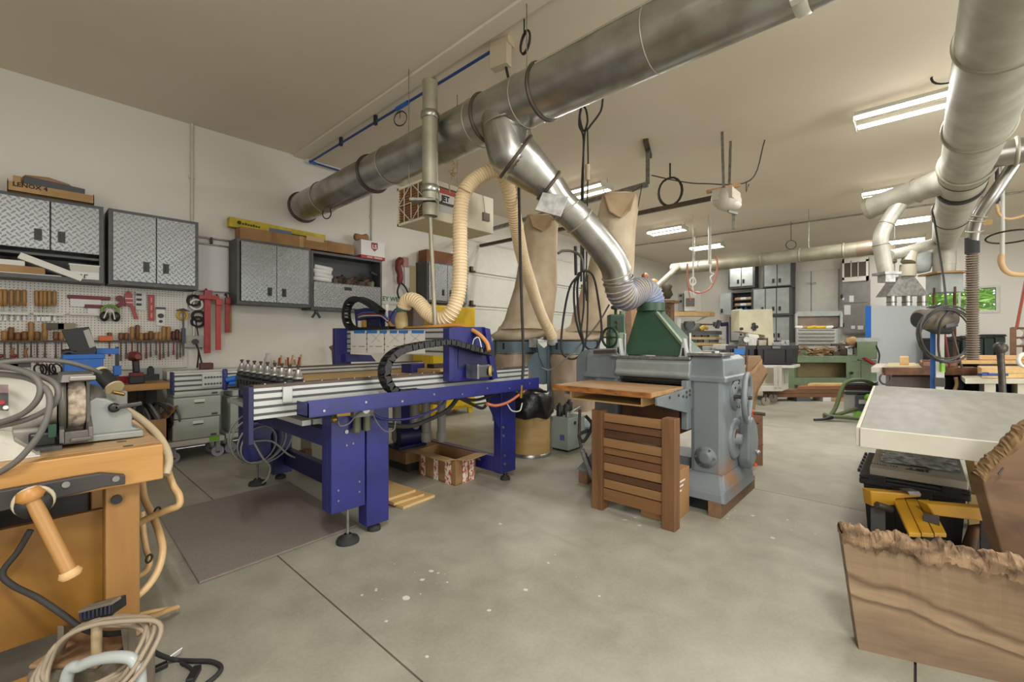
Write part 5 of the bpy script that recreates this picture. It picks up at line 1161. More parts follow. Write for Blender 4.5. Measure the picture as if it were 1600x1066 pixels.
pb('offcut_block', MB().cbox((2.45, 3.5, .93), (.2, .12, .08), .3), BLUE, 'small blue block lying on the router bed behind the black chain', 'block', .004)
pb('offcut_board', MB().cbox((2.65, 3.35, .905), (.35, .3, .04), .2), PINE, 'pale offcut board lying on the router bed under the gantry', 'board', .002)
pb('offcut_tool', MB().cbox((2.68, 3.38, .945), (.26, .1, .04), .1), DKW, 'dark flat tool lying on the pale offcut on the router bed', 'tool', .004)

# under the router
t = thing('vacuum_pump', 'vacuum pump with four upright grey pipes under the blue router', 'pump', U(655, 695, Z=.02))
for k_, (px, w_) in enumerate(((620, .04), (648, .045), (666, .045), (690, .04))):
    bt, tp = U(px, 690, d=4.15), U(px, 612, d=4.15)
    ob('pipe', MB().tube([bt, bt + V(0, 0, .1), tp], w_, 16), mat('pvc_grey', '9b978c', .5) if 'pvc_grey' not in MATS else MATS['pvc_grey'], t)
    ob('pipe_collar', MB().cyl(bt + V(0, 0, .02), bt + V(0, 0, .09), w_ * 1.2, n=16), MATS['pvc_grey'], t)
c = U(636, 690, d=4.15)
ob('blower', MB().cyl(c + V(-.1, 0, .06), c + V(.12, -.05, .06), .09, n=18).cbox(c + V(0, 0, -.03), (.3, .2, .03)), BLUED, t, bev=.004)
ob('manifold', MB().cyl(U(612, 625, d=4.2), U(697, 625, d=4.2), .045, n=14), MATS['pvc_grey'], t)
ob('base_board', MB().box((c.x - .15, c.y - .2, .09), (c.x + .3, c.y + .2, max(.12, c.z - .045))), CARD, t)
ob('base_foot', MB().box((c.x - .1, c.y - .15, 0), (c.x + .25, c.y + .15, .09)), DKW, t)
c = U(498, 715, d=4.3); pb('control_case', MB().cbox((c.x, c.y, .17), (.26, .2, .34), .1), mat('case_beige', 'a8a291', .5), 'beige control case standing on the floor under the router', 'case', .008)
c = U(477, 722, d=4.0); pb('wood_block', MB().cbox((c.x, c.y, .1), (.08, .08, .2), .4), LUMB, 'small brown wood block standing before the beige control case', 'block', .003)
# floor mat
m0, m1, m2 = U(247, 805, Z=0), U(311, 914, Z=0), U(562, 822, Z=0); m3 = m0 + m2 - m1
t = tag(ob('floor_mat', MB().prism([m1 + V(0, 0, .001), m2 + V(0, 0, .001), m3 + V(0, 0, .001), m0 + V(0, 0, .001)], (0, 0, .012)), CARPET, None, bev=.004), 'grey-brown ribbed floor mat lying beside the router legs', 'mat')
# plywood offcuts by the leg
a = U(618, 800, Z=0)
for k_, (dx, dy_, w, l, r_) in enumerate(((.06, .08, .3, .55, .1), (.03, .1, .26, .5, .0), (.0, .14, .24, .46, .05))):
    pb('plywood_board', MB().cbox((a.x + .12 + dx, a.y + .2 + dy_, .011 + .022 * k_), (w, l, .02), r_), (BIRCH, PINEY, BIRCH)[k_], 'pale plywood offcut, %s of three stacked by the blue leg' % ('bottom', 'middle', 'top')[k_], 'board', .002)
# open cardboard carton with red tape
a, b, c = U(712, 760, Z=0), U(655, 741, Z=0), U(743, 747, Z=0); e4 = b + c - a; H = V(0, 0, .215)
t = thing('open_cardboard_box', 'open brown cardboard box with red printed tape standing under the router', 'box', a)
for p, q in ((a, b), (b, e4), (e4, c), (c, a)):
    n_ = (q - p).cross(UP).normalized() * .006
    ob('side', MB().prism([p, q, q + H, p + H], n_), CARD, t)
ob('bottom', MB().prism([a, c, e4, b], (0, 0, .01)), CARD, t)
out = lambda p, q, m_: ((p + q) / 2 - m_); ctr = (a + e4) / 2
for p, q, ln, dz in ((a, b, .13, .015), (c, a, .13, .01), (b, e4, .12, -.1), (e4, c, .1, -.12)):
    o_ = ((p + q) / 2 - ctr); o_.z = 0; o_ = (o_ - (q - p) * (o_.dot(q - p) / (q - p).length_squared)).normalized()
    ob('flap', MB().prism([p + H, q + H, q + H + o_ * ln + V(0, 0, dz), p + H + o_ * ln + V(0, 0, dz)], (0, 0, .004)), CARDL, t)
REDT = mat('tape_red_white', 'b3473a', .6, 0, 'd8cdbb', 45, det=2, lo=.45, hi=.5)
for p, q, us in ((b, a, ((.08, .2), (.44, .56), (.74, .9))), (a, c, ((.3, .55), (.62, .88)))):
    n_ = -((q - p).cross(UP).normalized()) * .0; nn = (q - p).cross(UP).normalized()
    nn = nn if nn.dot(p - ctr) > 0 else -nn
    for u0, u1 in us: ob('printed_tape', MB().prism([p.lerp(q, u0) + nn * .0075, p.lerp(q, u1) + nn * .0075, p.lerp(q, u1) + nn * .0075 + H * .92, p.lerp(q, u0) + nn * .0075 + H * .92], nn * .001), REDT, t)
# fibre drum with a black liner
c = U(829, 700, d=4.63); c.z = 0
t = thing('fibre_drum', 'tan fibre drum lined with a black bag behind the blue router leg', 'drum', c)
ob('drum', MB().lathe([(.205, 0), (.205, .62), (.2, .62)], c, UP, 32), mat('fibre_tan', 'a88a55', .6, 0, '9a7c48', 3, (1, 1, 5)), t)
ob('base_hoop', MB().lathe([(.21, 0), (.212, .03), (.205, .035)], c, UP, 32), STEEL, t)
rr2 = random.Random(5); rings = []
for k_, (r, z) in enumerate(((.215, .4), (.235, .43), (.24, .5), (.235, .58), (.225, .64), (.2, .66), (.17, .64), (.16, .5))):
    rings.append([c + V(math.cos(q) * (r + .012 * math.sin(7 * q + k_ * 1.3) + rr2.uniform(-.006, .006)), math.sin(q) * (r + .012 * math.sin(7 * q + k_ * 1.3)), z + .012 * math.sin(5 * q)) for q in [2 * PI * i / 32 for i in range(32)]])
ob('bin_liner', MB().loft(rings, False, True), BLKBAG, t)
# ================================================================ dust collector with two cloth bags
t = thing('dust_collector', 'two-bag dust collector with tall cloth bags and blue-grey drums behind the planer', 'dust collector', U(850, 640, d=5.85))
rr3 = random.Random(11)
def bag(name, rings_px, m, n=28, wob=.03, dd=None):
    """rings_px: (px, py, half width px, distance)"""
    rings = []
    for k_, (px, py, hw, d) in enumerate(rings_px):
        d += .85; c = U(px, py, d=d); r = hw / F * d; rings.append([])
        for i in range(n):
            q = 2 * PI * i / n; w = 1 + wob * math.sin(3 * q + k_ * .9) + wob * .7 * math.sin(7 * q + k_ * .5)
            rings[-1].append(c + (RT * math.cos(q) + FW * math.sin(q) * (.85 if k_ > 4 else .35 + .1 * k_)) * r * w + UP * rr3.uniform(-.006, .006))
    return MB().loft(rings, True, True)
def fine(r_, k_=3):
    out = []
    for a_, b_ in zip(r_, r_[1:]):
        for j in range(k_): out.append(tuple(x + (y - x) * j / k_ for x, y in zip(a_, b_)))
    return out + [r_[-1]]
ob('upper_bag', bag('b', fine([(846, 336, 22, 5.1), (845, 350, 26, 5.1), (842, 400, 29, 5.1), (836, 450, 33, 5.1), (828, 500, 38, 5.15), (822, 514, 43, 5.15)]), FAB, wob=.045), FAB, t)
ob('bag_gather', bag('b', fine([(822, 510, 40, 5.15), (820, 517, 46, 5.15), (812, 524, 44, 5.2), (806, 531, 33, 5.2)], 2), FAB, wob=.05), FAB, t)
ob('upper_bag', bag('b', fine([(968, 302, 25, 4.5), (967, 318, 30, 4.5), (962, 360, 31, 4.5), (953, 420, 35, 4.6), (945, 470, 40, 4.7), (936, 505, 44, 4.75), (925, 518, 46, 4.8)]), FAB, wob=.045), FAB, t)
ob('bag_gather', bag('b', fine([(920, 514, 44, 4.8), (912, 520, 50, 4.8), (902, 527, 44, 4.8), (896, 532, 37, 4.8)], 2), FAB, wob=.05), FAB, t)
for pts, dd in ((((826, 337), (866, 335), (862, 352), (848, 362), (832, 354)), 5.72), (((943, 303), (995, 300), (986, 328), (970, 341), (952, 330)), 5.08)):
    ob('bag_fold', MB().prism([U(x_, y_, d=dd + (.1 if k_ < 2 else 0)) for k_, (x_, y_) in enumerate(pts)], FW * .05), FABD, t, bev=.015)
ob('bag_strap', MB().tube([U(946, 302, d=5.30), U(943, 296, d=5.30), V(5.2, U(943, 296, X=5.2).y, U(943, 300, X=5.2).z)], .005, 6).tube([U(988, 300, d=5.30), U(998, 294, d=5.25), V(5.2, U(1003, 288, X=5.2).y, U(1003, 289, X=5.2).z)], .005, 6), BLKR, t)
ob('bag_strap', MB().tube([U(830, 334, d=5.95), U(828, 345, X=5.2)], .005, 6).tube([U(862, 334, d=5.95), U(864, 330, X=5.2)], .005, 6), BLKR, t)
ob('bag_pole', MB().tube([U(1003, 290, d=5.25), U(990, 360, d=5.35), U(975, 470, d=5.45)], .006, 6), BLKR, t)
DCB = mat('collector_blue_grey', '6f8490', .45, .1, '62747f', 6)
for px, d, r in ((805, 6.05, .265), (896, 5.65, .29)):
    c = U(px, 541, d=d); c.z = 1.2 - 11 / F * d
    z0 = c.z - .1; z1 = c.z + .085
    ob('drum_ring', MB().cyl(V(c.x, c.y, z0), V(c.x, c.y, z1), r, n=32), DCB, t)
    ob('drum_clamp', MB().ring(V(c.x, c.y, z1 - .01), UP, r, .012, 32), IRON, t); ob('drum_clamp', MB().ring(V(c.x, c.y, z0 + .01), UP, r, .012, 32), STEEL, t)
    rings = []
    for k_, (f, dz) in enumerate(((1, 0), (1.02, -.06), (.96, -.16), (1.02, -.3), (1.05, -.42), (.98, -.55), (.9, -.7))):
        rings.append([V(c.x, c.y, z0 + dz) + V(math.cos(q), math.sin(q), 0) * r * f * (1 + .05 * math.sin(5 * q + k_) + .03 * math.sin(9 * q - k_)) for q in [2 * PI * i / 32 for i in range(32)]])
    ob('lower_bag', MB().loft(rings, True, True), CLEAR, t)
    for s_ in (-1, 1): ob('leg', MB().box((c.x + s_ * (r + .02) * RT.x - .02, c.y + s_ * (r + .02) * RT.y - .02, .08), (c.x + s_ * (r + .02) * RT.x + .02, c.y + s_ * (r + .02) * RT.y + .02, z1)), DCB, t)
for q_ in (U(787, 541, d=5.83), U(870, 541, d=5.41)): ob('clip', MB().cbox(q_, (.02, .02, .08)), BLK, t)
ob('bolt_plate', MB().cbox(U(833, 536, d=5.85), (.06, .1, .12), .5), STEEL, t)
ob('inlet_chute', MB().prism([U(x_, y_, d=5.75) for x_, y_ in ((838, 533), (851, 545), (866, 533), (864, 560), (858, 590), (849, 572), (842, 556))], FW * .25), DCB, t, bev=.004)
ob('fan_case', MB().cyl(U(848, 575, d=5.85), U(848, 575, d=5.85) + FW * .18, .22, n=28), DCB, t)
ob('hose_cuff', MB().cyl(U(861, 522, d=5.41), U(864, 534, d=5.51), .066, n=18), WHT, t)
c = U(850, 640, d=5.85); ob('base', MB().cbox((c.x, c.y, .06), (.5, 1.25, .04), AX), DCB, t)
for a_ in (-.5, .5):
    for b_ in (-.18, .18): ob('caster', MB().sph(V(c.x, c.y, .03) + RT * a_ + FW * b_, .03, 10, 6), BLKR, t)
ob('post', MB().box((c.x - .04 + RT.x * .27, c.y - .04 + RT.y * .27, .08), (c.x + .04 + RT.x * .27, c.y + .04 + RT.y * .27, 1.0)), DCB, t)

# grey control box beside the planer
c = U(888, 708, Z=0)
t = thing('control_box', 'pale grey steel control box on the floor left of the planer', 'control box', (c.x + .1, c.y + .1, 0))
ob('case', MB().box((c.x, c.y, .02), (c.x + .32, c.y + .24, .36)), mat('box_grey_green', '8d9891', .5), t, bev=.01)
ob('foot_rail', MB().box((c.x + .02, c.y + .02, 0), (c.x + .3, c.y + .22, .02)), BLK, t)
ob('badge', MB().prism([(c.x - .002, c.y + .05, .12), (c.x - .002, c.y + .11, .12), (c.x - .002, c.y + .11, .18), (c.x - .002, c.y + .05, .18)], (.002, 0, 0)), mat('badge_blue', '4d5a8c', .5), t)
ob('switch', MB().cbox((c.x + .12, c.y - .004, .3), (.03, .01, .03)), BLK, t)
for k_, (dx, h) in enumerate(((.08, .14), (.2, .12), (.26, .16))):
    pb('spray_can', MB().lathe([(.035, 0), (.037, .01), (.037, h * .8), (.02, h * .88), (.018, h)], (c.x + dx, c.y + .17, .361), UP, 14, True), BLK, 'black can standing on the grey control box, %s from the left' % ORD[k_], 'can')
pb('pump_handle', MB().tube([(c.x + .1, c.y + .06, .375), (c.x + .2, c.y + .07, .42), (c.x + .3, c.y + .05, .45)], .014, 8).cyl((c.x + .08, c.y + .06, .36), (c.x + .08, c.y + .06, .42), .03, n=12), STEEL, 'bare metal lever lying on top of the grey control box', 'lever')

# ================================================================ the thickness planer
PBASE = mat('planer_base', '737b7e', .45); kk = NodeKit(PBASE)
geo = kk.N.new('ShaderNodeNewGeometry'); vm = kk.N.new('ShaderNodeVectorMath'); vm.operation = 'DISTANCE'; kk.L.new(geo.outputs['Position'], vm.inputs[0]); vm.inputs[1].default_value = (3.36, .93, .24)
n_ = kk.N.new('ShaderNodeTexNoise'); n_.inputs['Scale'].default_value = 26; kk.L.new(geo.outputs['Position'], n_.inputs['Vector'])
kk.mix(kk.m('MULTIPLY', kk.m('SMOOTH_MIN', kk.m('MAXIMUM', kk.m('SUBTRACT', 1.15, kk.m('ADD', kk.m('MULTIPLY', vm.outputs['Value'], 6.5), kk.m('MULTIPLY', kk.m('SUBTRACT', n_.outputs['Fac'], .5), 1.2))), 0), 1, .1), .9), '70787b', '8f5f30')
t = PL = thing('thickness_planer', 'old grey cast iron thickness planer with wooden infeed board and green hood', 'planer', (3.5, 1.5, 0))
def rbox(lo, hi, b): return MB().box(lo, hi)
ob('base', MB().loft([[V(x_, y_, .1) for x_, y_ in ((3.12, .93), (3.86, .93), (3.86, 1.3), (3.12, 1.3))], [V(x_, y_, .17) for x_, y_ in ((3.13, .94), (3.85, .94), (3.85, 1.29), (3.13, 1.29))], [V(x_, y_, .25) for x_, y_ in ((3.24, .985), (3.76, .985), (3.76, 1.22), (3.24, 1.22))]]), PBASE, t, bev=.025)
ob('base', MB().loft([[V(x_, y_, .1) for x_, y_ in ((3.12, 1.74), (3.86, 1.74), (3.86, 2.12), (3.12, 2.12))], [V(x_, y_, .25) for x_, y_ in ((3.24, 1.8), (3.76, 1.8), (3.76, 2.03), (3.24, 2.03))]]), GREY, t, bev=.02)
ob('base_web', MB().box((3.4, 1.2, .12), (3.7, 1.82, .3)), GREY, t)
ob('column', MB().box((3.25, .98, .22), (3.76, 1.215, .95)), PBASE, t, bev=.035)
ob('column', MB().box((3.25, 1.79, .22), (3.76, 2.03, .95)), GREY, t, bev=.035)
ob('cap', MB().loft([[V(x_, y_, z_) for x_, y_ in ((3.25 - o_, .98 - o_), (3.76 + o_, .98 - o_), (3.76 + o_, 1.215 + o_), (3.25 - o_, 1.215 + o_))] for z_, o_ in ((.9, .018), (.93, .018), (.935, .005), (1.05, .0), (1.08, -.03))]), GREY, t, bev=.02)
ob('cap', MB().loft([[V(x_, y_, z_) for x_, y_ in ((3.25 - o_, 1.79 - o_), (3.76 + o_, 1.79 - o_), (3.76 + o_, 2.1 + o_), (3.25 - o_, 2.1 + o_))] for z_, o_ in ((.88, .015), (.91, .015), (.915, .0), (1.06, .0), (1.115, -.04))]), GREY, t, bev=.03)
ob('gear_cover', MB().prism([(3.28, 2.0, .75), (3.28, 2.22, .75)] + [(3.28, 2.1 + .122 * math.cos(q), .985 + .122 * math.sin(q)) for q in [PI * i / 12 for i in range(13)]] + [(3.28, 1.98, .9)], (.46, 0, 0)), GREY, t)
hd = [(3.22, .905), (3.2, .925), (3.2, .945), (3.215, .955), (3.215, 1.02), (3.24, 1.045), (3.7, 1.045), (3.7, .905)]
ob('head_casting', MB().prism([(x_, 1.2, z_) for x_, z_ in hd], (0, .6, 0)), mat('planer_worn', '8f938f', .4, .15, '7f8583', 6), t, bev=.008)
ob('feed_slot', MB().box((3.3, 1.21, .86), (3.68, 1.8, .905)), BLK, t)
ob('roller', MB().cyl((3.32, 1.21, .885), (3.32, 1.8, .885), .022, n=14), IRON, t)
ob('bed', MB().box((3.0, 1.215, .79), (3.8, 1.79, .845)), STEEL, t, bev=.004)
ob('infeed_board', MB().box((2.65, 1.225, .828), (3.16, 2.0, .86)), PBOARD, t, bev=.003)
ob('board_lipping', MB().box((2.635, 1.225, .826), (2.65, 1.62, .86)).box((2.635, 1.62, .822), (2.65, 2.0, .861)), mat('lipping_orange', 'a56a2c', .6, 0, '6e421f', 9, (1, 1, 3)), t, bev=.002)
ob('infeed_bracket', MB().prism([(2.67, 1.215, .828), (3.26, 1.215, .85), (3.26, 1.215, .7), (3.18, 1.215, .67), (2.67, 1.215, .78)], (0, -.018, 0)), GREY, t, bev=.003)
ob('infeed_bracket', MB().prism([(2.72, 1.95, .826), (3.26, 1.95, .826), (3.26, 1.95, .7), (2.72, 1.95, .79)], (0, -.018, 0)), GREY, t)
bo = MB()
for x_, z_ in ((3.0, .815), (3.08, .8), (3.14, .825), (3.14, .79), (3.2, .83), (3.2, .8), (2.85, .815)): bo.cyl((x_, 1.197, z_), (x_, 1.19, z_), .009, n=8)
o = ob('bracket_bolts', bo, IRON, t); o['kind'] = 'stuff'
ob('guide_strip', MB().box((3.17, 1.2, .55), (3.25, 1.245, .9)), GREY, t, bev=.004)
ob('bed_support', MB().box((3.22, 1.28, .5), (3.6, 1.74, .79)), RUST, t)
ob('screw_post', MB().cyl((3.45, 1.5, .12), (3.45, 1.5, .6), .05, n=16), IRON, t)
tr_ = MB().box((2.72, 1.32, .755), (3.05, 1.9, .765)).box((2.72, 1.32, .765), (3.05, 1.335, .815)).box((2.72, 1.885, .765), (3.05, 1.9, .815)).box((2.72, 1.32, .812), (3.05, 1.9, .822))
ob('under_tray', tr_, PINEY, t)
c = U(1102, 715, X=3.24); ob('cover_plate', MB().lathe([(.075, 0), (.075, .012), (.05, .016), (.045, .03), (.03, .034), (.001, .034)], c + V(.01, 0, 0), (-1, 0, 0), 24), GREY, t)
bo = MB()
for q in range(6): bo.cyl(c + V(-.0, .062 * math.cos(q * PI / 3), .062 * math.sin(q * PI / 3)), c + V(-.01, .062 * math.cos(q * PI / 3), .062 * math.sin(q * PI / 3)), .008, n=8)
o = ob('cover_bolts', bo, STEEL, t); o['kind'] = 'stuff'
def side(px, py, Y=.98): return U(px, py, Y=Y)
c = V(3.5, .98, .79); ob('bearing_flange', MB().lathe([(.11, 0), (.11, .014), (.085, .02), (.07, .03), (.045, .03), (.04, .015), (.001, .015)], c, (0, -1, 0), 28), GREY, t)
bo = MB()
for q in range(6): bo.cyl(c + V(.085 * math.cos(q * PI / 3 + .3), -.012, .085 * math.sin(q * PI / 3 + .3)), c + V(.085 * math.cos(q * PI / 3 + .3), -.026, .085 * math.sin(q * PI / 3 + .3)), .007, n=8)
o = ob('flange_bolts', bo, IRON, t); o['kind'] = 'stuff'
c = V(3.5, .98, .47); ob('drive_disc', MB().lathe([(.15, 0), (.15, .012), (.125, .02), (.11, .012), (.04, .012), (.035, .05), (.001, .05)], c, (0, -1, 0), 32), GREY, t)
ob('disc_recess', MB().cyl(c + V(.01, -.012, .02), c + V(.01, -.018, .02), .05, n=18), RUST, t)
gd_ = [(3.57, .6), (3.66, .62), (3.76, .55), (3.8, .44), (3.78, .33), (3.7, .26), (3.6, .23), (3.56, .3)]
ob('belt_guard', MB().prism([(x_, .98, z_) for x_, z_ in gd_], (0, -.09, 0)), GREY, t, bev=.02)
ob('side_slot', MB().box((3.6, .975, .68), (3.615, .981, .9)), BLK, t)
w = V(3.42, .875, .787)
ob('handwheel', MB().ring(w, (-.135, 1, 0), .165, .018, 36, 8), GREY, t)
for q in range(4): ob('wheel_spoke', MB().beam(w, w + V(math.cos(q * PI / 2 + .4), .135 * math.cos(q * PI / 2 + .4), math.sin(q * PI / 2 + .4)) * .16, .025, .014, (0, 1, 0)), GREY, t)
ob('wheel_shaft', MB().cyl(w + V(0, -.03, 0), V(3.42, .985, .787), .014, n=12), IRON, t)
ob('wheel_knob', MB().cyl(w + V(.1, -.02, -.12), w + V(.1, -.09, -.12), .012, n=10), IRON, t)
ob('crank_lever', MB().tube([V(3.7, .93, .375), V(3.71, .905, .36), V(3.72, .885, .345)], [.014, .012, .014], 10).sph(V(3.722, .88, .342), .02), STEEL, t)
for yy in (1.235, 1.77):    # chip breaker posts on top
    z0 = 1.045; A_ = MB()
    A_.prism([(3.28, yy, z0), (3.28, yy + .075, z0), (3.28, yy + .055, z0 + .1), (3.28, yy + .045, z0 + .16), (3.28, yy + .03, z0 + .16), (3.28, yy + .02, z0 + .1)], (.05, 0, 0))
    ob('post_casting', A_, GREYL, t, bev=.006); ob('post_window', MB().prism([(3.277, yy + .026, z0 + .03), (3.277, yy + .05, z0 + .03), (3.277, yy + .043, z0 + .09), (3.277, yy + .033, z0 + .09)], (.004, 0, 0)), BLK, t)
    ob('post_rod', MB().cyl((3.36, yy + .02, z0), (3.36, yy + .02, z0 + .2), .012, n=10), STEEL, t)
ob('grinder_bar', MB().box((3.22, 1.2, 1.05), (3.26, 1.85, 1.068)), STEEL, t, bev=.003)
ob('top_plate', MB().box((3.24, .98, 1.08), (3.5, 1.23, 1.1)).cyl((3.3, 1.05, 1.1), (3.3, 1.05, 1.115), .025, n=10), STEEL, t, bev=.003)
ob('left_linkage', MB().beam((3.22, 1.8, 1.1), (3.22, 2.0, 1.09), .03, .03), IRON, t)
# hood
hx = 3.42; z0 = 1.07
b4 = [V(hx, 1.83, z0), V(hx, 1.255, z0), V(hx + .3, 1.255, z0), V(hx + .3, 1.83, z0)]
t4 = [V(hx + .1, 1.77, 1.42), V(hx + .1, 1.585, 1.42), V(hx + .28, 1.585, 1.42), V(hx + .28, 1.77, 1.42)]
hood = ob('dust_hood', MB().loft([b4, t4]), GRN, t, bev=.004)
ob('hood_neck', MB().loft([t4, [V(hx + .11 + .09 + .1 * math.cos(q), 1.677 + .105 * math.sin(q), 1.5) for q in (PI * .75, -PI * .75, -PI * .25, PI * .25)]]).cyl((hx + .19, 1.677, 1.44), (hx + .19, 1.677, 1.51), .115, n=24), GRN, hood, bev=.004)
ob('hood_edge', MB().beam(b4[1] + V(0, -.0, 0), t4[1], .03, .02), GRNL, hood)
for b_ in ((3.11, .955, 0), (3.11, 2.0, 0)):
    pb('skid_beam', MB().box((b_[0], b_[1], 0), (3.95, b_[1] + .085, .1)), LUMBX, 'timber skid under the %s foot of the planer' % ('handwheel side' if b_[1] < 1 else 'dust collector side'), 'timber', .003)
pb('gap_shade_block', MB().box((3.2, 1.06, 0), (3.75, 1.28, .1)), BLK, 'black stand-in for the shade in the gap under the planer right foot', 'block', .003)  # shade of the open gap put in as a black box

# slatted cedar panel leaning in front of the planer
X_ = 2.7; yr, yl_ = 1.1, 1.7
t = thing('slatted_panel', 'cedar slatted bench end panel with two posts standing before the planer', 'panel', (X_, 1.4, 0))
ob('post', MB().box((X_, yr, 0), (X_ + .085, yr + .085, .7)), CEDARZ, t, bev=.004); ob('post', MB().box((X_, yl_ - .085, 0), (X_ + .085, yl_, .7)), CEDARZ, t, bev=.004)
zs_ = .075
for k_, (h, key) in enumerate(((.085, 'b'), (.066, 'd'), (.05, 'c'), (.066, 'd'), (.056, 'a'), (.05, 'b'), (.066, 'd'), (.058, 'c'), (.05, 'a'), (.066, 'd'))):
    ob('slat', MB().box((X_ + .02 + (.008 if k_ % 2 else 0), yr + .085, zs_), (X_ + .05, yl_ - .085, zs_ + h - .006)), CEDAR[key], t, bev=.002); zs_ += h
t = thing('plain_carton', 'brown carton with white print standing behind the cedar slatted panel', 'box', (2.95, 1.25, 0))
ob('carton', MB().box((2.81, 1.16, 0), (3.1, 1.38, .32)), mat('carton_tan', '9a7349', .7), t, bev=.003)
for k_ in range(3): ob('printed_line', MB().box((2.86, 1.158, .24 - .03 * k_), (3.02 - .03 * k_, 1.16, .25 - .03 * k_)), PAPER, t)
# air line and levers left of the planer foot
for k_, (pts, r, m_, lb) in enumerate((([(906, 640), (905, 680), (908, 700)], .012, IRON, 'thin iron rod standing beside the planer left foot'), ([(915, 650), (925, 665), (912, 690), (905, 680), (920, 672)], .014, BLKR, 'black cable loops beside the planer left foot'), ([(909, 702), (918, 728), (926, 748)], .02, STEEL, 'bare steel lever leaning by the planer left foot'), ([(914, 708), (922, 730), (928, 752)], .012, BLK, 'black pedal bar leaning by the planer left foot'))):
    pts3 = [U(x_, y_, d=3.6) for x_, y_ in pts]
    pb(('iron_rod', 'cable_tangle', 'steel_lever', 'pedal_bar')[k_], MB().tube(curve(pts3, 5), r, 8), m_, lb, ('rod', 'cable', 'lever', 'bar')[k_])
# green machine head behind
c = U(962, 520, d=4.65)
t = thing('green_mortiser', 'green machine head with handwheel standing behind the planer left of hood', 'machine', (c.x, c.y, 0))
ob('column', MB().cyl((c.x, c.y, 0), (c.x, c.y, c.z), .1, n=16), GRNL, t)
ob('head', MB().cbox(c + V(0, 0, .04), (.16, .14, .3), AX - PI / 2), GRN, t, bev=.015)
ob('ram', MB().cbox(c + RT * .07 + V(0, 0, .08), (.05, .06, .3), AX - PI / 2), GRNL, t, bev=.008)
for k_ in range(4): ob('knob', MB().cyl(c - FW * .08 + V(0, 0, -.04 + .05 * k_), c - FW * .1 + V(0, 0, -.04 + .05 * k_), .014, n=10), IRON, t)
ob('top_knob', MB().lathe([(.015, 0), (.015, .05), (.05, .06), (.05, .09), (.001, .1)], c + V(0, 0, .19), UP, 14), GRN, t)
w = c - RT * .085 + V(0, 0, -.05); ob('handwheel', MB().ring(w - FW * .1, RT * .8 + FW * .6, .1, .013, 28, 8), GRN, t)
for q in range(3): ob('wheel_spoke', MB().beam(w - FW * .1 - V(0, 0, .095) if q == 0 else w - FW * .1 + (FW * .8 - RT * .6) * (.09 if q == 1 else -.09), w - FW * .1, .014, .014), GRN, t)
ob('wheel_hub', MB().cyl(w - FW * .1, w + RT * .06, .02, n=10), GRN, t)
# timber offcuts leaning between hood and wall
for k_, (pts, m_, lb) in enumerate((([(976, 475), (985, 472), (990, 520), (978, 540)], LUMB, 'brown board leaning behind the green planer hood, left of three'), ([(985, 482), (996, 474), (1000, 520), (986, 545)], SLABL, 'pale cut-out board leaning behind the green hood, middle of three'), ([(994, 472), (1002, 470), (1004, 545), (992, 545)], RUST, 'dark brown board leaning behind the green hood, right of three'))):
    d = 5.0 + .12 * k_; q4 = [U(x_, y_, d=d) for x_, y_ in pts]; q4[2] = V(q4[2].x, q4[2].y, 0) - FW * .25; q4[3] = V(q4[3].x, q4[3].y, 0) - FW * .25
    pb('leaning_board', MB().prism(q4, FW * .025), m_, lb, 'board', .003)

# boards and pipe clamps right of the planer
a = U(1192, 728, Z=0); c = U(1168, 728, Z=0)
t = thing('board_blank', 'brown glued board standing on edge behind the planer handwheel', 'board', a)
ob('board', MB().prism([V(a.x, a.y, 0), V(a.x - .1, a.y + .3, 0), V(a.x - .1, a.y + .3, .5), V(a.x, a.y, .5)], (.05, .02, 0)), LUMB, t, bev=.003)
for k_ in range(3): ob('saw_kerf', MB().beam(V(a.x - .012, a.y + .03, .12 + .14 * k_), V(a.x - .06, a.y + .17, .12 + .14 * k_), .006, .01), BLK, t)
for k_, (px, y0_, y1_) in enumerate(((1153, 606, 726), (1160, 604, 728), (1168, 640, 732))):
    d = 3.95 + .06 * k_; p, q = U(px, y1_, d=d), U(px, y0_, d=d); p.z = max(p.z, .0)
    h_ = thing('pipe_clamp', 'orange pipe clamp standing between planer and brown board, %s from the left' % ORD[k_], 'clamp', p, 0, 'orange pipe clamps')
    ob('pipe', MB().cyl(p, q, .013, n=10), IRON, h_)
    for f in (.08, .38, .62, .95):
        s_ = p.lerp(q, f); ob('clamp_head', MB().cbox(s_ + RT * .02, (.06, .05, .05), AX - PI / 2 + .2 * k_).cyl(s_ + RT * .05 - FW * .05, s_ + RT * .05 + FW * .05, .016, n=10), ORG, h_, bev=.006)
    ob('crank', MB().cyl(p + V(0, 0, .2) + RT * .05, p + V(0, 0, .22) + RT * .14, .008, n=8), REDD, h_)
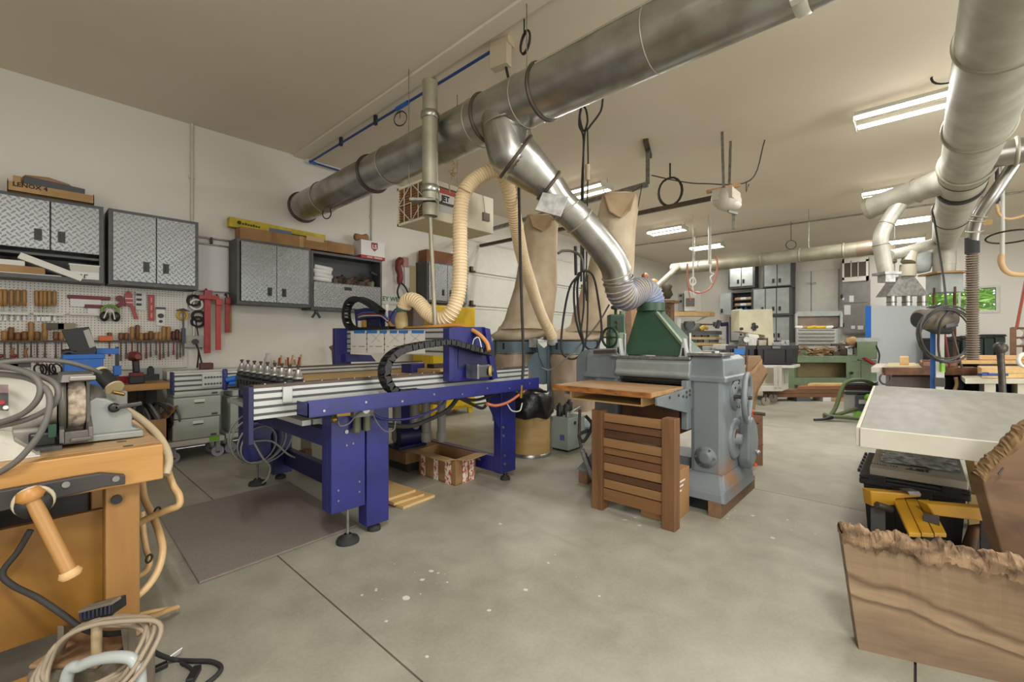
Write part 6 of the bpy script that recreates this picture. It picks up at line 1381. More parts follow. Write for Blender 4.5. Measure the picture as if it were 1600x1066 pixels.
# ================================================================ far end of the shop
def backcab(lb, pa, pb_, ya, yb, doors, X=14.32, open_=False, side=True):
    """wall cabinet on the far wall facing -x; doors are pixel column pairs"""
    a, b = U(pa, ya, X=X), U(pb_, yb, X=X); z1, z0 = a.z, b.z; y1, y0 = a.y, b.y; w = .03
    t = thing('far_cabinet', lb, 'cabinet', (X, (y0 + y1) / 2, z0), 0, None)
    m_ = MB()
    if open_: m_.box((X, y0, z0), (WX - .005, y0 + w, z1)).box((X, y1 - w, z0), (WX - .005, y1, z1)).box((X, y0 + w, z0), (WX - .005, y1 - w, z0 + w)).box((X, y0 + w, z1 - w), (WX - .005, y1 - w, z1)).box((WX - .03, y0 + w, z0 + w), (WX - .005, y1 - w, z1 - w))
    else: m_.box((X, y0 - .04, z0 - .06), (WX - .005, y1 + .04, z1 + .04))
    ob('carcass', m_, DKG, t)
    for p, q, hl in doors:
        c, d = U(p, ya, X=X), U(q, yb, X=X)
        dr_ = ob('door', MB().box((X - .02, d.y + .012, z0), (X - .001, c.y - .012, z1)), GREYL, t, bev=.004)
        hy = U(hl, yb, X=X).y; ob('handle', MB().box((X - .028, hy - .03, z0 + .08), (X - .02, hy + .03, z0 + .2)), BLK, dr_)
    return t, (y0, y1, z0, z1)
backcab('grey far wall cabinet under the thin duct, upper left of the group', 1140, 1177, 400, 446, [(1140, 1158.5, 1153.5), (1158.5, 1177, 1162)])
backcab('grey far wall cabinet under the thin duct, upper right of the group', 1194, 1236, 400, 445, [(1194, 1214.5, 1208.5), (1214.5, 1236, 1218.5)])
backcab('grey far wall cabinet with three doors, middle right of the group', 1177, 1234, 453, 489.5, [(1177, 1196, 1191.5), (1196, 1213.5, 1208.5), (1213.5, 1234, 1218.5)])
backcab('grey far wall cabinet, lowest right of the group, behind the cream bandsaw', 1198, 1234, 497, 532, [(1198, 1213, 1209), (1213, 1234, 1217)])
backcab('grey far wall cabinet, lowest left of the group, beside the cream bandsaw', 1142, 1163, 497, 532, [(1142, 1163, 1158)])
t, (y0, y1, z0, z1) = backcab('open dark far wall cabinet stacked with folded cloths', 1143, 1175.5, 457, 491, [], open_=True)
for k_, f in enumerate((.36, .62)): ob('shelf', MB().box((14.35, y0 + .03, z0 + (z1 - z0) * f), (14.7, y1 - .03, z0 + (z1 - z0) * f + .02)), DKG, t)
a = U(1125, 460, X=13.9); dd_ = ob('door', MB().prism([U(1125, 459, X=14.05), U(1142, 458, X=14.3), U(1142, 492, X=14.3), U(1125, 491, X=14.05)], (.015, .01, 0)), GREYL, t)
ob('handle', MB().cbox(U(1128, 486, X=14.05), (.03, .05, .12)), BLK, dd_)
for k_ in range(6):
    yy = y1 - .08 - (k_ % 3) * (y1 - y0 - .1) / 3; zf = z0 + (z1 - z0) * (.36 if k_ < 3 else .62) + .021
    pb('folded_cloth', MB().box((14.34, yy - (y1 - y0) / 3 + .03, zf), (14.6, yy, zf + .07)), (CARDL, PAPER, mat('cloth_tan', 'b39a7d', .8))[k_ % 3], 'folded cloth in the open far cabinet, %s shelf, %s from left' % (('lower', 'upper')[k_ // 3], ORD[k_ % 3]), 'cloth', .01)
for k_ in range(3): pb('blue_bottle', MB().lathe([(.05, 0), (.05, .14), (.02, .18), (.02, .22)], (14.45, y1 - .1 - .13 * k_, z0 + .031), UP, 12, True), BLUEP if k_ else GREYM, '%s bottle on the bottom of the open far cabinet, %s from left' % ('grey' if k_ == 0 else 'blue', ORD[k_]), 'bottle')
pb('wall_poster', MB().prism([U(1120, 505, X=WX - .02), U(1134, 505, X=WX - .02), U(1134, 530, X=WX - .02), U(1120, 530, X=WX - .02)], (-.01, 0, 0)), PAPER, 'white notice sheet on the far wall left of the lowest cabinets', 'notice')
# electrical panels and wall unit
def wallbox(name, lb, cat, pa, pb_, ya, yb, m_, X=14.5, stickers=()):
    a, b = U(pa, ya, X=X), U(pb_, yb, X=X); t = thing(name, lb, cat, (X, b.y, b.z))
    ob('case', MB().box((X, b.y, b.z), (WX - .005, a.y, a.z)), m_, t, bev=.008)
    ob('front_lid', MB().box((X - .012, b.y + .03, b.z + .03), (X, a.y - .03, a.z - .03)), m_, t, bev=.004)
    for (p, q, r_, s_) in stickers: ob('sticker', MB().prism([U(p, r_, X=X - .014), U(q, r_, X=X - .014), U(q, s_, X=X - .014), U(p, s_, X=X - .014)], (-.003, 0, 0)), PAPER, t)
    ob('latch', MB().cbox(U(pa + 1, (ya * .3 + yb * .7), X=X - .02), (.03, .05, .1)), BLK, t)
    return t
PAN = mat('panel_grey', '85837d', .5, .1, '7b7973', 5)
wallbox('electrical_panel', 'upper grey electrical panel on the far wall under the white grille', 'electrical panel', 1314, 1359, 439, 474, PAN, stickers=((1316, 1319, 465, 469), (1327, 1334, 462, 472)))
wallbox('electrical_panel', 'lower grey electrical panel on the far wall with white paper labels', 'electrical panel', 1316, 1359, 475, 522, PAN, stickers=((1319, 1329, 477, 492), (1330, 1336, 509, 514), (1340, 1349, 509, 515)))
X = 14.45; a, b = U(1316, 405, X=X), U(1357, 438, X=X)
t = thing('air_conditioner', 'white framed wall air conditioner grille on the far wall under the duct elbow', 'air conditioner', (X, b.y, b.z))
ob('casing', MB().box((X + .02, b.y, b.z), (WX - .005, a.y, a.z)), mat('grille_dark', '4f463a', .7), t)
for (p, q, r_, s_) in ((1316, 1319, 405, 438), (1353, 1357, 405, 438), (1316, 1357, 405, 408), (1316, 1357, 434, 438), (1329, 1330.3, 408, 434), (1340, 1341.3, 408, 434)):
    c, d = U(p, r_, X=X), U(q, s_, X=X); ob('frame_bar', MB().box((X, d.y, d.z), (X + .03, c.y, c.z)), WHT, t)
# cream bandsaw
d = 9.3; T = FW * .35
t = thing('cream_bandsaw', 'tall cream sheet metal bandsaw body standing before the far cabinets', 'bandsaw', V(U(1183, 600, d=d).x, U(1183, 600, d=d).y, 0))
CRM = mat('bandsaw_cream', 'cdc7aa', .5, 0, 'c4bd9f', 5)
ob('body', MB().prism([U(x_, y_, d=d) for x_, y_ in ((1155, 484), (1159, 482.5), (1161, 484), (1207, 483), (1209, 536), (1196, 536), (1195, 524), (1155, 518))], T), CRM, t, bev=.006)
ob('column', MB().prism([V(p.x, p.y, z_) for p, z_ in ((U(1196, 536, d=d), 1.12), (U(1209, 536, d=d), 1.12), (U(1209, 536, d=d), 0), (U(1196, 536, d=d), 0))], T), CRM, t)
ob('base', MB().prism([V(p.x, p.y, z_) for p, z_ in ((U(1158, 536, d=d), .85), (U(1209, 536, d=d), .85), (U(1209, 536, d=d), 0), (U(1158, 536, d=d), 0))], T), CRM, t)
for (px, py, r) in ((1177, 507, .035), (1175.5, 512, .03), (1181, 511, .035), (1178, 515, .03), (1158, 514, .03)): c = U(px, py, d=d); ob('knob', MB().cyl(c, c - FW * .04, r, n=12), BLK, t)
ob('motor', MB().cyl(U(1166, 528, d=d - .05), U(1182, 530, d=d - .05), .1, n=16), WHTM, t)
# service cart with two black totes
d = 8.0
c0, c1 = U(1172, 610, d=d), U(1222, 610, d=d)
t = thing('service_cart', 'two-shelf white cart on casters carrying two black totes', 'cart', V(c0.x, c0.y, 0)); SD = V(.55, 0, 0)
def plank(p, q, th, dep=SD): return MB().prism([p, q, q - V(0, 0, th), p - V(0, 0, th)], dep)
ob('top_shelf', plank(U(1130, 570, d=d), U(1241, 571, d=d), .05), WHTM, t, bev=.004)
ob('bottom_shelf', plank(U(1150, 603, d=d), U(1222, 603, d=d), .1), WHTM, t, bev=.004)
for px in (1152, 1212, 1219):
    p, q = U(px, 572, d=d), U(px, 606, d=d); ob('post', MB().beam(p, q, .05, .05), WHTM, t); ob('post', MB().beam(p + SD, q + SD, .05, .05), WHTM, t)
for px in (1158, 1196, 1208):
    c = U(px, 623, d=d + (.0 if px != 1208 else .4)); c.z = .075; ob('caster', MB().cyl(c - FW * .02, c + FW * .02, .075, n=18), mat('caster_dusty', '8a857c', .6) if 'caster_dusty' not in MATS else MATS['caster_dusty'], t); ob('caster_fork', MB().beam(c, c + V(0, 0, .12), .05, .03), DKG, t)
def tote(lb, pa, pb_, ya, yb, d, dep):
    p, q = U(pa, yb, d=d), U(pb_, yb, d=d); h = (yb - ya) / F * d; t = thing('black_tote', lb, 'tote', p)
    i_ = RT * .02
    ob('body', MB().loft([[p + i_ * 2, q - i_ * 2, q - i_ * 2 + dep, p + i_ * 2 + dep], [x_ + V(0, 0, h * .86) for x_ in (p + i_, q - i_, q - i_ + dep, p + i_ + dep)]]), BLK, t)
    ob('rim', MB().prism([p + V(0, 0, h * .8) - FW * .02, q + V(0, 0, h * .8) - FW * .02, q + V(0, 0, h) - FW * .02, p + V(0, 0, h) - FW * .02], dep + FW * .04), mat('tote_black', '232326', .5) if 'tote_black' not in MATS else MATS['tote_black'], t)
    ob('clasp', MB().cbox((p + q) / 2 + V(0, 0, h * .9) - FW * .03, (.14, .03, .04), AX - PI / 2), GREYM, t)
    for f in (.2, .8): ob('rib', MB().beam(p.lerp(q, f) - FW * .005 + V(0, 0, h * .1), p.lerp(q, f) - FW * .01 + V(0, 0, h * .78), .02, .02), BLK, t)
    return t
tA = tote('black tote with a blue cloth over its front, left on the cart', 1133, 1180, 540, 569, 8.0, SD)
tote('black tote, right one of the two on the cart', 1182, 1240, 540, 569, 8.0, SD)
pb('blue_cloth', MB().prism([U(1147, 545, d=7.95), U(1165, 545, d=7.95), U(1163, 555, d=7.95), U(1148, 554, d=7.95)], FW * .03), TAPEB, 'bright blue cloth hanging over the front of left black tote', 'cloth', .005)
for k_, (px, py, w, h, m_) in enumerate(((1162, 531, .14, .18, STEEL), (1174, 532, .2, .14, WHTM), (1186, 535, .22, .1, GALVD), (1192, 534, .12, .14, IRON), (1217, 537, .2, .06, GREYL), (1225, 536, .14, .1, STEEL))):
    c = U(px, 540, d=8.15); pb('machine_part', MB().cbox(c + V(0, 0, h / 2), (w, .14, h), .4 * k_).cyl(c + V(0, 0, h * .6) - FW * .1, c + V(0, 0, h * .6) + FW * .1, h * .3, n=14), m_, 'loose %s machine part lying on the black totes, %s from left' % (('steel', 'white', 'dusty metal', 'dark iron', 'pale grey', 'bright steel')[k_], ORD[k_]), 'machine part', .008)
# two live edge slabs standing before the cart
q4 = [U(1146, 555, d=7.4), U(1165, 556, d=7.4), U(1162, 598, d=7.45), U(1156, 632, d=7.5)]; q4 += [V(q4[3].x, q4[3].y, 0), V(U(1142, 640, d=7.5).x, U(1142, 640, d=7.5).y, 0), U(1143, 585, d=7.45)]
pb('live_edge_slab', MB().prism(q4, FW * .05), SLABL, 'pale upright live-edge slab standing behind the planer handwheel', 'slab', .006)
sl = [(1169, 556), (1189, 556), (1190, 566), (1196, 575), (1201, 583), (1193, 597), (1185, 612), (1179, 634), (1166, 634), (1167, 600)]
q4 = [U(x_, y_, d=7.3) for x_, y_ in sl]
t = thing('curved_slab', 'broad brown slab with pale curved live edge leaning before the white cart', 'slab', V(q4[8].x, q4[8].y, 0))
ob('slab', MB().prism([V(p.x, p.y, max(p.z, 0)) if k_ not in (7, 8) else V(p.x, p.y, 0) for k_, p in enumerate(q4)], FW * .06), mat('slab_brown', '9a7a5b', .6, 0, '80634a', 3, (1, 1, 4)), t, bev=.005)
ob('sap_edge', MB().prism([q4[4], q4[5], q4[6], V(q4[7].x, q4[7].y, 0), V(q4[7].x, q4[7].y, 0) - RT * .05, q4[6] - RT * .05, q4[5] - RT * .05, q4[4] - RT * .04], FW * .07 - FW * .0), SLABL, t, bev=.004)
ob('sap_edge', MB().prism([q4[2] + RT * .01, q4[2] + V(0, 0, .06), U(1176, 578, d=7.28), U(1169, 582, d=7.28), U(1169, 587, d=7.28), U(1178, 583, d=7.28)], -FW * .01), SLABL, t)
# tool chest with open lid
d = 10.4
a, b = U(1243, 512, d=d), U(1309, 556, d=d)
t = thing('tool_chest', 'wide pale metal tool chest with open lid behind the green lathe', 'tool chest', V(a.x, a.y, 0)); D_ = V(.45, 0, 0)
p, q = U(1243, 556, d=d), U(1309, 556, d=d)
ob('chest', MB().prism([U(1243, 514, d=d), U(1309, 514, d=d), V(q.x, q.y, 0), V(p.x, p.y, 0)], D_), GREYL, t, bev=.006)
for k_, (r_, s_) in enumerate(((515, 520), (521, 525.5), (526.5, 531), (532, 537), (538, 545))):
    dr_ = ob('drawer', MB().prism([U(1246, r_, d=d - .02), U(1306, r_, d=d - .02), U(1306, s_, d=d - .02), U(1246, s_, d=d - .02)], FW * .03), WHTM, t, bev=.003)
    ob('pull', MB().beam(U(1248, r_ + .8, d=d - .035), U(1304, r_ + .8, d=d - .035), .02, .02), STEEL, dr_)
l_ = [U(1242, 491, d=d + .5), U(1312, 490, d=d + .5), U(1312, 512, d=d + .42), U(1242, 513, d=d + .42)]
ob('lid', MB().prism(l_, FW * .03), mat('lid_dusty', '6d6257', .8, 0, '8a7c6d', 4), t)
for p_, q_ in ((l_[0], l_[1]), (l_[1], l_[2]), (l_[0], l_[3])): ob('lid_rim', MB().beam(p_ - FW * .06, q_ - FW * .06, .05, .12), GREYL, t)
for k_, (px, py, m_, w) in enumerate(((1249, 509, PAPER, .14), (1256, 509, CARDL, .12), (1268, 509, YEL, .2), (1282, 509, YEL, .24), (1296, 509, PAPER, .16), (1304, 510, IRON, .12))):
    c = U(px, 514, d=d + .15); pb('chest_sundry', MB().lathe([(.005, -w * .7), (.035, -w * .6), (.038, w * .4), (.015, w * .7)], c + V(0, 0, .04), (RT.x, RT.y, .05 * (k_ % 3)), 10), m_, '%s oddment in the open top of tool chest, %s from left' % (('white', 'tan', 'yellow', 'long yellow', 'pale', 'dark')[k_], ORD[k_]), 'oddment')
# green lathe
d = 9.3
t = thing('wood_lathe', 'long green wood turning lathe with grey-topped headstock before the tool chest', 'lathe', V(U(1290, 610, d=d).x, U(1290, 610, d=d).y, 0)); D_ = V(.4, 0, 0)
def slab_(pa, pb_, ya, yb, dd=d, dep=.4, zero=False):
    q = [U(pa, ya, d=dd), U(pb_, ya, d=dd), U(pb_, yb, d=dd), U(pa, yb, d=dd)]
    if zero: q[2].z = q[3].z = 0
    return MB().prism(q, V(dep, 0, 0))
ob('bed', slab_(1222, 1340, 556, 567), GRNL, t, bev=.01)
ob('end_leg', slab_(1222, 1241, 567, 606, zero=True), GRNL, t, bev=.006)
ob('headstock_leg', slab_(1322, 1345, 564, 606, zero=True), GRNL, t, bev=.006); ob('headstock_leg', slab_(1345.5, 1368, 564, 606, zero=True), GRNL, t, bev=.006)
ob('rear_panel', slab_(1241, 1322, 567, 594, dd=d + .3, dep=.03), mat('panel_dusty', '9a8a66', .8, 0, '8a7a58', 4), t)
ob('lower_rail', slab_(1241, 1322, 591, 602), GRNL, t, bev=.006)
ob('headstock', slab_(1339, 1369, 534, 562), GRNL, t, bev=.01)
ob('headstock_cap', MB().loft([[U(1337, 534, d=d), U(1373, 534, d=d), U(1373, 534, d=d) + D_, U(1337, 534, d=d) + D_], [U(1339, 528, d=d), U(1371, 528, d=d), U(1371, 528, d=d) + D_, U(1339, 528, d=d) + D_]]), GREYL, t, bev=.02)
ob('spindle', MB().cyl(U(1339, 542, d=d + .2), U(1318, 545, d=d + .2), .06, n=16).cyl(U(1318, 545, d=d + .2), U(1314, 545, d=d + .2), .13, n=20), STEEL, t)
ob('tool_rest', MB().cbox(U(1310, 553, d=d + .1), (.3, .12, .1), AX - PI / 2).cyl(U(1312, 552, d=d + .1), U(1312, 540, d=d + .1), .03, n=10).cbox(U(1312, 539, d=d + .1), (.36, .05, .05), AX - PI / 2), IRON, t, bev=.006)
ob('panel_knob', MB().cyl(U(1331, 583, d=d - .01), U(1331, 583, d=d - .04), .03, n=10), BLK, t)
ob('tailstock', MB().cbox(U(1250, 553, d=d + .15), (.2, .2, .16), AX - PI / 2), GRNL, t, bev=.01)
ob('red_handle', MB().beam(U(1350, 560, d=d - .08), U(1365, 569, d=d - .08), .08, .04), RED, t)
ob('supply_cord', MB().tube(curve([U(1369, 540, d=d), U(1374, 555, d=d), U(1371, 575, d=d)], 5), .015, 6), BLKR, t)
rr4 = random.Random(2); sh = MB()
for i in range(160):
    c = U(rr4.uniform(1240, 1302), 556, d=d + rr4.uniform(.05, .35)); k_ = 1 - abs((i % 60) - 30) / 34; c.z += rr4.uniform(0, .2) * k_
    a_ = V(rr4.gauss(0, 1), rr4.gauss(0, 1), rr4.gauss(0, .4)).normalized() * rr4.uniform(.06, .16); b_ = a_.cross(UP).normalized() * .025
    sh.add([c - a_ - b_, c - a_ + b_, c + a_ * .2 + b_ + V(0, 0, .03), c + a_ + b_, c + a_ - b_], [(0, 1, 2, 3, 4)])
o = ob('wood_shavings', sh, mat('shavings', 'b89a74', .9, 0, '96795a', 6)); tag(o, 'heap of tan wood shavings lying on the green lathe bed', 'shavings'); o['kind'] = 'stuff'
pb('turned_blank', MB().lathe([(.02, -.12), (.11, -.08), (.12, .05), (.02, .12)], U(1331, 535, d=d + .25), (RT.x, RT.y, .2), 14), CARDL, 'tan turning blank mounted beside the grey-topped lathe headstock', 'wood')
for k_, (px, m_) in enumerate(((1318, IRON), (1326, STEEL), (1333, DKG))): pb('lathe_tool', MB().cbox(U(px, 550, d=d + .05), (.12, .1, .12), .5 * k_).cyl(U(px, 548, d=d + .05), U(px + 5, 545, d=d), .025, n=8), m_, '%s lathe accessory on the bed by the headstock, %s of three' % (('dark', 'bright', 'black')[k_], ORD[k_]), 'accessory', .006)
# lumber in front of the lathe
d = 8.5
for k_, (pa, pb_, ya, yb, m_, lb, dp_) in enumerate(((1192, 1318, 615.5, 621, LUMB, 'lowest long brown board of the stack before the green lathe', .45), (1192, 1318, 609.5, 615, LUMB, 'middle long brown board of the stack before the green lathe', .42), (1246, 1320, 604, 609, mat('board_red', '8d5f44', .6), 'upper reddish board of the stack before the green lathe', .4), (1262, 1320, 600, 603.6, BIRCH, 'pale board lying on top of the stack before the green lathe', .3))):
    pb('long_board', slab_(pa, pb_, ya, yb, d, dp_), m_, lb, 'board', .004)
for k_, (pa, pb_, m_, lb) in enumerate(((1245, 1266, mat('block_slate', '4c5358', .6), 'slate grey block under the brown boards'), (1286, 1301, PAPER, 'white block under the brown boards'), (1298, 1320, CARDL, 'tan wooden block under the brown boards, nearest the extractor'), (1196, 1212, DKG, 'dark block under the left end of brown boards'))):
    q = [U(pa, 621.2, d=d), U(pb_, 621.2, d=d)]; pb('support_block', MB().prism([q[0], q[1], V(q[1].x, q[1].y, 0), V(q[0].x, q[0].y, 0)], FW * .3), m_, lb, 'block', .004)
# dust extractor with green hose
d = 6.6
c = U(1345, 655, Z=0)
t = thing('dust_extractor', 'grey dust extractor on the floor with a green hose and tool case on top', 'dust extractor', V(c.x, c.y, 0)); EX = mat('extractor_grey', '5d6062', .5)
ob('body', slab_(1336, 1372, 618, 652, d, .35), EX, t, bev=.02)
ob('skirt', slab_(1318, 1340, 617, 646, d + .05, .35), WHTM, t, bev=.01)
ob('case', slab_(1318, 1370, 598, 616, d + .02, .36), EX, t, bev=.01)
for k_ in range(3): ob('case_rail', MB().beam(U(1320, 601 + 5 * k_, d=d), U(1366, 602 + 5 * k_, d=d), .02, .02), (STEEL, REDD, GREYL)[k_], t)
ob('socket', MB().cbox(U(1348, 628, d=d - .01), (.1, .03, .06), AX - PI / 2), WHT, t)
ob('green_knob', MB().sph(U(1357, 622, d=d - .02), .06, 12, 8), GRNF, t)
for px in (1342, 1352): ob('wheel', MB().cyl(U(px, 650, d=d - .03), U(px, 650, d=d + .03), .07, n=16), GRNF if px == 1342 else BLK, t)
HG = mat('hose_green', '5d6a45', .55)
ob('hose', MB().tube(curve([U(1298, 649, d=6.5), U(1306, 636, d=6.5), U(1314, 612, d=6.5), U(1322, 598, d=6.5), U(1338, 594, d=6.5), U(1356, 596, d=6.52), U(1366, 604, d=6.55), U(1367, 615, d=6.6)], 6), .028, 10), HG, t)
ob('hose', MB().tube(curve([V(U(1286, 647, d=6.6).x, U(1286, 647, d=6.6).y, .03), U(1305, 649, d=6.5), U(1322, 644, d=6.45), U(1338, 639, d=6.5)], 6), .026, 10), HG, t)
ob('hose', MB().tube(curve([U(1287, 647, d=6.55), U(1300, 651, d=6.45), U(1320, 652, d=6.4), U(1340, 654, d=6.35), U(1362, 654, d=6.3)], 6), .026, 10), HG, t)
ob('nozzle', MB().tube([V(U(1272, 652, d=6.4).x, U(1272, 652, d=6.4).y, .03), V(U(1286, 654, d=6.4).x, U(1286, 654, d=6.4).y, .035), U(1300, 652, d=6.45)], [.018, .02, .03], 10), BLK, t)
# white melamine sheet with blue edge standing up
d = 10.3
q = [U(1360, 478, d=d), U(1466, 478, d=d), U(1466, 600, d=d), U(1360, 600, d=d)]; q[2].z = q[3].z = 0
t = thing('upright_sheet', 'large pale grey sheet standing upright on a blue-edged rack by the lathe', 'sheet', V(q[3].x, q[3].y, 0))
ob('sheet', MB().prism(q, V(.05, 0, 0)), MELA, t)
q = [U(1352, 478, d=d - .03), U(1361, 478, d=d - .03), U(1361, 600, d=d - .03), U(1352, 600, d=d - .03)]; q[2].z = q[3].z = 0
ob('blue_post', MB().prism(q, V(.1, 0, 0)), BLUEP, t, bev=.003)
# left corner of the far wall
d = 10.2
t = thing('wall_shelf', 'long pale wooden shelf on brackets in the far left corner', 'shelf', U(1080, 490, d=d))
ob('board', slab_(1054, 1109, 487, 494, d, .35), PINE, t); ob('bracket', MB().prism([U(1100, 494, d=d), U(1109, 494, d=d), U(1088, 503, d=d + .2)], FW * .02), WHTM, t)
t = thing('shop_heater', 'white shop heater case with brown window on the corner shelf', 'heater', U(1072, 487, d=d))
ob('case', slab_(1069, 1088, 455, 486.5, d + .05, .3), WHTM, t, bev=.01); ob('side_case', slab_(1059, 1069, 458, 486.5, d + .1, .25), PAN, t, bev=.006); ob('window', slab_(1072, 1085, 466, 479, d + .035, .02), mat('heater_brown', '6d5f57', .5), t)
for k_, py in enumerate((462, 471)): ob('side_knob', MB().cyl(U(1064, py, d=d + .1), U(1064, py, d=d + .06), .03, n=10), BLK, t)
t = thing('framed_relief', 'brown wooden framed relief leaning behind the green hood', 'frame', U(1038, 500, d=9.6))
ob('frame', slab_(1024, 1052, 472, 528, 9.6, .06), LUMB, t); ob('stand', slab_(1024, 1052, 528, 560, 9.62, .3, True), DKW, t); ob('relief', slab_(1027, 1047, 478, 520, 9.57, .03), mat('relief_carved', '6d5232', .7, 0, '3c2c1a', 25, lo=.45, hi=.55, bump=.8, bsc=30), t); ob('ledge', slab_(1022, 1053, 469, 473, 9.4, .3), LUMB, t)
for k_, (px, py, w, h, m_, lb) in enumerate(((1008, 437, .09, .3, HANDLED, 'dark carved bottle shape on the corner wall shelf'), (1021, 445, .11, .25, HANDLE, 'tan carved block on the corner wall shelf'), (1031, 462, .12, .16, CARD, 'brown turned wheel on the framed relief ledge'), (1042, 455, .13, .34, mat('plant_dark', '3e3a26', .8), 'dark dried plant on the framed relief ledge'))):
    c = U(px, py, d=9.7); pb('carved_ornament', MB().lathe([(w * .5, -h / 2), (w, -h / 4), (w * .7, h * .1), (w * .9, h * .3), (w * .4, h / 2)], c, UP, 12), m_, lb, 'ornament')
pb('corner_shelf', slab_(1000, 1030, 453, 457, 9.75, .3), LUMB, 'short brown shelf in the far corner above the green hood', 'shelf')
t = thing('hobby_bench', 'far bench of small drawers and clutter below the corner shelf', 'bench', U(1090, 540, d=10))
for (pa, pb_, ya, yb) in ((1062, 1119, 517, 523), (1062, 1119, 527, 530), (1062, 1119, 536, 540)): ob('shelf', slab_(pa, pb_, ya, yb, 10.0, .4), PINE if ya > 520 else DKG, t)
q = slab_(1062, 1120, 540, 600, 10.05, .4, True); ob('base', q, DKG, t)
for k_ in range(6): ob('drawer_front', slab_(1064 + 9 * k_, 1071.5 + 9 * k_, 530.6, 535.6, 10.02, .3), (DKW, IRON, GRN, DKW, GRNL, DKG)[k_], t)
for k_ in range(5): ob('drawer_front', slab_(1064 + 11 * k_, 1073 + 11 * k_, 523.4, 526.8, 10.02, .3), (BLK, DKW, IRON, BLK, GRNL)[k_], t)
t = thing('scroll_saw', 'dark small machine standing on the far corner bench', 'machine', U(1075, 516, d=10))
ob('body', slab_(1063, 1093, 505, 517, 10.1, .3), PAN, t, bev=.01); ob('arm', MB().cyl(U(1070, 507, d=10), U(1084, 506, d=10), .07, n=14), BLK, t); ob('flywheel', MB().cyl(U(1078, 509, d=10.0), U(1078, 509, d=9.9), .09, n=18), DKG, t); ob('upright', MB().beam(U(1061, 515, d=10), U(1061, 498, d=10), .08, .06), WHT, t)
pb('yellow_tool', MB().tube([U(1094, 515, d=9.95), U(1100, 511, d=9.95), U(1106, 514, d=9.95)], [.05, .06, .03], 8), mat('tool_amber', 'b3922f', .5), 'amber tool lying at the right of the far corner bench', 'tool')
t = thing('bar_clamp', 'black and blue bar clamp reaching level toward the far cabinets', 'clamp', U(1115, 507, d=9.8))
ob('bar', MB().cyl(U(1094, 507, d=9.8), U(1138, 507, d=9.8), .02, n=8), IRON, t); ob('head', MB().beam(U(1120, 513, d=9.8), U(1124, 501, d=9.8), .1, .06).beam(U(1115, 507, d=9.8), U(1124, 506, d=9.8), .06, .1), BLK, t); ob('screw', MB().cyl(U(1127, 507, d=9.8), U(1137, 506, d=9.8), .05, n=10), BLUED, t); ob('stand', MB().cyl(U(1137, 508, d=9.8), V(U(1137, 508, d=9.8).x, U(1137, 508, d=9.8).y, 0), .025, n=8), BLUED, t)
for k_, (px, py, w, m_) in enumerate(((1108, 545, .2, GREYL), (1118, 547, .25, STEEL), (1126, 542, .2, WHTM), (1112, 552, .3, GALVD), (1126, 550, .18, DKG))):
    c = U(px, py, d=9.0 - .1 * k_); t = thing('clutter_part', 'pale machined part in the clutter behind the planer, %s from left' % ORD[k_], 'machine part', V(c.x, c.y, 0))
    ob('part', MB().cbox(c, (w, .2, .1), .5 * k_).cyl(c - FW * .1, c + FW * .1, .05, n=10), m_, t, bev=.008); ob('stand', MB().box((c.x - .06, c.y - .06, 0), (c.x + .06, c.y + .06, c.z - .05)), DKG, t)
# dark bins along the right of the far wall
d = 9.6; BG = mat('bin_dark_green', '2c3a36', .5)
for k_, (pa, pb_, yt) in enumerate(((1474, 1500, 532), (1505, 1522, 530), (1524, 1537, 529), (1539, 1554, 528), (1556, 1572, 526))):
    p, q, r_, s_ = U(pa, yt, d=d), U(pb_, yt, d=d), U(pb_ - 2, 560, d=d), U(pa + 2, 560, d=d); r_.z = s_.z = 0
    t = thing('waste_bin', 'dark green waste bin against the far wall, %s from left of the row' % ORD[k_], 'bin', V(p.x, p.y, 0), 0, 'dark waste bins')
    ob('bin', MB().prism([p, q, r_, s_], FW * .5), BG if k_ else BLK, t, bev=.02); ob('lid', MB().prism([p + V(0, 0, .05), q + V(0, 0, .05), q + RT * .01 - FW * .02, p - RT * .01 - FW * .02], FW * .55), BLK, t, bev=.01)
pb('red_pole', MB().cyl(V(U(1563, 560, d=6.9).x, U(1563, 560, d=6.9).y, .02), U(1606, 420, d=7.4), .02, n=10), mat('pole_red', '8f3b24', .5), 'red pole leaning up at the right edge before dark bins', 'pole')
t = thing('spool_rack', 'small rack of pale spools on brown posts at right edge', 'rack', U(1590, 560, d=6.5))
for px in (1583, 1603): p = U(px, 512, d=6.5); ob('post', MB().beam(p, V(p.x, p.y, 0), .06, .06), LUMB, t)
for py in (513, 528, 541): ob('bar', MB().beam(U(1582, py, d=6.5), U(1625, py, d=6.5), .03, .03), RUST, t)
for k_, (px, py) in enumerate(((1590, 521), (1598, 520), (1588, 534), (1597, 534))): ob('spool', MB().cyl(U(px, py, d=6.5), U(px, py, d=6.65), .055, n=14), WHT if k_ % 2 == 0 else STEEL, t)
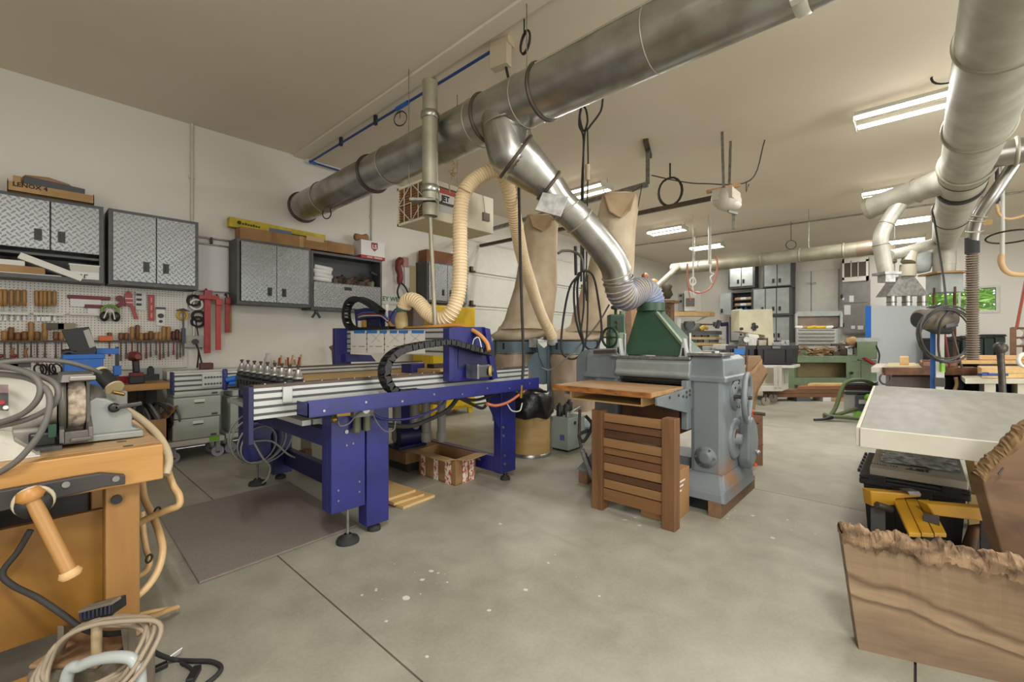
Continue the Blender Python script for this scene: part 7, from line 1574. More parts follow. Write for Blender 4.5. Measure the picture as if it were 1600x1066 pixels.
# ================================================================ right side: table saw, white table, totes, slabs
d = 5.7
def zat(p, z): return V(p.x, p.y, z)
def bx(pa, pb_, ya, yb, dd, dep, zero=False):
    q = [U(pa, ya, d=dd), U(pb_, ya, d=dd), U(pb_, yb, d=dd), U(pa, yb, d=dd)]
    if zero: q[2].z = q[3].z = 0
    return MB().prism(q, V(dep, 0, 0))
t = thing('table_saw', 'old rusty cast iron saw bench with worn top beyond the white table', 'table saw', zat(U(1450, 590, d=d), 0))
tz = U(1450, 574, d=d).z
p, q = zat(U(1378, 574, d=d), tz), zat(U(1523, 574, d=d), tz)
ob('top', MB().prism([p, q, q - V(0, 0, .04), p - V(0, 0, .04)], V(1.2, 0, 0)), mat('saw_top', 'a59b86', .5, .2, '8f846d', 3), t, bev=.004)
ob('front_rail', MB().prism([p - V(0, 0, .0) - FW * .05, q - FW * .05, q - FW * .05 - V(0, 0, .1), p - FW * .05 - V(0, 0, .1)], FW * .05), RUST, t, bev=.006)
ob('left_wing', MB().prism([zat(U(1361, 577, d=d), tz), zat(U(1379, 577, d=d), tz), zat(U(1379, 577, d=d), tz - .07), zat(U(1361, 577, d=d), tz - .07)], V(1.2, 0, 0)), mat('wing_pale', 'b0aba0', .5), t, bev=.004)
ob('cabinet', bx(1392, 1462, 587, 610, d + .1, .7, True), IRON, t, bev=.02)
ob('cabinet', bx(1475, 1507, 587, 610, d + .1, .7, True), BLK, t, bev=.02)
for px in (1384, 1516): ob('leg', bx(px, px + 9, 585, 610, d + .05, .08, True), IRON, t)
ob('motor_plate', bx(1495, 1506, 592, 608, d + .02, .1), mat('plate_steel_blue', '3a4046', .4), t)
ob('crank', MB().ring(U(1383, 592, d=d - .03), FW, .07, .012, 20), IRON, t)
ob('brown_pipe', MB().tube(curve([U(1493, 590, d=d - .05), U(1495, 600, d=d - .05), U(1492, 610, d=d - .05)], 4), .02, 8), CARDL, t)
def top(px, py): return U(px, py, Z=tz)
def onTop(name, pts, h, m_, lb, cat, z=tz, bev=.003): return pb(name, MB().prism([zat(U(x_, y_, Z=z), z + .001) for x_, y_ in pts], (0, 0, h)), m_, lb, cat, bev)
onTop('plywood_piece', ((1383, 573), (1436, 573), (1430, 568), (1388, 568)), .008, mat('ply_cream', 'bdb084', .6), 'thin cream plywood piece lying on the saw bench', 'board')
onTop('wood_cube', ((1406, 572), (1420, 572), (1419, 569.5), (1406, 569.5)), .12, PINE, 'short pale wood cube standing on the saw bench', 'block')
t = thing('brown_tray', 'shallow brown wooden tray lying on the saw bench behind the white post', 'tray', top(1466, 571))
for k_, (pts, h) in enumerate(((((1440, 574), (1496, 574), (1494, 569), (1436, 569)), .012), (((1440, 574), (1496, 574), (1496.5, 573.3), (1440, 573.3)), .06), (((1436, 569.4), (1494, 569.4), (1494, 569), (1436, 569)), .06), (((1440, 574), (1443, 574), (1438.5, 569), (1436, 569)), .06), (((1493.5, 574), (1496, 574), (1494, 569), (1491.5, 569)), .06))):
    ob('tray_floor' if k_ == 0 else 'side', MB().prism([zat(U(x_, y_, Z=tz), tz + .001) for x_, y_ in pts], (0, 0, h)), mat('tray_brown', '7d5743', .5) if k_ == 0 else MATS['tray_brown'], t)
# overarm post with router motor and cable coil
d2 = 5.0
t = thing('overarm_post', 'white square post carrying a dusty motor unit and looped black cable', 'post', zat(U(1468, 600, d=d2), 0))
p = U(1468.5, 505, d=d2); ob('post', MB().box((p.x - .035, p.y - .035, 0), (p.x + .035, p.y + .035, p.z)), WHT, t, bev=.004)
ob('post_sleeve', MB().box((p.x - .042, p.y - .042, U(1468, 604, d=d2).z), (p.x + .042, p.y + .042, U(1468, 590, d=d2).z)), mat('sleeve_dark', '4a4742', .5), t)
q = U(1459, 505, d=d2 + .1); ob('blue_strut', MB().box((q.x - .03, q.y - .03, 0), (q.x + .03, q.y + .03, q.z)), BLUEP, t)
MOT = mat('motor_dusty', '6f6453', .6, .2, '534a3e', 6); c = U(1466, 499, d=d2 - .05)
ob('motor', MB().lathe([(.03, -.24), (.1, -.225), (.12, -.15), (.125, .0), (.11, .13)], c, (RT.x, RT.y, -.02), 22), MOT, t)
ob('motor_hood', MB().prism([U(x_, y_, d=d2 - .16) for x_, y_ in ((1478, 484), (1499, 484), (1489, 492), (1499, 510), (1478, 513))], FW * .22), DKG, t, bev=.01)
ob('motor_handle', MB().tube(curve([U(1449, 487, d=d2 - .05), U(1452, 481, d=d2 - .05), U(1470, 479, d=d2 - .05), U(1482, 482, d=d2 - .05)], 5), .02, 8), BLK, t)
ob('motor_foot', MB().tube([U(1438, 508, d=d2 - .05), U(1460, 515, d=d2 - .05), U(1484, 517, d=d2 - .05)], [.03, .05, .04], 8), BLKR, t)
ob('end_vent', MB().cyl(c - RT * .245, c - RT * .225, .075, n=18), BLK, t)
for k_ in range(5):
    cc = U(1478 + 1.5 * (k_ % 3), 522 + 2 * (k_ % 2), d=d2 - .2 - .012 * k_); R = .27 + .02 * (k_ % 3)
    pts = [cc + RT * R * 1.03 * math.cos(q_) + UP * R * (.98 + .05 * (k_ % 2)) * math.sin(q_) + FW * .02 * math.sin(2 * q_ + k_) for q_ in [2 * PI * i / 32 for i in range(33)]]
    ob('cable_loop', MB().tube(pts, .009, 7), mat('cable_dark', '3d3a36', .5) if 'cable_dark' not in MATS else MATS['cable_dark'], t)
ob('hanging_cable', MB().tube(curve([U(1479, 485, d=d2 - .2), U(1475, 440, d=5.2), U(1467, 390, d=5.6), U(1460, 345, d=5.9), U(1456, 330, d=6.0), U(1458, 322, d=6.1)], 6), .011, 7), BLKR, t)
ob('cable_drop', MB().tube(curve([U(1482, 487, d=d2 - .22), U(1469, 505, d=d2 - .2), U(1466, 540, d=d2 - .1), U(1470, 568, d=d2 - .08)], 5), .012, 7), MATS['cable_dark'], t)
ob('green_clip', MB().cbox(U(1472, 575, d=d2 - .07), (.05, .03, .09), .4), GRNF, t)
for k_, (pa, pb2, m_) in enumerate((((1476, 520), (1484, 562), REDD), ((1487, 515), (1503, 562), IRON))):
    a, b = U(*pa, d=5.6), U(*pb2, d=5.6); pb('thin_rod', MB().cyl(a, zat(b, tz), .012, n=8).cyl(a, a + V(0, 0, .02), .02, n=8), m_, ('dark red', 'black')[k_] + ' thin rod standing on the saw bench behind the cable coil', 'rod')
# pale jointer with lever, boards on it
d3 = 5.2; jz = U(1560, 592, d=d3).z
t = thing('cream_jointer', 'cream machine base with a dark ball-topped lever at right', 'machine', zat(U(1575, 600, d=d3), 0))
JW = mat('jointer_cream', 'bdb7a4', .5, 0, 'b0a995', 5)
p, q = zat(U(1508, 592, d=d3), jz), zat(U(1700, 592, d=d3), jz)
ob('table', MB().prism([p, q, q - V(0, 0, .06), p - V(0, 0, .06)], V(.9, 0, 0)), JW, t, bev=.006)
ob('base', bx(1538, 1556, 598, 620, d3 + .05, .6, True), JW, t, bev=.006); ob('base', bx(1590, 1700, 598, 620, d3 + .05, .6, True), JW, t, bev=.006); ob('base_back', bx(1556, 1590, 598, 620, d3 + .4, .2, True), BLUED, t)
a, b = U(1567, 620, d=4.7), U(1563, 552, d=4.7)
ob('lever', MB().tube([zat(a, .3), a, U(1565, 580, d=4.7), b], [.03, .03, .028, .03], 12), mat('lever_steel', '55504a', .4, .5, '3c3833', 12), t)
ob('lever_ball', MB().lathe([(.02, 0), (.055, .03), (.06, .07), (.045, .11), (.01, .125)], U(1563, 553, d=4.7), UP, 16), MATS['lever_steel'], t)
ob('lever_foot', MB().box((a.x - .1, a.y - .1, 0), (a.x + .1, a.y + .1, .32)), JW, t)
for k_, (pa, pb2, ya, yb, dd, dp, m_, lb) in enumerate(((1534, 1720, 575, 584, 5.25, .5, PINE, 'thick pale plank lying on the cream jointer, nearest'), (1500, 1720, 563, 569, 5.75, .3, PINE, 'long pale plank beyond the cream jointer, lower of the pair'), (1500, 1720, 556, 562.5, 5.75, .3, mat('plank_warm', 'bb9566', .6), 'long warm brown plank beyond the cream jointer, upper of the pair'), (1534, 1720, 584.2, 591, 5.25, .5, BIRCH, 'pale plank directly on the cream jointer table, lowest'))):
    pb('pale_plank', bx(pa, pb2, ya, yb, dd, dp), m_, lb, 'plank', .004)
q = [U(1530, 569.2, d=5.75), U(1720, 569.2, d=5.75)]; pb('plank_trestle', MB().prism([q[0], q[1], zat(q[1], .0), zat(q[0], .0)], FW * .3), DKW, 'dark trestle under the long planks beyond the cream jointer', 'trestle')
pb('blue_jig', MB().beam(U(1531, 585.5, d=5.1), U(1572, 585.5, d=5.1), .05, .03).cbox(U(1540, 584, d=5.1), (.05, .05, .03)), mat('jig_blue', '24407f', .4), 'slim blue jig lying along the edge of cream jointer', 'jig')
pb('small_guard', MB().ring(U(1601, 563, d=4.9), FW, .07, .02, 22), WHT, 'white round guard ring at right edge by the planks', 'guard')
onTop('red_strap', ((1492, 568), (1520, 563.5), (1541, 567), (1520, 564.5)), .012, RED, 'red cord lying on the saw bench before the planks', 'cord')

# white work table
TZ = .74; fl_, bl_ = U(1344, 668, Z=TZ), U(1368, 603, Z=TZ)
fr_ = fl_ + V(.02, -1.25, 0); br_ = bl_ + V(0, -1.45, 0)
t = thing('white_table', 'long white-edged work table with worn grey top at right', 'table', zat((fl_ + br_) / 2, 0))
ob('top', MB().prism([fl_, fr_, br_, bl_], (0, 0, -.03)), mat('table_top_worn', '86847b', .5, 0, '77756c', 3.5, (1, 4, 1), 6), t, bev=.003)
def edge(a_, b_, n_): return MB().prism([a_ + V(0, 0, -.0), b_ + V(0, 0, -.0), b_ + V(0, 0, -.098), a_ + V(0, 0, -.098)], n_)
TW = mat('table_edge_white', 'cfcabb', .5, 0, 'bfb8a4', 3, (1, 1, 1), 6, lo=.4, hi=.75)
ob('edge_board', edge(fl_, fr_, (-.018, 0, 0)), TW, t, bev=.003); ob('edge_board', edge(fl_, bl_, (0, .018, 0)), TW, t, bev=.003); ob('edge_board', edge(bl_, br_, (.018, 0, 0)), TW, t)
for a_, s_ in ((fl_, (1.5, -.12)), (fl_ + V(0, -1.05, 0), (1.0, -.1)), (bl_, (-.1, -.1)), (br_, (-.1, .1))):
    q = a_ + V(s_[0], s_[1], 0); ob('leg', MB().box((q.x - .045, q.y - .045, 0), (q.x + .045, q.y + .045, TZ - .03)), TW, t)
pb('timber_prop', MB().beam(U(1518, 712, d=2.8), zat(U(1530, 788, d=2.8), .22), .06, .04).box((zat(U(1530, 788, d=2.8), 0) - V(.05, .05, 0)), (zat(U(1530, 788, d=2.8), .22) + V(.05, .05, 0))), PINE, 'slanting timber prop under the white table beside the black tote', 'timber', .003)
# black tote with film wrapped pack
X0_, Y1_, Y0_ = 3.44, .255, -.225; zt = .37
t = thing('lidded_tote', 'black ribbed lidded tote under the white table edge', 'tote', (3.75, 0, 0))
ob('body', MB().loft([[V(x_, y_, 0) for x_, y_ in ((X0_ + .05, Y0_ + .04), (4.1, Y0_ + .04), (4.1, Y1_ - .04), (X0_ + .05, Y1_ - .04))], [V(x_, y_, zt - .05) for x_, y_ in ((X0_ + .02, Y0_ + .02), (4.14, Y0_ + .02), (4.14, Y1_ - .02), (X0_ + .02, Y1_ - .02))]]), BLK, t)
ob('lid', MB().box((X0_, Y0_, zt - .055), (4.16, Y1_, zt - .02)).box((X0_, Y0_, zt - .02), (4.16, Y1_, zt)), MATS['tote_black'], t, bev=.008)
for k_ in range(5): ob('rib', MB().beam((X0_ + .045 - .0, Y0_ + .07 + .085 * k_, .03), (X0_ + .02, Y0_ + .07 + .085 * k_, zt - .06), .012, .02, (0, 1, 0)), BLK, t)
for z in (.22, .28): ob('rib', MB().box((X0_ + .012, Y0_ + .03, z), (X0_ + .04, Y1_ - .03, z + .008)), MATS['tote_black'], t)
for k_ in range(6): ob('lid_tooth', MB().box((X0_ + .06 + .1 * k_, Y1_ - .002, zt - .0), (X0_ + .11 + .1 * k_, Y1_ + .012, zt + .018)), BLK, t)
for y_ in (-.15, .17): ob('lid_hinge', MB().box((X0_ - .01, y_ - .04, zt - .03), (X0_ + .03, y_ + .04, zt + .006)), BLK, t)
ob('clasp', MB().box((X0_ - .006, -.07, zt - .085), (X0_ + .01, .1, zt - .04)), BLK, t, bev=.003)
t = thing('film_wrapped_pack', 'flat taupe pack in shiny clear film on the black tote lid', 'pack', (3.8, 0, zt))
ob('pack', MB().box((X0_ + .02, Y0_ + .01, zt + .003), (4.13, Y1_ - .05, zt + .05)), mat('pack_taupe', 'bdb4a6', .5, 0, 'aaa193', 6), t, bev=.006)
rr5 = random.Random(4); N_ = 22; fm = []
for i in range(N_ + 1):
    fm.append([V(X0_ + .2 + .47 * i / N_, Y0_ + .03 + .36 * j / 14, zt + .053 + rr5.uniform(0, .01)) for j in range(15)])
ob('film', MB().loft(fm, False, True, closed=False), FILM, t)
text('JET', (X0_ + .155, -.06, zt + .0515), (0, 1, 0), (-1, 0, 0), .075, DKW, t, bold=.003)
for k_ in range(9): ob('printed_mark', MB().box((X0_ + .12, .08 + .013 * k_ + (.012 if k_ > 2 else 0), zt + .0505), (X0_ + .145, .088 + .013 * k_ + (.012 if k_ > 2 else 0), zt + .0515)), mat('ink_faint', '5a5047', .7) if k_ == 0 else MATS['ink_faint'], t)
# yellow folding stand lying before the tote
YM = mat('stand_yellow', 'bb8a1e', .45, 0, 'a87a18', 6)
t = thing('yellow_stand', 'yellow metal tool stand lying folded between tote and wood slab', 'stand', zat(U(1450, 800, d=2.5), 0))
def q3(pts, d_): return [U(x_, y_, d=dd) for (x_, y_), dd in zip(pts, d_)]
ob('cross_bar', MB().prism(q3(((1360, 767), (1418, 772), (1436, 768), (1440, 777), (1400, 780), (1398, 790), (1363, 792)), (2.42,) * 7), FW * .06), YM, t, bev=.006)
for k_ in range(3):
    a0, a1 = 1395 + 19 * k_, 1414 + 19 * k_; b0, b1 = 1420 + 20 * k_, 1440 + 20 * k_
    ob('deck_slat', MB().prism(q3(((a0, 778 + k_), (a1 - 1, 778.5 + k_), (b1 - 1, 834), (b0, 833)), (2.45, 2.45, 2.15, 2.15)), (0, 0, -.02)), YM, t, bev=.003)
ob('main_beam', MB().prism(q3(((1448, 787), (1556, 796), (1562, 818), (1460, 806)), (2.28, 2.2, 2.18, 2.26)), FW * .06), YM, t, bev=.006)
ob('end_plate', MB().prism(q3(((1418, 768), (1436, 768), (1440, 774), (1422, 774)), (2.41,) * 4), FW * .05), STEEL, t)
ob('pivot', MB().cyl(U(1370, 789, d=2.4), U(1392, 796, d=2.4), .018, n=10), IRON, t)
for (px, py) in ((1372, 792), (1455, 806), (1545, 815)):
    p = U(px, py, d=2.45 if px < 1400 else 2.25); ob('leg', MB().box((p.x - .03, p.y - .03, 0), (p.x + .03, p.y + .03, p.z)), DKG, t)
pb('grey_fitting', MB().lathe([(.06, 0), (.06, .06), (.04, .1), (.03, .14)], zat(U(1535, 835, d=2.45), 0), UP, 16, True), PAN, 'grey metal fitting standing on the floor under the yellow stand', 'fitting', .004)
pb('iron_clamp', MB().tube([zat(U(1512, 842, d=2.4), .05), U(1522, 826, d=2.4), U(1545, 823, d=2.4), U(1562, 828, d=2.35)], [.03, .025, .02, .02], 8).cyl(zat(U(1512, 842, d=2.4), 0), zat(U(1512, 842, d=2.4), .06), .035, n=10), RUST, 'rusty iron clamp lying under the yellow stand end', 'clamp')

# big live edge slab in front
B0, B1 = V(2.165, .161, 0), V(2.165, .161, 0) + V(.125, -.371, 0) * 2.0
T0, T1 = V(2.127, .211, .475), V(2.17, -.60, .5)
t = thing('front_slab', 'large brown slab with rough live edge standing nearest at right', 'slab', B0)
th = V(.075, .02, 0); rr6 = random.Random(9); NU, NV = 56, 10
def nzf(u, s=0): return .5 * math.sin(u * 17 + s) + .3 * math.sin(u * 41 + s * 2.1) + .2 * math.sin(u * 83 + s * 1.3)
front = []
for j in range(NV + 1):
    v_ = j / NV; row = []
    for i in range(NU + 1):
        u_ = i / NU; b_ = B0.lerp(B1, u_); tp = T0.lerp(T1, u_) + V(0, 0, -.03 + .014 * nzf(u_ * 2.2)); row.append(b_.lerp(tp, v_))
    front.append(row)
body = MB().loft(front, False, False, closed=False)
bk = [[p_ + th for p_ in r_] for r_ in front]; body.loft([r_[::-1] for r_ in bk], False, False, closed=False)
body.loft([front[0], bk[0]], False, False, closed=False)
for i_ in (0, NU): body.add([r_[i_] for r_ in front] + [r_[i_] for r_ in bk][::-1], [tuple(range(2 * NV + 2))])
def slabmat():
    m = bpy.data.materials.new('slab_face'); m.use_nodes = True; k = NodeKit(m); x, y, z = k.xyz()
    n1 = k.N.new('ShaderNodeTexNoise'); n1.inputs['Scale'].default_value = 2.2; n1.inputs['Detail'].default_value = 3
    tc = k.N.new('ShaderNodeTexCoord'); mp = k.N.new('ShaderNodeMapping'); mp.inputs['Scale'].default_value = (1, 1.3, 2); k.L.new(tc.outputs['Object'], mp.inputs[0]); k.L.new(mp.outputs[0], n1.inputs['Vector'])
    n2 = k.N.new('ShaderNodeTexNoise'); n2.inputs['Scale'].default_value = 30; n2.inputs['Detail'].default_value = 6; mp2 = k.N.new('ShaderNodeMapping'); mp2.inputs['Scale'].default_value = (1, .15, 1.6); k.L.new(tc.outputs['Object'], mp2.inputs[0]); k.L.new(mp2.outputs[0], n2.inputs['Vector'])
    h = k.m('ADD', k.m('ADD', z, k.m('MULTIPLY', y, -.16)), k.m('MULTIPLY', k.m('SUBTRACT', n1.outputs['Fac'], .5), .12))
    cr = k.N.new('ShaderNodeValToRGB'); E = cr.color_ramp.elements
    E[0].position = 0; E[0].color = (*lin('857059'), 1); E[1].position = 1; E[1].color = (*lin('89745b'), 1)
    for pos, col in ((.2, '806b55'), (.36, '937c61'), (.395, '675240'), (.41, '9d866a'), (.47, '9a8367'), (.51, '69543f'), (.54, '8f785e'), (.8, '897259'), (.93, '7b634a')):
        e_ = E.new(pos); e_.color = (*lin(col), 1)
    k.L.new(k.m('MULTIPLY', h, 1.9), cr.inputs[0])
    mx = k.N.new('ShaderNodeMix'); mx.data_type = 'RGBA'; mx.blend_type = 'MULTIPLY'; mx.inputs[0].default_value = .5; k.L.new(cr.outputs[0], mx.inputs[6])
    c2 = k.N.new('ShaderNodeValToRGB'); c2.color_ramp.elements[0].position = .3; c2.color_ramp.elements[0].color = (.62, .6, .58, 1); c2.color_ramp.elements[1].position = .6; c2.color_ramp.elements[1].color = (1, 1, 1, 1); k.L.new(n2.outputs['Fac'], c2.inputs[0]); k.L.new(c2.outputs[0], mx.inputs[7])
    k.L.new(mx.outputs[2], k.b.inputs['Base Color']); k.b.inputs['Roughness'].default_value = .62; k.bump(n2.outputs['Fac'], .12, .005); return m
SLF = slabmat(); ob('slab', body, SLF, t)
bark = []; NB = 150
for i in range(NB + 1):
    u_ = i / NB; tp = T0.lerp(T1, u_) + V(0, 0, -.03 + .014 * nzf(u_ * 2.2)); row = []; w_ = .008 * nzf(u_ * 5.3, 2.0) + .012 * max(0, math.sin(u_ * 23 + 1)) ** 3
    for j, (a_, h_) in enumerate(((-.06, -.03 - abs(w_) * 1.5), (-.1, -.012), (-.02, .006), (.16, .013), (.4, .02), (.65, .024), (.88, .018), (1.02, .004), (1.03, -.02))):
        row.append(tp + th * (a_ + .05 * math.sin(u_ * 61 + j * 1.9) + .03 * math.sin(u_ * 133 + j)) + V(0, rr6.uniform(-.003, .003), h_ + .007 * nzf(u_ * 3 + j * .21, j) + rr6.uniform(-.003, .003)))
    bark.append(row)
ob('bark_edge', MB().loft(bark, False, False, closed=False), BARK, t)
# second slab leaning at the right edge
q = [U(1534, 748, d=1.88), U(1556, 722, d=1.86), U(1580, 700, d=1.83), U(1610, 668, d=1.80), U(1690, 640, d=1.73), U(1720, 900, d=1.65), U(1640, 1000, d=1.67), U(1575, 880, d=1.79), U(1556, 830, d=1.83)]
bt = [U(1556, 830, d=1.83), U(1640, 1000, d=1.67)]
t = thing('leaning_slab', 'dark brown live-edge slab leaning up at the right frame edge', 'slab', zat(q[6], 0))
ob('slab', MB().prism(q[:5] + [zat(q[5], 0.01), zat(q[6], 0.01), V(U(1600, 960, d=1.77).x, U(1600, 960, d=1.77).y, .02), q[8]], FW * .07 + RT * .02), mat('slab_dark', '775b40', .6, 0, '5c4430', 3, (1, 1, 3), 6, dist=1.0), t, bev=.006)
be = []
for i in range(40):
    u_ = i / 39; s_ = u_ * 3.999; k_ = int(s_); p = q[k_].lerp(q[k_ + 1], s_ - k_); nn = (UP - RT * .6).normalized(); row = []
    for j, (a_, h_) in enumerate(((-.1, -.035), (-.12, .0), (.1, .012), (.5, .016), (.9, .008), (1.05, -.02))): row.append(p + (FW * .07 + RT * .02) * a_ + nn * (h_ + rr6.uniform(-.006, .006)) + RT * rr6.uniform(-.004, .004))
    be.append(row)
ob('bark_edge', MB().loft(be, False, False, closed=False), mat('bark_golden', '8d7250', .85, 0, '69502f', 9, bump=.6, bsc=20), t)
ob('crack', MB().prism([U(1558, 740, d=1.82), U(1566, 730, d=1.82), U(1568, 732, d=1.82), U(1560, 742, d=1.82)], -FW * .004), DKW, t)
# ================================================================ near workbench at left
BX, BY, BZ = .304, 1.853, .85
t = thing('workbench', 'heavy maple workbench with vise at the near left corner', 'workbench', (-.4, 2.1, 0))
for k_, (y0_, y1_) in enumerate(((BY + .058, BY + .2), (BY + .205, BY + .43), (BY + .435, BY + .66))):
    ob('top_board', MB().box((-1.4, y0_, BZ - .1), (BX, y1_, BZ - (.002 if k_ else .0))), BENCHT, t, bev=.003)
ob('apron', MB().box((-1.4, BY, BZ - .116), (BX, BY + .055, BZ)), BENCH, t, bev=.004)
ob('end_cap', MB().box((BX - .06, BY + .06, BZ - .116), (BX, BY + .66, BZ - .1)), BENCH, t)
for px in (190, 200): 
    c = U(px, 690 if px == 190 else 697, Z=BZ); ob('dog_slot', MB().box((c.x - .012, c.y - .012, BZ - .0005), (c.x + .012, c.y + .006, BZ + .001)), DKW, t)
ob('leg', MB().box((.165, 1.9, 0), (.25, 1.99, BZ - .1)), BENCHZ, t, bev=.004); ob('leg', MB().box((.165, 2.38, 0), (.25, 2.47, BZ - .1)), BENCHZ, t, bev=.004)
ob('leg', MB().box((-1.3, 1.9, 0), (-1.2, 1.99, BZ - .1)), BENCHZ, t)
c = U(182, 780, Y=1.9); ob('leg_bolt', MB().cyl(c, c - V(0, .012, 0), .014, n=14), BLK, t)
ob('front_panel', MB().box((-1.2, 1.96, .29), (.165, 1.985, .645)), PANEL, t, bev=.002)
ob('back_panel', MB().box((-1.2, 2.4, .15), (.165, 2.42, .7)), DKW, t)
ob('lower_rail', MB().box((-1.2, 1.9, .1), (.165, 1.95, .2)), BENCH, t, bev=.004)
Yv = 1.825
v_ = [U(x_, y_, Y=Yv) for x_, y_ in ((-60, 783), (0, 768), (60, 757), (120, 746), (158, 740), (196, 743), (196, 757), (160, 762), (120, 772), (60, 786), (0, 800), (-60, 815))]
vc = ob('vise_jaw', MB().prism(v_, (0, .028, 0)), DKW, t, bev=.003)
for (px, py) in ((181, 748), (103, 757)): c = U(px, py, Y=Yv); ob('jaw_bolt', MB().cyl(c, c - V(0, .006, 0), .009, n=12), STEEL, vc)
c = U(53, 789, Y=1.77); ob('screw_head', MB().lathe([(.0005, -.012), (.034, -.01), (.037, 0), (.037, .05)], c, (0, 1, 0), 24), BLK, t)
ob('screw_collar', MB().ring(c + V(0, .012, .006), (0, 1, 0), .037, .006, 24), mat('collar_cream', 'b6a98d', .5), t)
h0, h1 = U(48, 776, Y=1.745), U(110, 897, Y=1.70)
ob('vise_handle', MB().tube([h0, h0.lerp(h1, .2), h0.lerp(h1, .6), h1], [.0145, .0165, .0165, .0165], 16), mat('handle_beech', 'aa7f49', .4, 0, '9a713d', 4, (1, 1, .3)), t)
ob('handle_cap', MB().tube([h0 - (h1 - h0).normalized() * .02, h0, h0 + (h1 - h0).normalized() * .012], [.022, .03, .02], 18), mat('cap_orange', 'a9773c', .4), t)
ob('handle_cap', MB().tube([h1 - (h1 - h0).normalized() * .012, h1, h1 + (h1 - h0).normalized() * .01], [.02, .026, .02], 18), mat('cap_pale', 'c19a69', .45), t)

# bench grinder / sharpening machine
t = thing('bench_grinder', 'white wet grinder with stone wheel in black guard on the workbench', 'grinder', (.05, 2.08, BZ))
ax = V(1, 0, 0); wc = V(.107, 2.09, .986)
ob('wheel', MB().lathe([(.001, -.021), (.08, -.021), (.083, -.018), (.083, .018), (.08, .021), (.001, .021)], wc, ax, 36), GRIT, t)
GM = mat('guard_grey', '4f4c47', .45, .3, '5e5a53', 8)
ob('guard_disc', MB().lathe([(.001, -.008), (.094, -.008), (.097, -.004), (.097, .008), (.001, .008)], wc + V(-.033, 0, 0), ax, 36), GM, t)
ob('guard_cover', MB().loft([[V(x_, y_, z_) for x_, y_, z_ in ((.066, 2.0, 1.062), (.15, 2.0, 1.062), (.15, 2.17, 1.062), (.066, 2.17, 1.062))], [V(x_, y_, z_) for x_, y_, z_ in ((.07, 2.01, 1.085), (.146, 2.01, 1.085), (.146, 2.17, 1.088), (.07, 2.17, 1.088))]]), GM, t, bev=.004)
ob('guard_lip', MB().box((.088, 1.988, 1.066), (.15, 2.005, 1.08)), mat('lip_pale', '8c8880', .4, .3), t, bev=.003)
ob('guard_side', MB().box((.13, 2.03, .88), (.138, 2.16, 1.07)), GM, t)
tr2 = MB().prism([V(.066, 1.99, .87), V(.066, 2.14, .87), V(.066, 2.16, .95), V(.066, 2.1, .96), V(.066, 2.0, .912)], (.012, 0, 0)).prism([V(.132, 1.99, .87), V(.132, 2.14, .87), V(.132, 2.16, .95), V(.132, 2.1, .96), V(.132, 2.0, .912)], (.012, 0, 0)).box((.078, 1.985, .868), (.132, 2.0, .905)).box((.078, 1.99, .866), (.132, 2.14, .876))
ob('drip_tray', tr2, GM, t, bev=.002)
ob('tray_lip', MB().box((.09, 1.975, .872), (.14, 1.988, .884)), GM, t, bev=.003)
ob('arbor_cap', MB().lathe([(.055, 0), (.05, .018), (.038, .032), (.02, .042), (.001, .045)], V(.142, 2.12, .99), ax, 24), GM, t)
MW = mat('grinder_white', 'bdb9ad', .4, 0, 'afaba0', 6)
ob('motor', MB().lathe([(.03, -.44), (.085, -.43), (.092, -.4), (.092, -.16), (.085, -.13), (.082, -.07), (.06, -.055), (.05, -.045)], wc + V(0, .035, .0), ax, 32, True), MW, t)
ob('motor_neck', MB().lathe([(.06, -.07), (.072, -.06), (.072, -.045)], wc + V(0, .03, 0), ax, 28), mat('neck_cream', 'a79f8c', .45), t)
lb_ = [U(x_, y_, Y=2.02) for x_, y_ in ((-6, 601), (13, 601), (13, 642), (-6, 641))]
ob('rating_label', MB().prism(lb_, (0, -.004, 0)), mat('label_dark', '4f4a4b', .4), t)
ob('label_patch', MB().prism([U(x_, y_, Y=2.012) for x_, y_ in ((-6, 601), (13, 601), (13, 614), (-6, 614))], (0, -.003, 0)), mat('label_mauve', '8d7878', .5), t)
ob('label_button', MB().cyl(U(3, 629, Y=2.016), U(3, 629, Y=2.006), .006, n=12), RED, t); ob('label_button', MB().cyl(U(9, 637, Y=2.016), U(9, 637, Y=2.006), .006, n=12), WHT, t)
ob('support', MB().box((-.12, 2.05, BZ), (.03, 2.18, .92)), mat('support_grey', '8b877c', .5), t, bev=.01)
ob('switch_case', MB().box((.0, 2.02, BZ + .012), (.062, 2.12, .905)), mat('switch_black', '1b201d', .4), t, bev=.006); ob('green_switch', MB().box((.042, 2.012, .89), (.06, 2.03, .93)), mat('switch_green', '1e4a33', .5), t)
ob('base_strip', MB().box((-.06, 1.99, BZ), (.072, 2.12, BZ + .014)), DKG, t)
hs = [U(x_, y_, Y=2.06) for x_, y_ in ((138, 628), (150, 621), (168, 624), (196, 637), (207, 646), (207, 668), (224, 671), (225, 683), (140, 690))]
HSM = mat('housing_grey', '8f918e', .45, .1, '84867f', 6)
ob('gear_housing', MB().prism(hs, (0, .16, 0)), HSM, t, bev=.006)
bs = [U(x_, y_, Y=2.03) for x_, y_ in ((96, 685), (140, 681), (224, 672), (225, 682), (96, 696))]
ob('base_plate', MB().prism(bs, (0, .22, 0)), HSM, t, bev=.004)
lv = U(178, 637, Y=2.05); ob('lever_hub', MB().lathe([(.016, 0), (.016, .012), (.008, .016), (.001, .016)], lv, (0, -1, 0), 20), BLK, t)
ob('lever_arm', MB().beam(lv - V(0, .01, 0), U(222, 630, Y=2.04), .012, .014), mat('lever_dark', '3f3e3b', .4, .4), t, bev=.003)
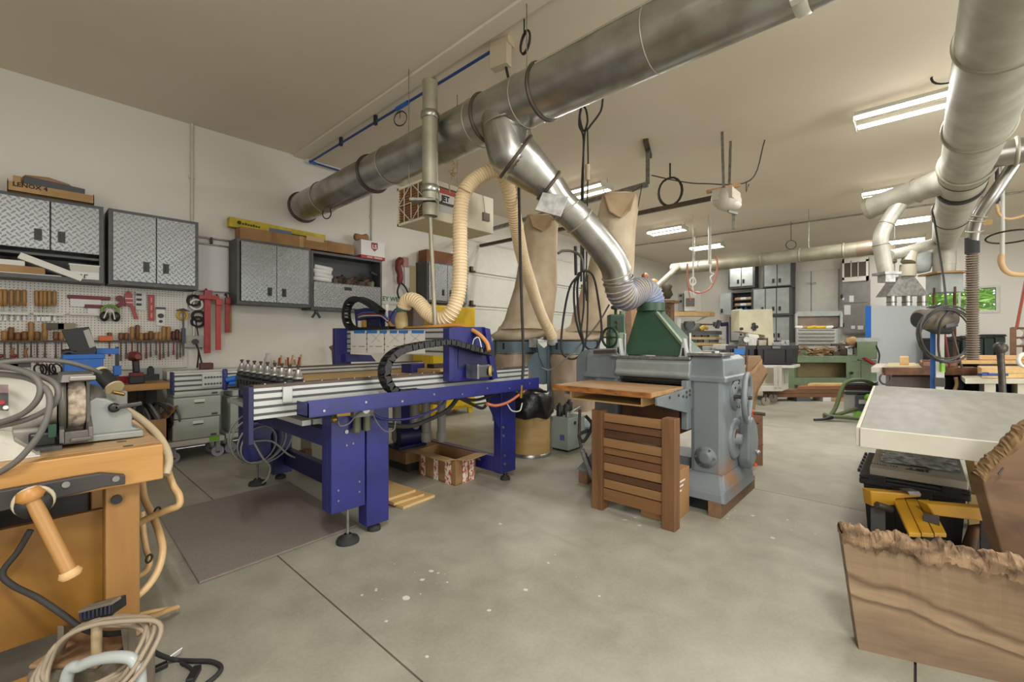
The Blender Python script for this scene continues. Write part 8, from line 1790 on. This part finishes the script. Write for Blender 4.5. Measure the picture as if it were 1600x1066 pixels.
# white pedestal
sk = [U(x_, y_, Y=1.93) for x_, y_ in ((-60, 668), (18, 674), (22, 690), (60, 715), (62, 722), (-60, 742))]
sk = [V(p.x, p.y, max(p.z, BZ + .002)) for p in sk]
t = thing('white_pedestal', 'white flared machine foot on the near edge of the workbench', 'machine foot', (-.1, 1.95, BZ))
ob('foot', MB().prism(sk, (0, .09, 0)), MW, t, bev=.008)
ob('foot_flange', MB().box((sk[5].x, 1.92, BZ), (U(63, 720, Y=1.92).x, 2.04, BZ + .006)), MW, t, bev=.002)
# grey cable coil hung over it
t = thing('grey_cable_coil', 'thick grey cable coiled in loose loops over the white grinder', 'cable', U(50, 640, d=1.3))
kc = lambda pts, d0, d1: MB().tube(curve([U(x_, y_, d=d0 + (d1 - d0) * i / (len(pts) - 1)) for i, (x_, y_) in enumerate(pts)], 6), .0078, 10)
ob('cable', kc([(-40, 575), (0, 567), (40, 563), (75, 563), (110, 567), (140, 576), (156, 583)], 1.32, 1.56), CABLE, t)
ob('cable', kc([(-30, 566), (0, 571), (35, 580), (55, 590), (63, 605), (60, 622), (45, 640), (20, 654), (-30, 668)], 1.26, 1.24), CABLE, t)
ob('cable', kc([(-30, 572), (20, 576), (60, 587), (85, 599), (91, 615), (83, 633), (60, 648), (30, 659), (-30, 672)], 1.3, 1.25), CABLE, t)
ob('cable', kc([(-30, 582), (30, 588), (62, 600), (77, 617), (76, 645), (64, 675), (46, 700), (22, 724), (-20, 750)], 1.28, 1.2), CABLE, t)
# black chuck cup and little grey stand behind
t = thing('chuck_cup', 'black cup-shaped chuck with tan rims lying behind the grinder', 'chuck', U(165, 610, d=1.75))
c0, c1 = U(158, 584, d=1.72), U(178, 605, d=1.7)
ob('cup', MB().cyl(c0, c1, .026, .029, 22), BLK, t); ob('rim', MB().cyl(c0 - (c1 - c0) * .12, c0 + (c1 - c0) * .02, .027, n=22), mat('rim_tan', 'b3a27d', .5), t); ob('rim', MB().cyl(c1, c1 + (c1 - c0) * .08, .03, n=22), MATS['rim_tan'], t)
ob('brass_screw', MB().cyl(c1 + V(.0, 0, -.02), c1 + V(.03, -.01, -.03), .007, n=10), MATS['brass'], t)
c = U(152, 625, d=1.85); pb('grey_stand', MB().box((c.x - .07, c.y - .06, BZ), (c.x + .09, c.y + .08, U(152, 612, d=1.85).z)).box((c.x - .02, c.y - .07, c.z), (c.x + .05, c.y - .05, c.z + .03)), PAN, 'grey machine block behind the grinder lever on the workbench', 'block', .006)
pb('dark_rail', MB().box((-.3, 2.32, BZ), (.12, 2.42, 1.02)).box((-.3, 2.3, 1.02), (.14, 2.44, 1.035)), DKG, 'dark grey rail unit along the back of the workbench', 'rail', .004)
# tan hoses hanging over the bench end
HT = mat('tan_clear_hose', 'c9a878', .4, 0, 'bd9a68', 4)
t = thing('air_hose_loops', 'tan plastic air hose looping over the workbench end down to the floor', 'hose', U(240, 800, d=1.7))
def hs_(pts, r, ds): return MB().tube(curve([U(x_, y_, d=ds[0] + (ds[1] - ds[0]) * i / (len(pts) - 1)) for i, (x_, y_) in enumerate(pts)], 6), r, 10)
ob('hose', hs_([(200, 642), (220, 655), (243, 676), (258, 698), (264, 720), (259, 742)], .0135, (1.78, 1.62)), mat('hose_clear', 'b8a888', .35), t)
ob('hose', hs_([(208, 660), (232, 672), (250, 690), (258, 710), (262, 735), (270, 758), (280, 775), (279, 790), (262, 797), (240, 806), (220, 816), (200, 826)], .0125, (1.75, 1.62)), HT, t)
ob('hose', hs_([(222, 755), (226, 780), (238, 805), (248, 830), (254, 858), (248, 888), (232, 915), (208, 936), (180, 950), (150, 956)], .0125, (1.78, 1.45)), HT, t)
ob('hose', hs_([(222, 800), (224, 830), (229, 860), (234, 874), (230, 890), (219, 899), (205, 905)], .011, (1.8, 1.72)), HT, t)
for (px, py) in ((246, 799), (233, 873)): c = U(px, py, d=1.68); ob('hose_tie', MB().ring(c, RT, .014, .004, 14), BLKR, t)
ob('hose_end', MB().tube(curve([U(277, 949, d=1.9), U(262, 954, d=1.85), U(248, 960, d=1.8), U(232, 966, d=1.72), U(218, 972, d=1.66)], 5), .0105, 10), HT, t)
ob('hose_end', MB().tube(curve([U(276, 950, d=1.9), U(255, 953, d=1.84), U(235, 957, d=1.8), U(215, 962, d=1.75)], 5), .0095, 10), HT, t)
ob('quick_coupler', MB().cyl(U(236, 972, d=1.7), U(222, 980, d=1.62), .014, n=14), STEEL, t)
# floor machine with white tube frame
d = 1.27
t = thing('floor_vacuum', 'dusty shop machine with white tube frame and grey cable at bottom left', 'machine', zat(U(150, 1040, d=d), 0))
DU = mat('dusty_taupe', '6f6659', .7, 0, '5e564a', 9)
p = U(150, 1040, d=d + .06)
ob('body', MB().cbox((p.x, p.y, .145), (.2, .22, .27), AX - PI / 2), DU, t, bev=.02)
ob('dust_tray', MB().cbox((p.x, p.y, .285), (.19, .2, .012), AX - PI / 2), mat('sawdust', '9b7a58', .95, 0, '7d6146', 12), t, bev=.004)
for s_ in (-1, 1): ob('side_wall', MB().prism([U(150 + s_ * 42, 978, d=d + .1), U(150 + s_ * 50, 978, d=d), U(150 + s_ * 50, 1040, d=d), U(150 + s_ * 42, 1040, d=d + .1)], RT * .02 * s_), DU, t, bev=.004)
cb_ = [U(x_, y_, d=d) for x_, y_ in ((122, 957), (174, 944), (175, 962), (124, 974))]
ob('comb_head', MB().prism(cb_, FW * .05), BLK, t, bev=.003)
ob('comb_top', MB().prism([U(122, 955, d=d - .005), U(174, 941, d=d - .005), U(175, 945, d=d - .005), U(122, 959, d=d - .005)], FW * .03), DU, t)
for k_ in range(8): ob('comb_tooth', MB().beam(U(126 + 6.4 * k_, 958 - 1.7 * k_, d=d - .006), U(126 + 6.4 * k_, 970 - 1.6 * k_, d=d - .006), .005, .004, (1, 0, 0)), mat('tooth_blue', '2b2d42', .4) if k_ == 0 else MATS['tooth_blue'], t)
ob('upright_pipe', MB().cyl(zat(U(151, 1015, d=d), .28), U(151, 970, d=d), .0125, n=16), mat('pipe_tan', 'b09b78', .5), t); ob('pipe_collar', MB().ring(U(151, 972, d=d), UP, .014, .004, 16), BLK, t)
WT = mat('tube_white', '9da39f', .4)
d4 = 1.19; ob('tube_frame', MB().tube(curve([zat(U(96, 1075, d=d4), .02), U(104, 1062, d=d4), U(128, 1040, d=d4), U(160, 1029, d=d4), U(196, 1027, d=d4), U(212, 1036, d=d4), U(219, 1066, d=d4), zat(U(222, 1090, d=d4), .02)], 8), .0145, 14), WT, t)
ob('side_arm', MB().beam(U(200, 978, d=d + .02), zat(U(222, 1060, d=d + .02), .05), .025, .02), DU, t)
CO = mat('cord_taupe', '8a7d6a', .55)
for k_ in range(6):
    cc = U(150 + 2 * (k_ % 3), 1017 + 2.5 * k_, d=d - .03 - .01 * k_); pts = []
    for i in range(37):
        q_ = 2 * PI * i / 36; n4 = abs(math.cos(q_)) ** .6 * (1 if math.cos(q_) > 0 else -1), abs(math.sin(q_)) ** .7 * (1 if math.sin(q_) > 0 else -1)
        pts.append(cc + RT * (.118 + .007 * (k_ % 3)) * n4[0] + UP * (.052 + .004 * k_) * n4[1] + FW * (.05 * math.sin(q_) + .02 * math.cos(2 * q_ + k_)) + RT * .02 * n4[1])
    ob('cord_loop', MB().tube(pts, .0065, 8), CO, t)
# black power cord to the floor
t = thing('black_power_cord', 'black power cord with white tag and plugs lying on the floor', 'cord', zat(U(270, 1030, d=1.6), 0))
def fl0(px, py, z=.0095): return U(px, py, Z=z)
ob('cord', MB().tube(curve([U(48, 828, d=1.3), U(28, 862, d=1.28), U(4, 895, d=1.26), U(20, 915, d=1.26), U(60, 935, d=1.26), U(100, 962, d=1.27), U(130, 983, d=1.28), U(165, 991, d=1.3), U(198, 990, d=1.34), U(222, 1005, d=1.42), U(246, 1022, d=1.55), fl0(272, 1031), fl0(300, 1033), fl0(330, 1034), fl0(345, 1042), fl0(340, 1054), fl0(318, 1072)], 6), .008, 9), BLKR, t)
ob('cord', MB().tube(curve([U(205, 992, d=1.36), U(225, 1010, d=1.44), U(236, 1022, d=1.5), fl0(234, 1048), fl0(228, 1070)], 6), .006, 8), BLKR, t)
ob('cord', MB().tube(curve([fl0(283, 1036), fl0(296, 1043), fl0(303, 1052), fl0(300, 1064)], 5), .006, 8), BLKR, t)
ob('tag', MB().cbox(fl0(272, 1030) + V(0, 0, .014), (.05, .004, .03), .5, 0, .6), PAPER, t)
ob('plug', MB().beam(fl0(262, 1037, .012), fl0(240, 1047, .012), .022, .018), BLK, t, bev=.004); ob('plug', MB().beam(fl0(309, 1043, .014), fl0(296, 1066, .014), .026, .022), BLK, t, bev=.004)
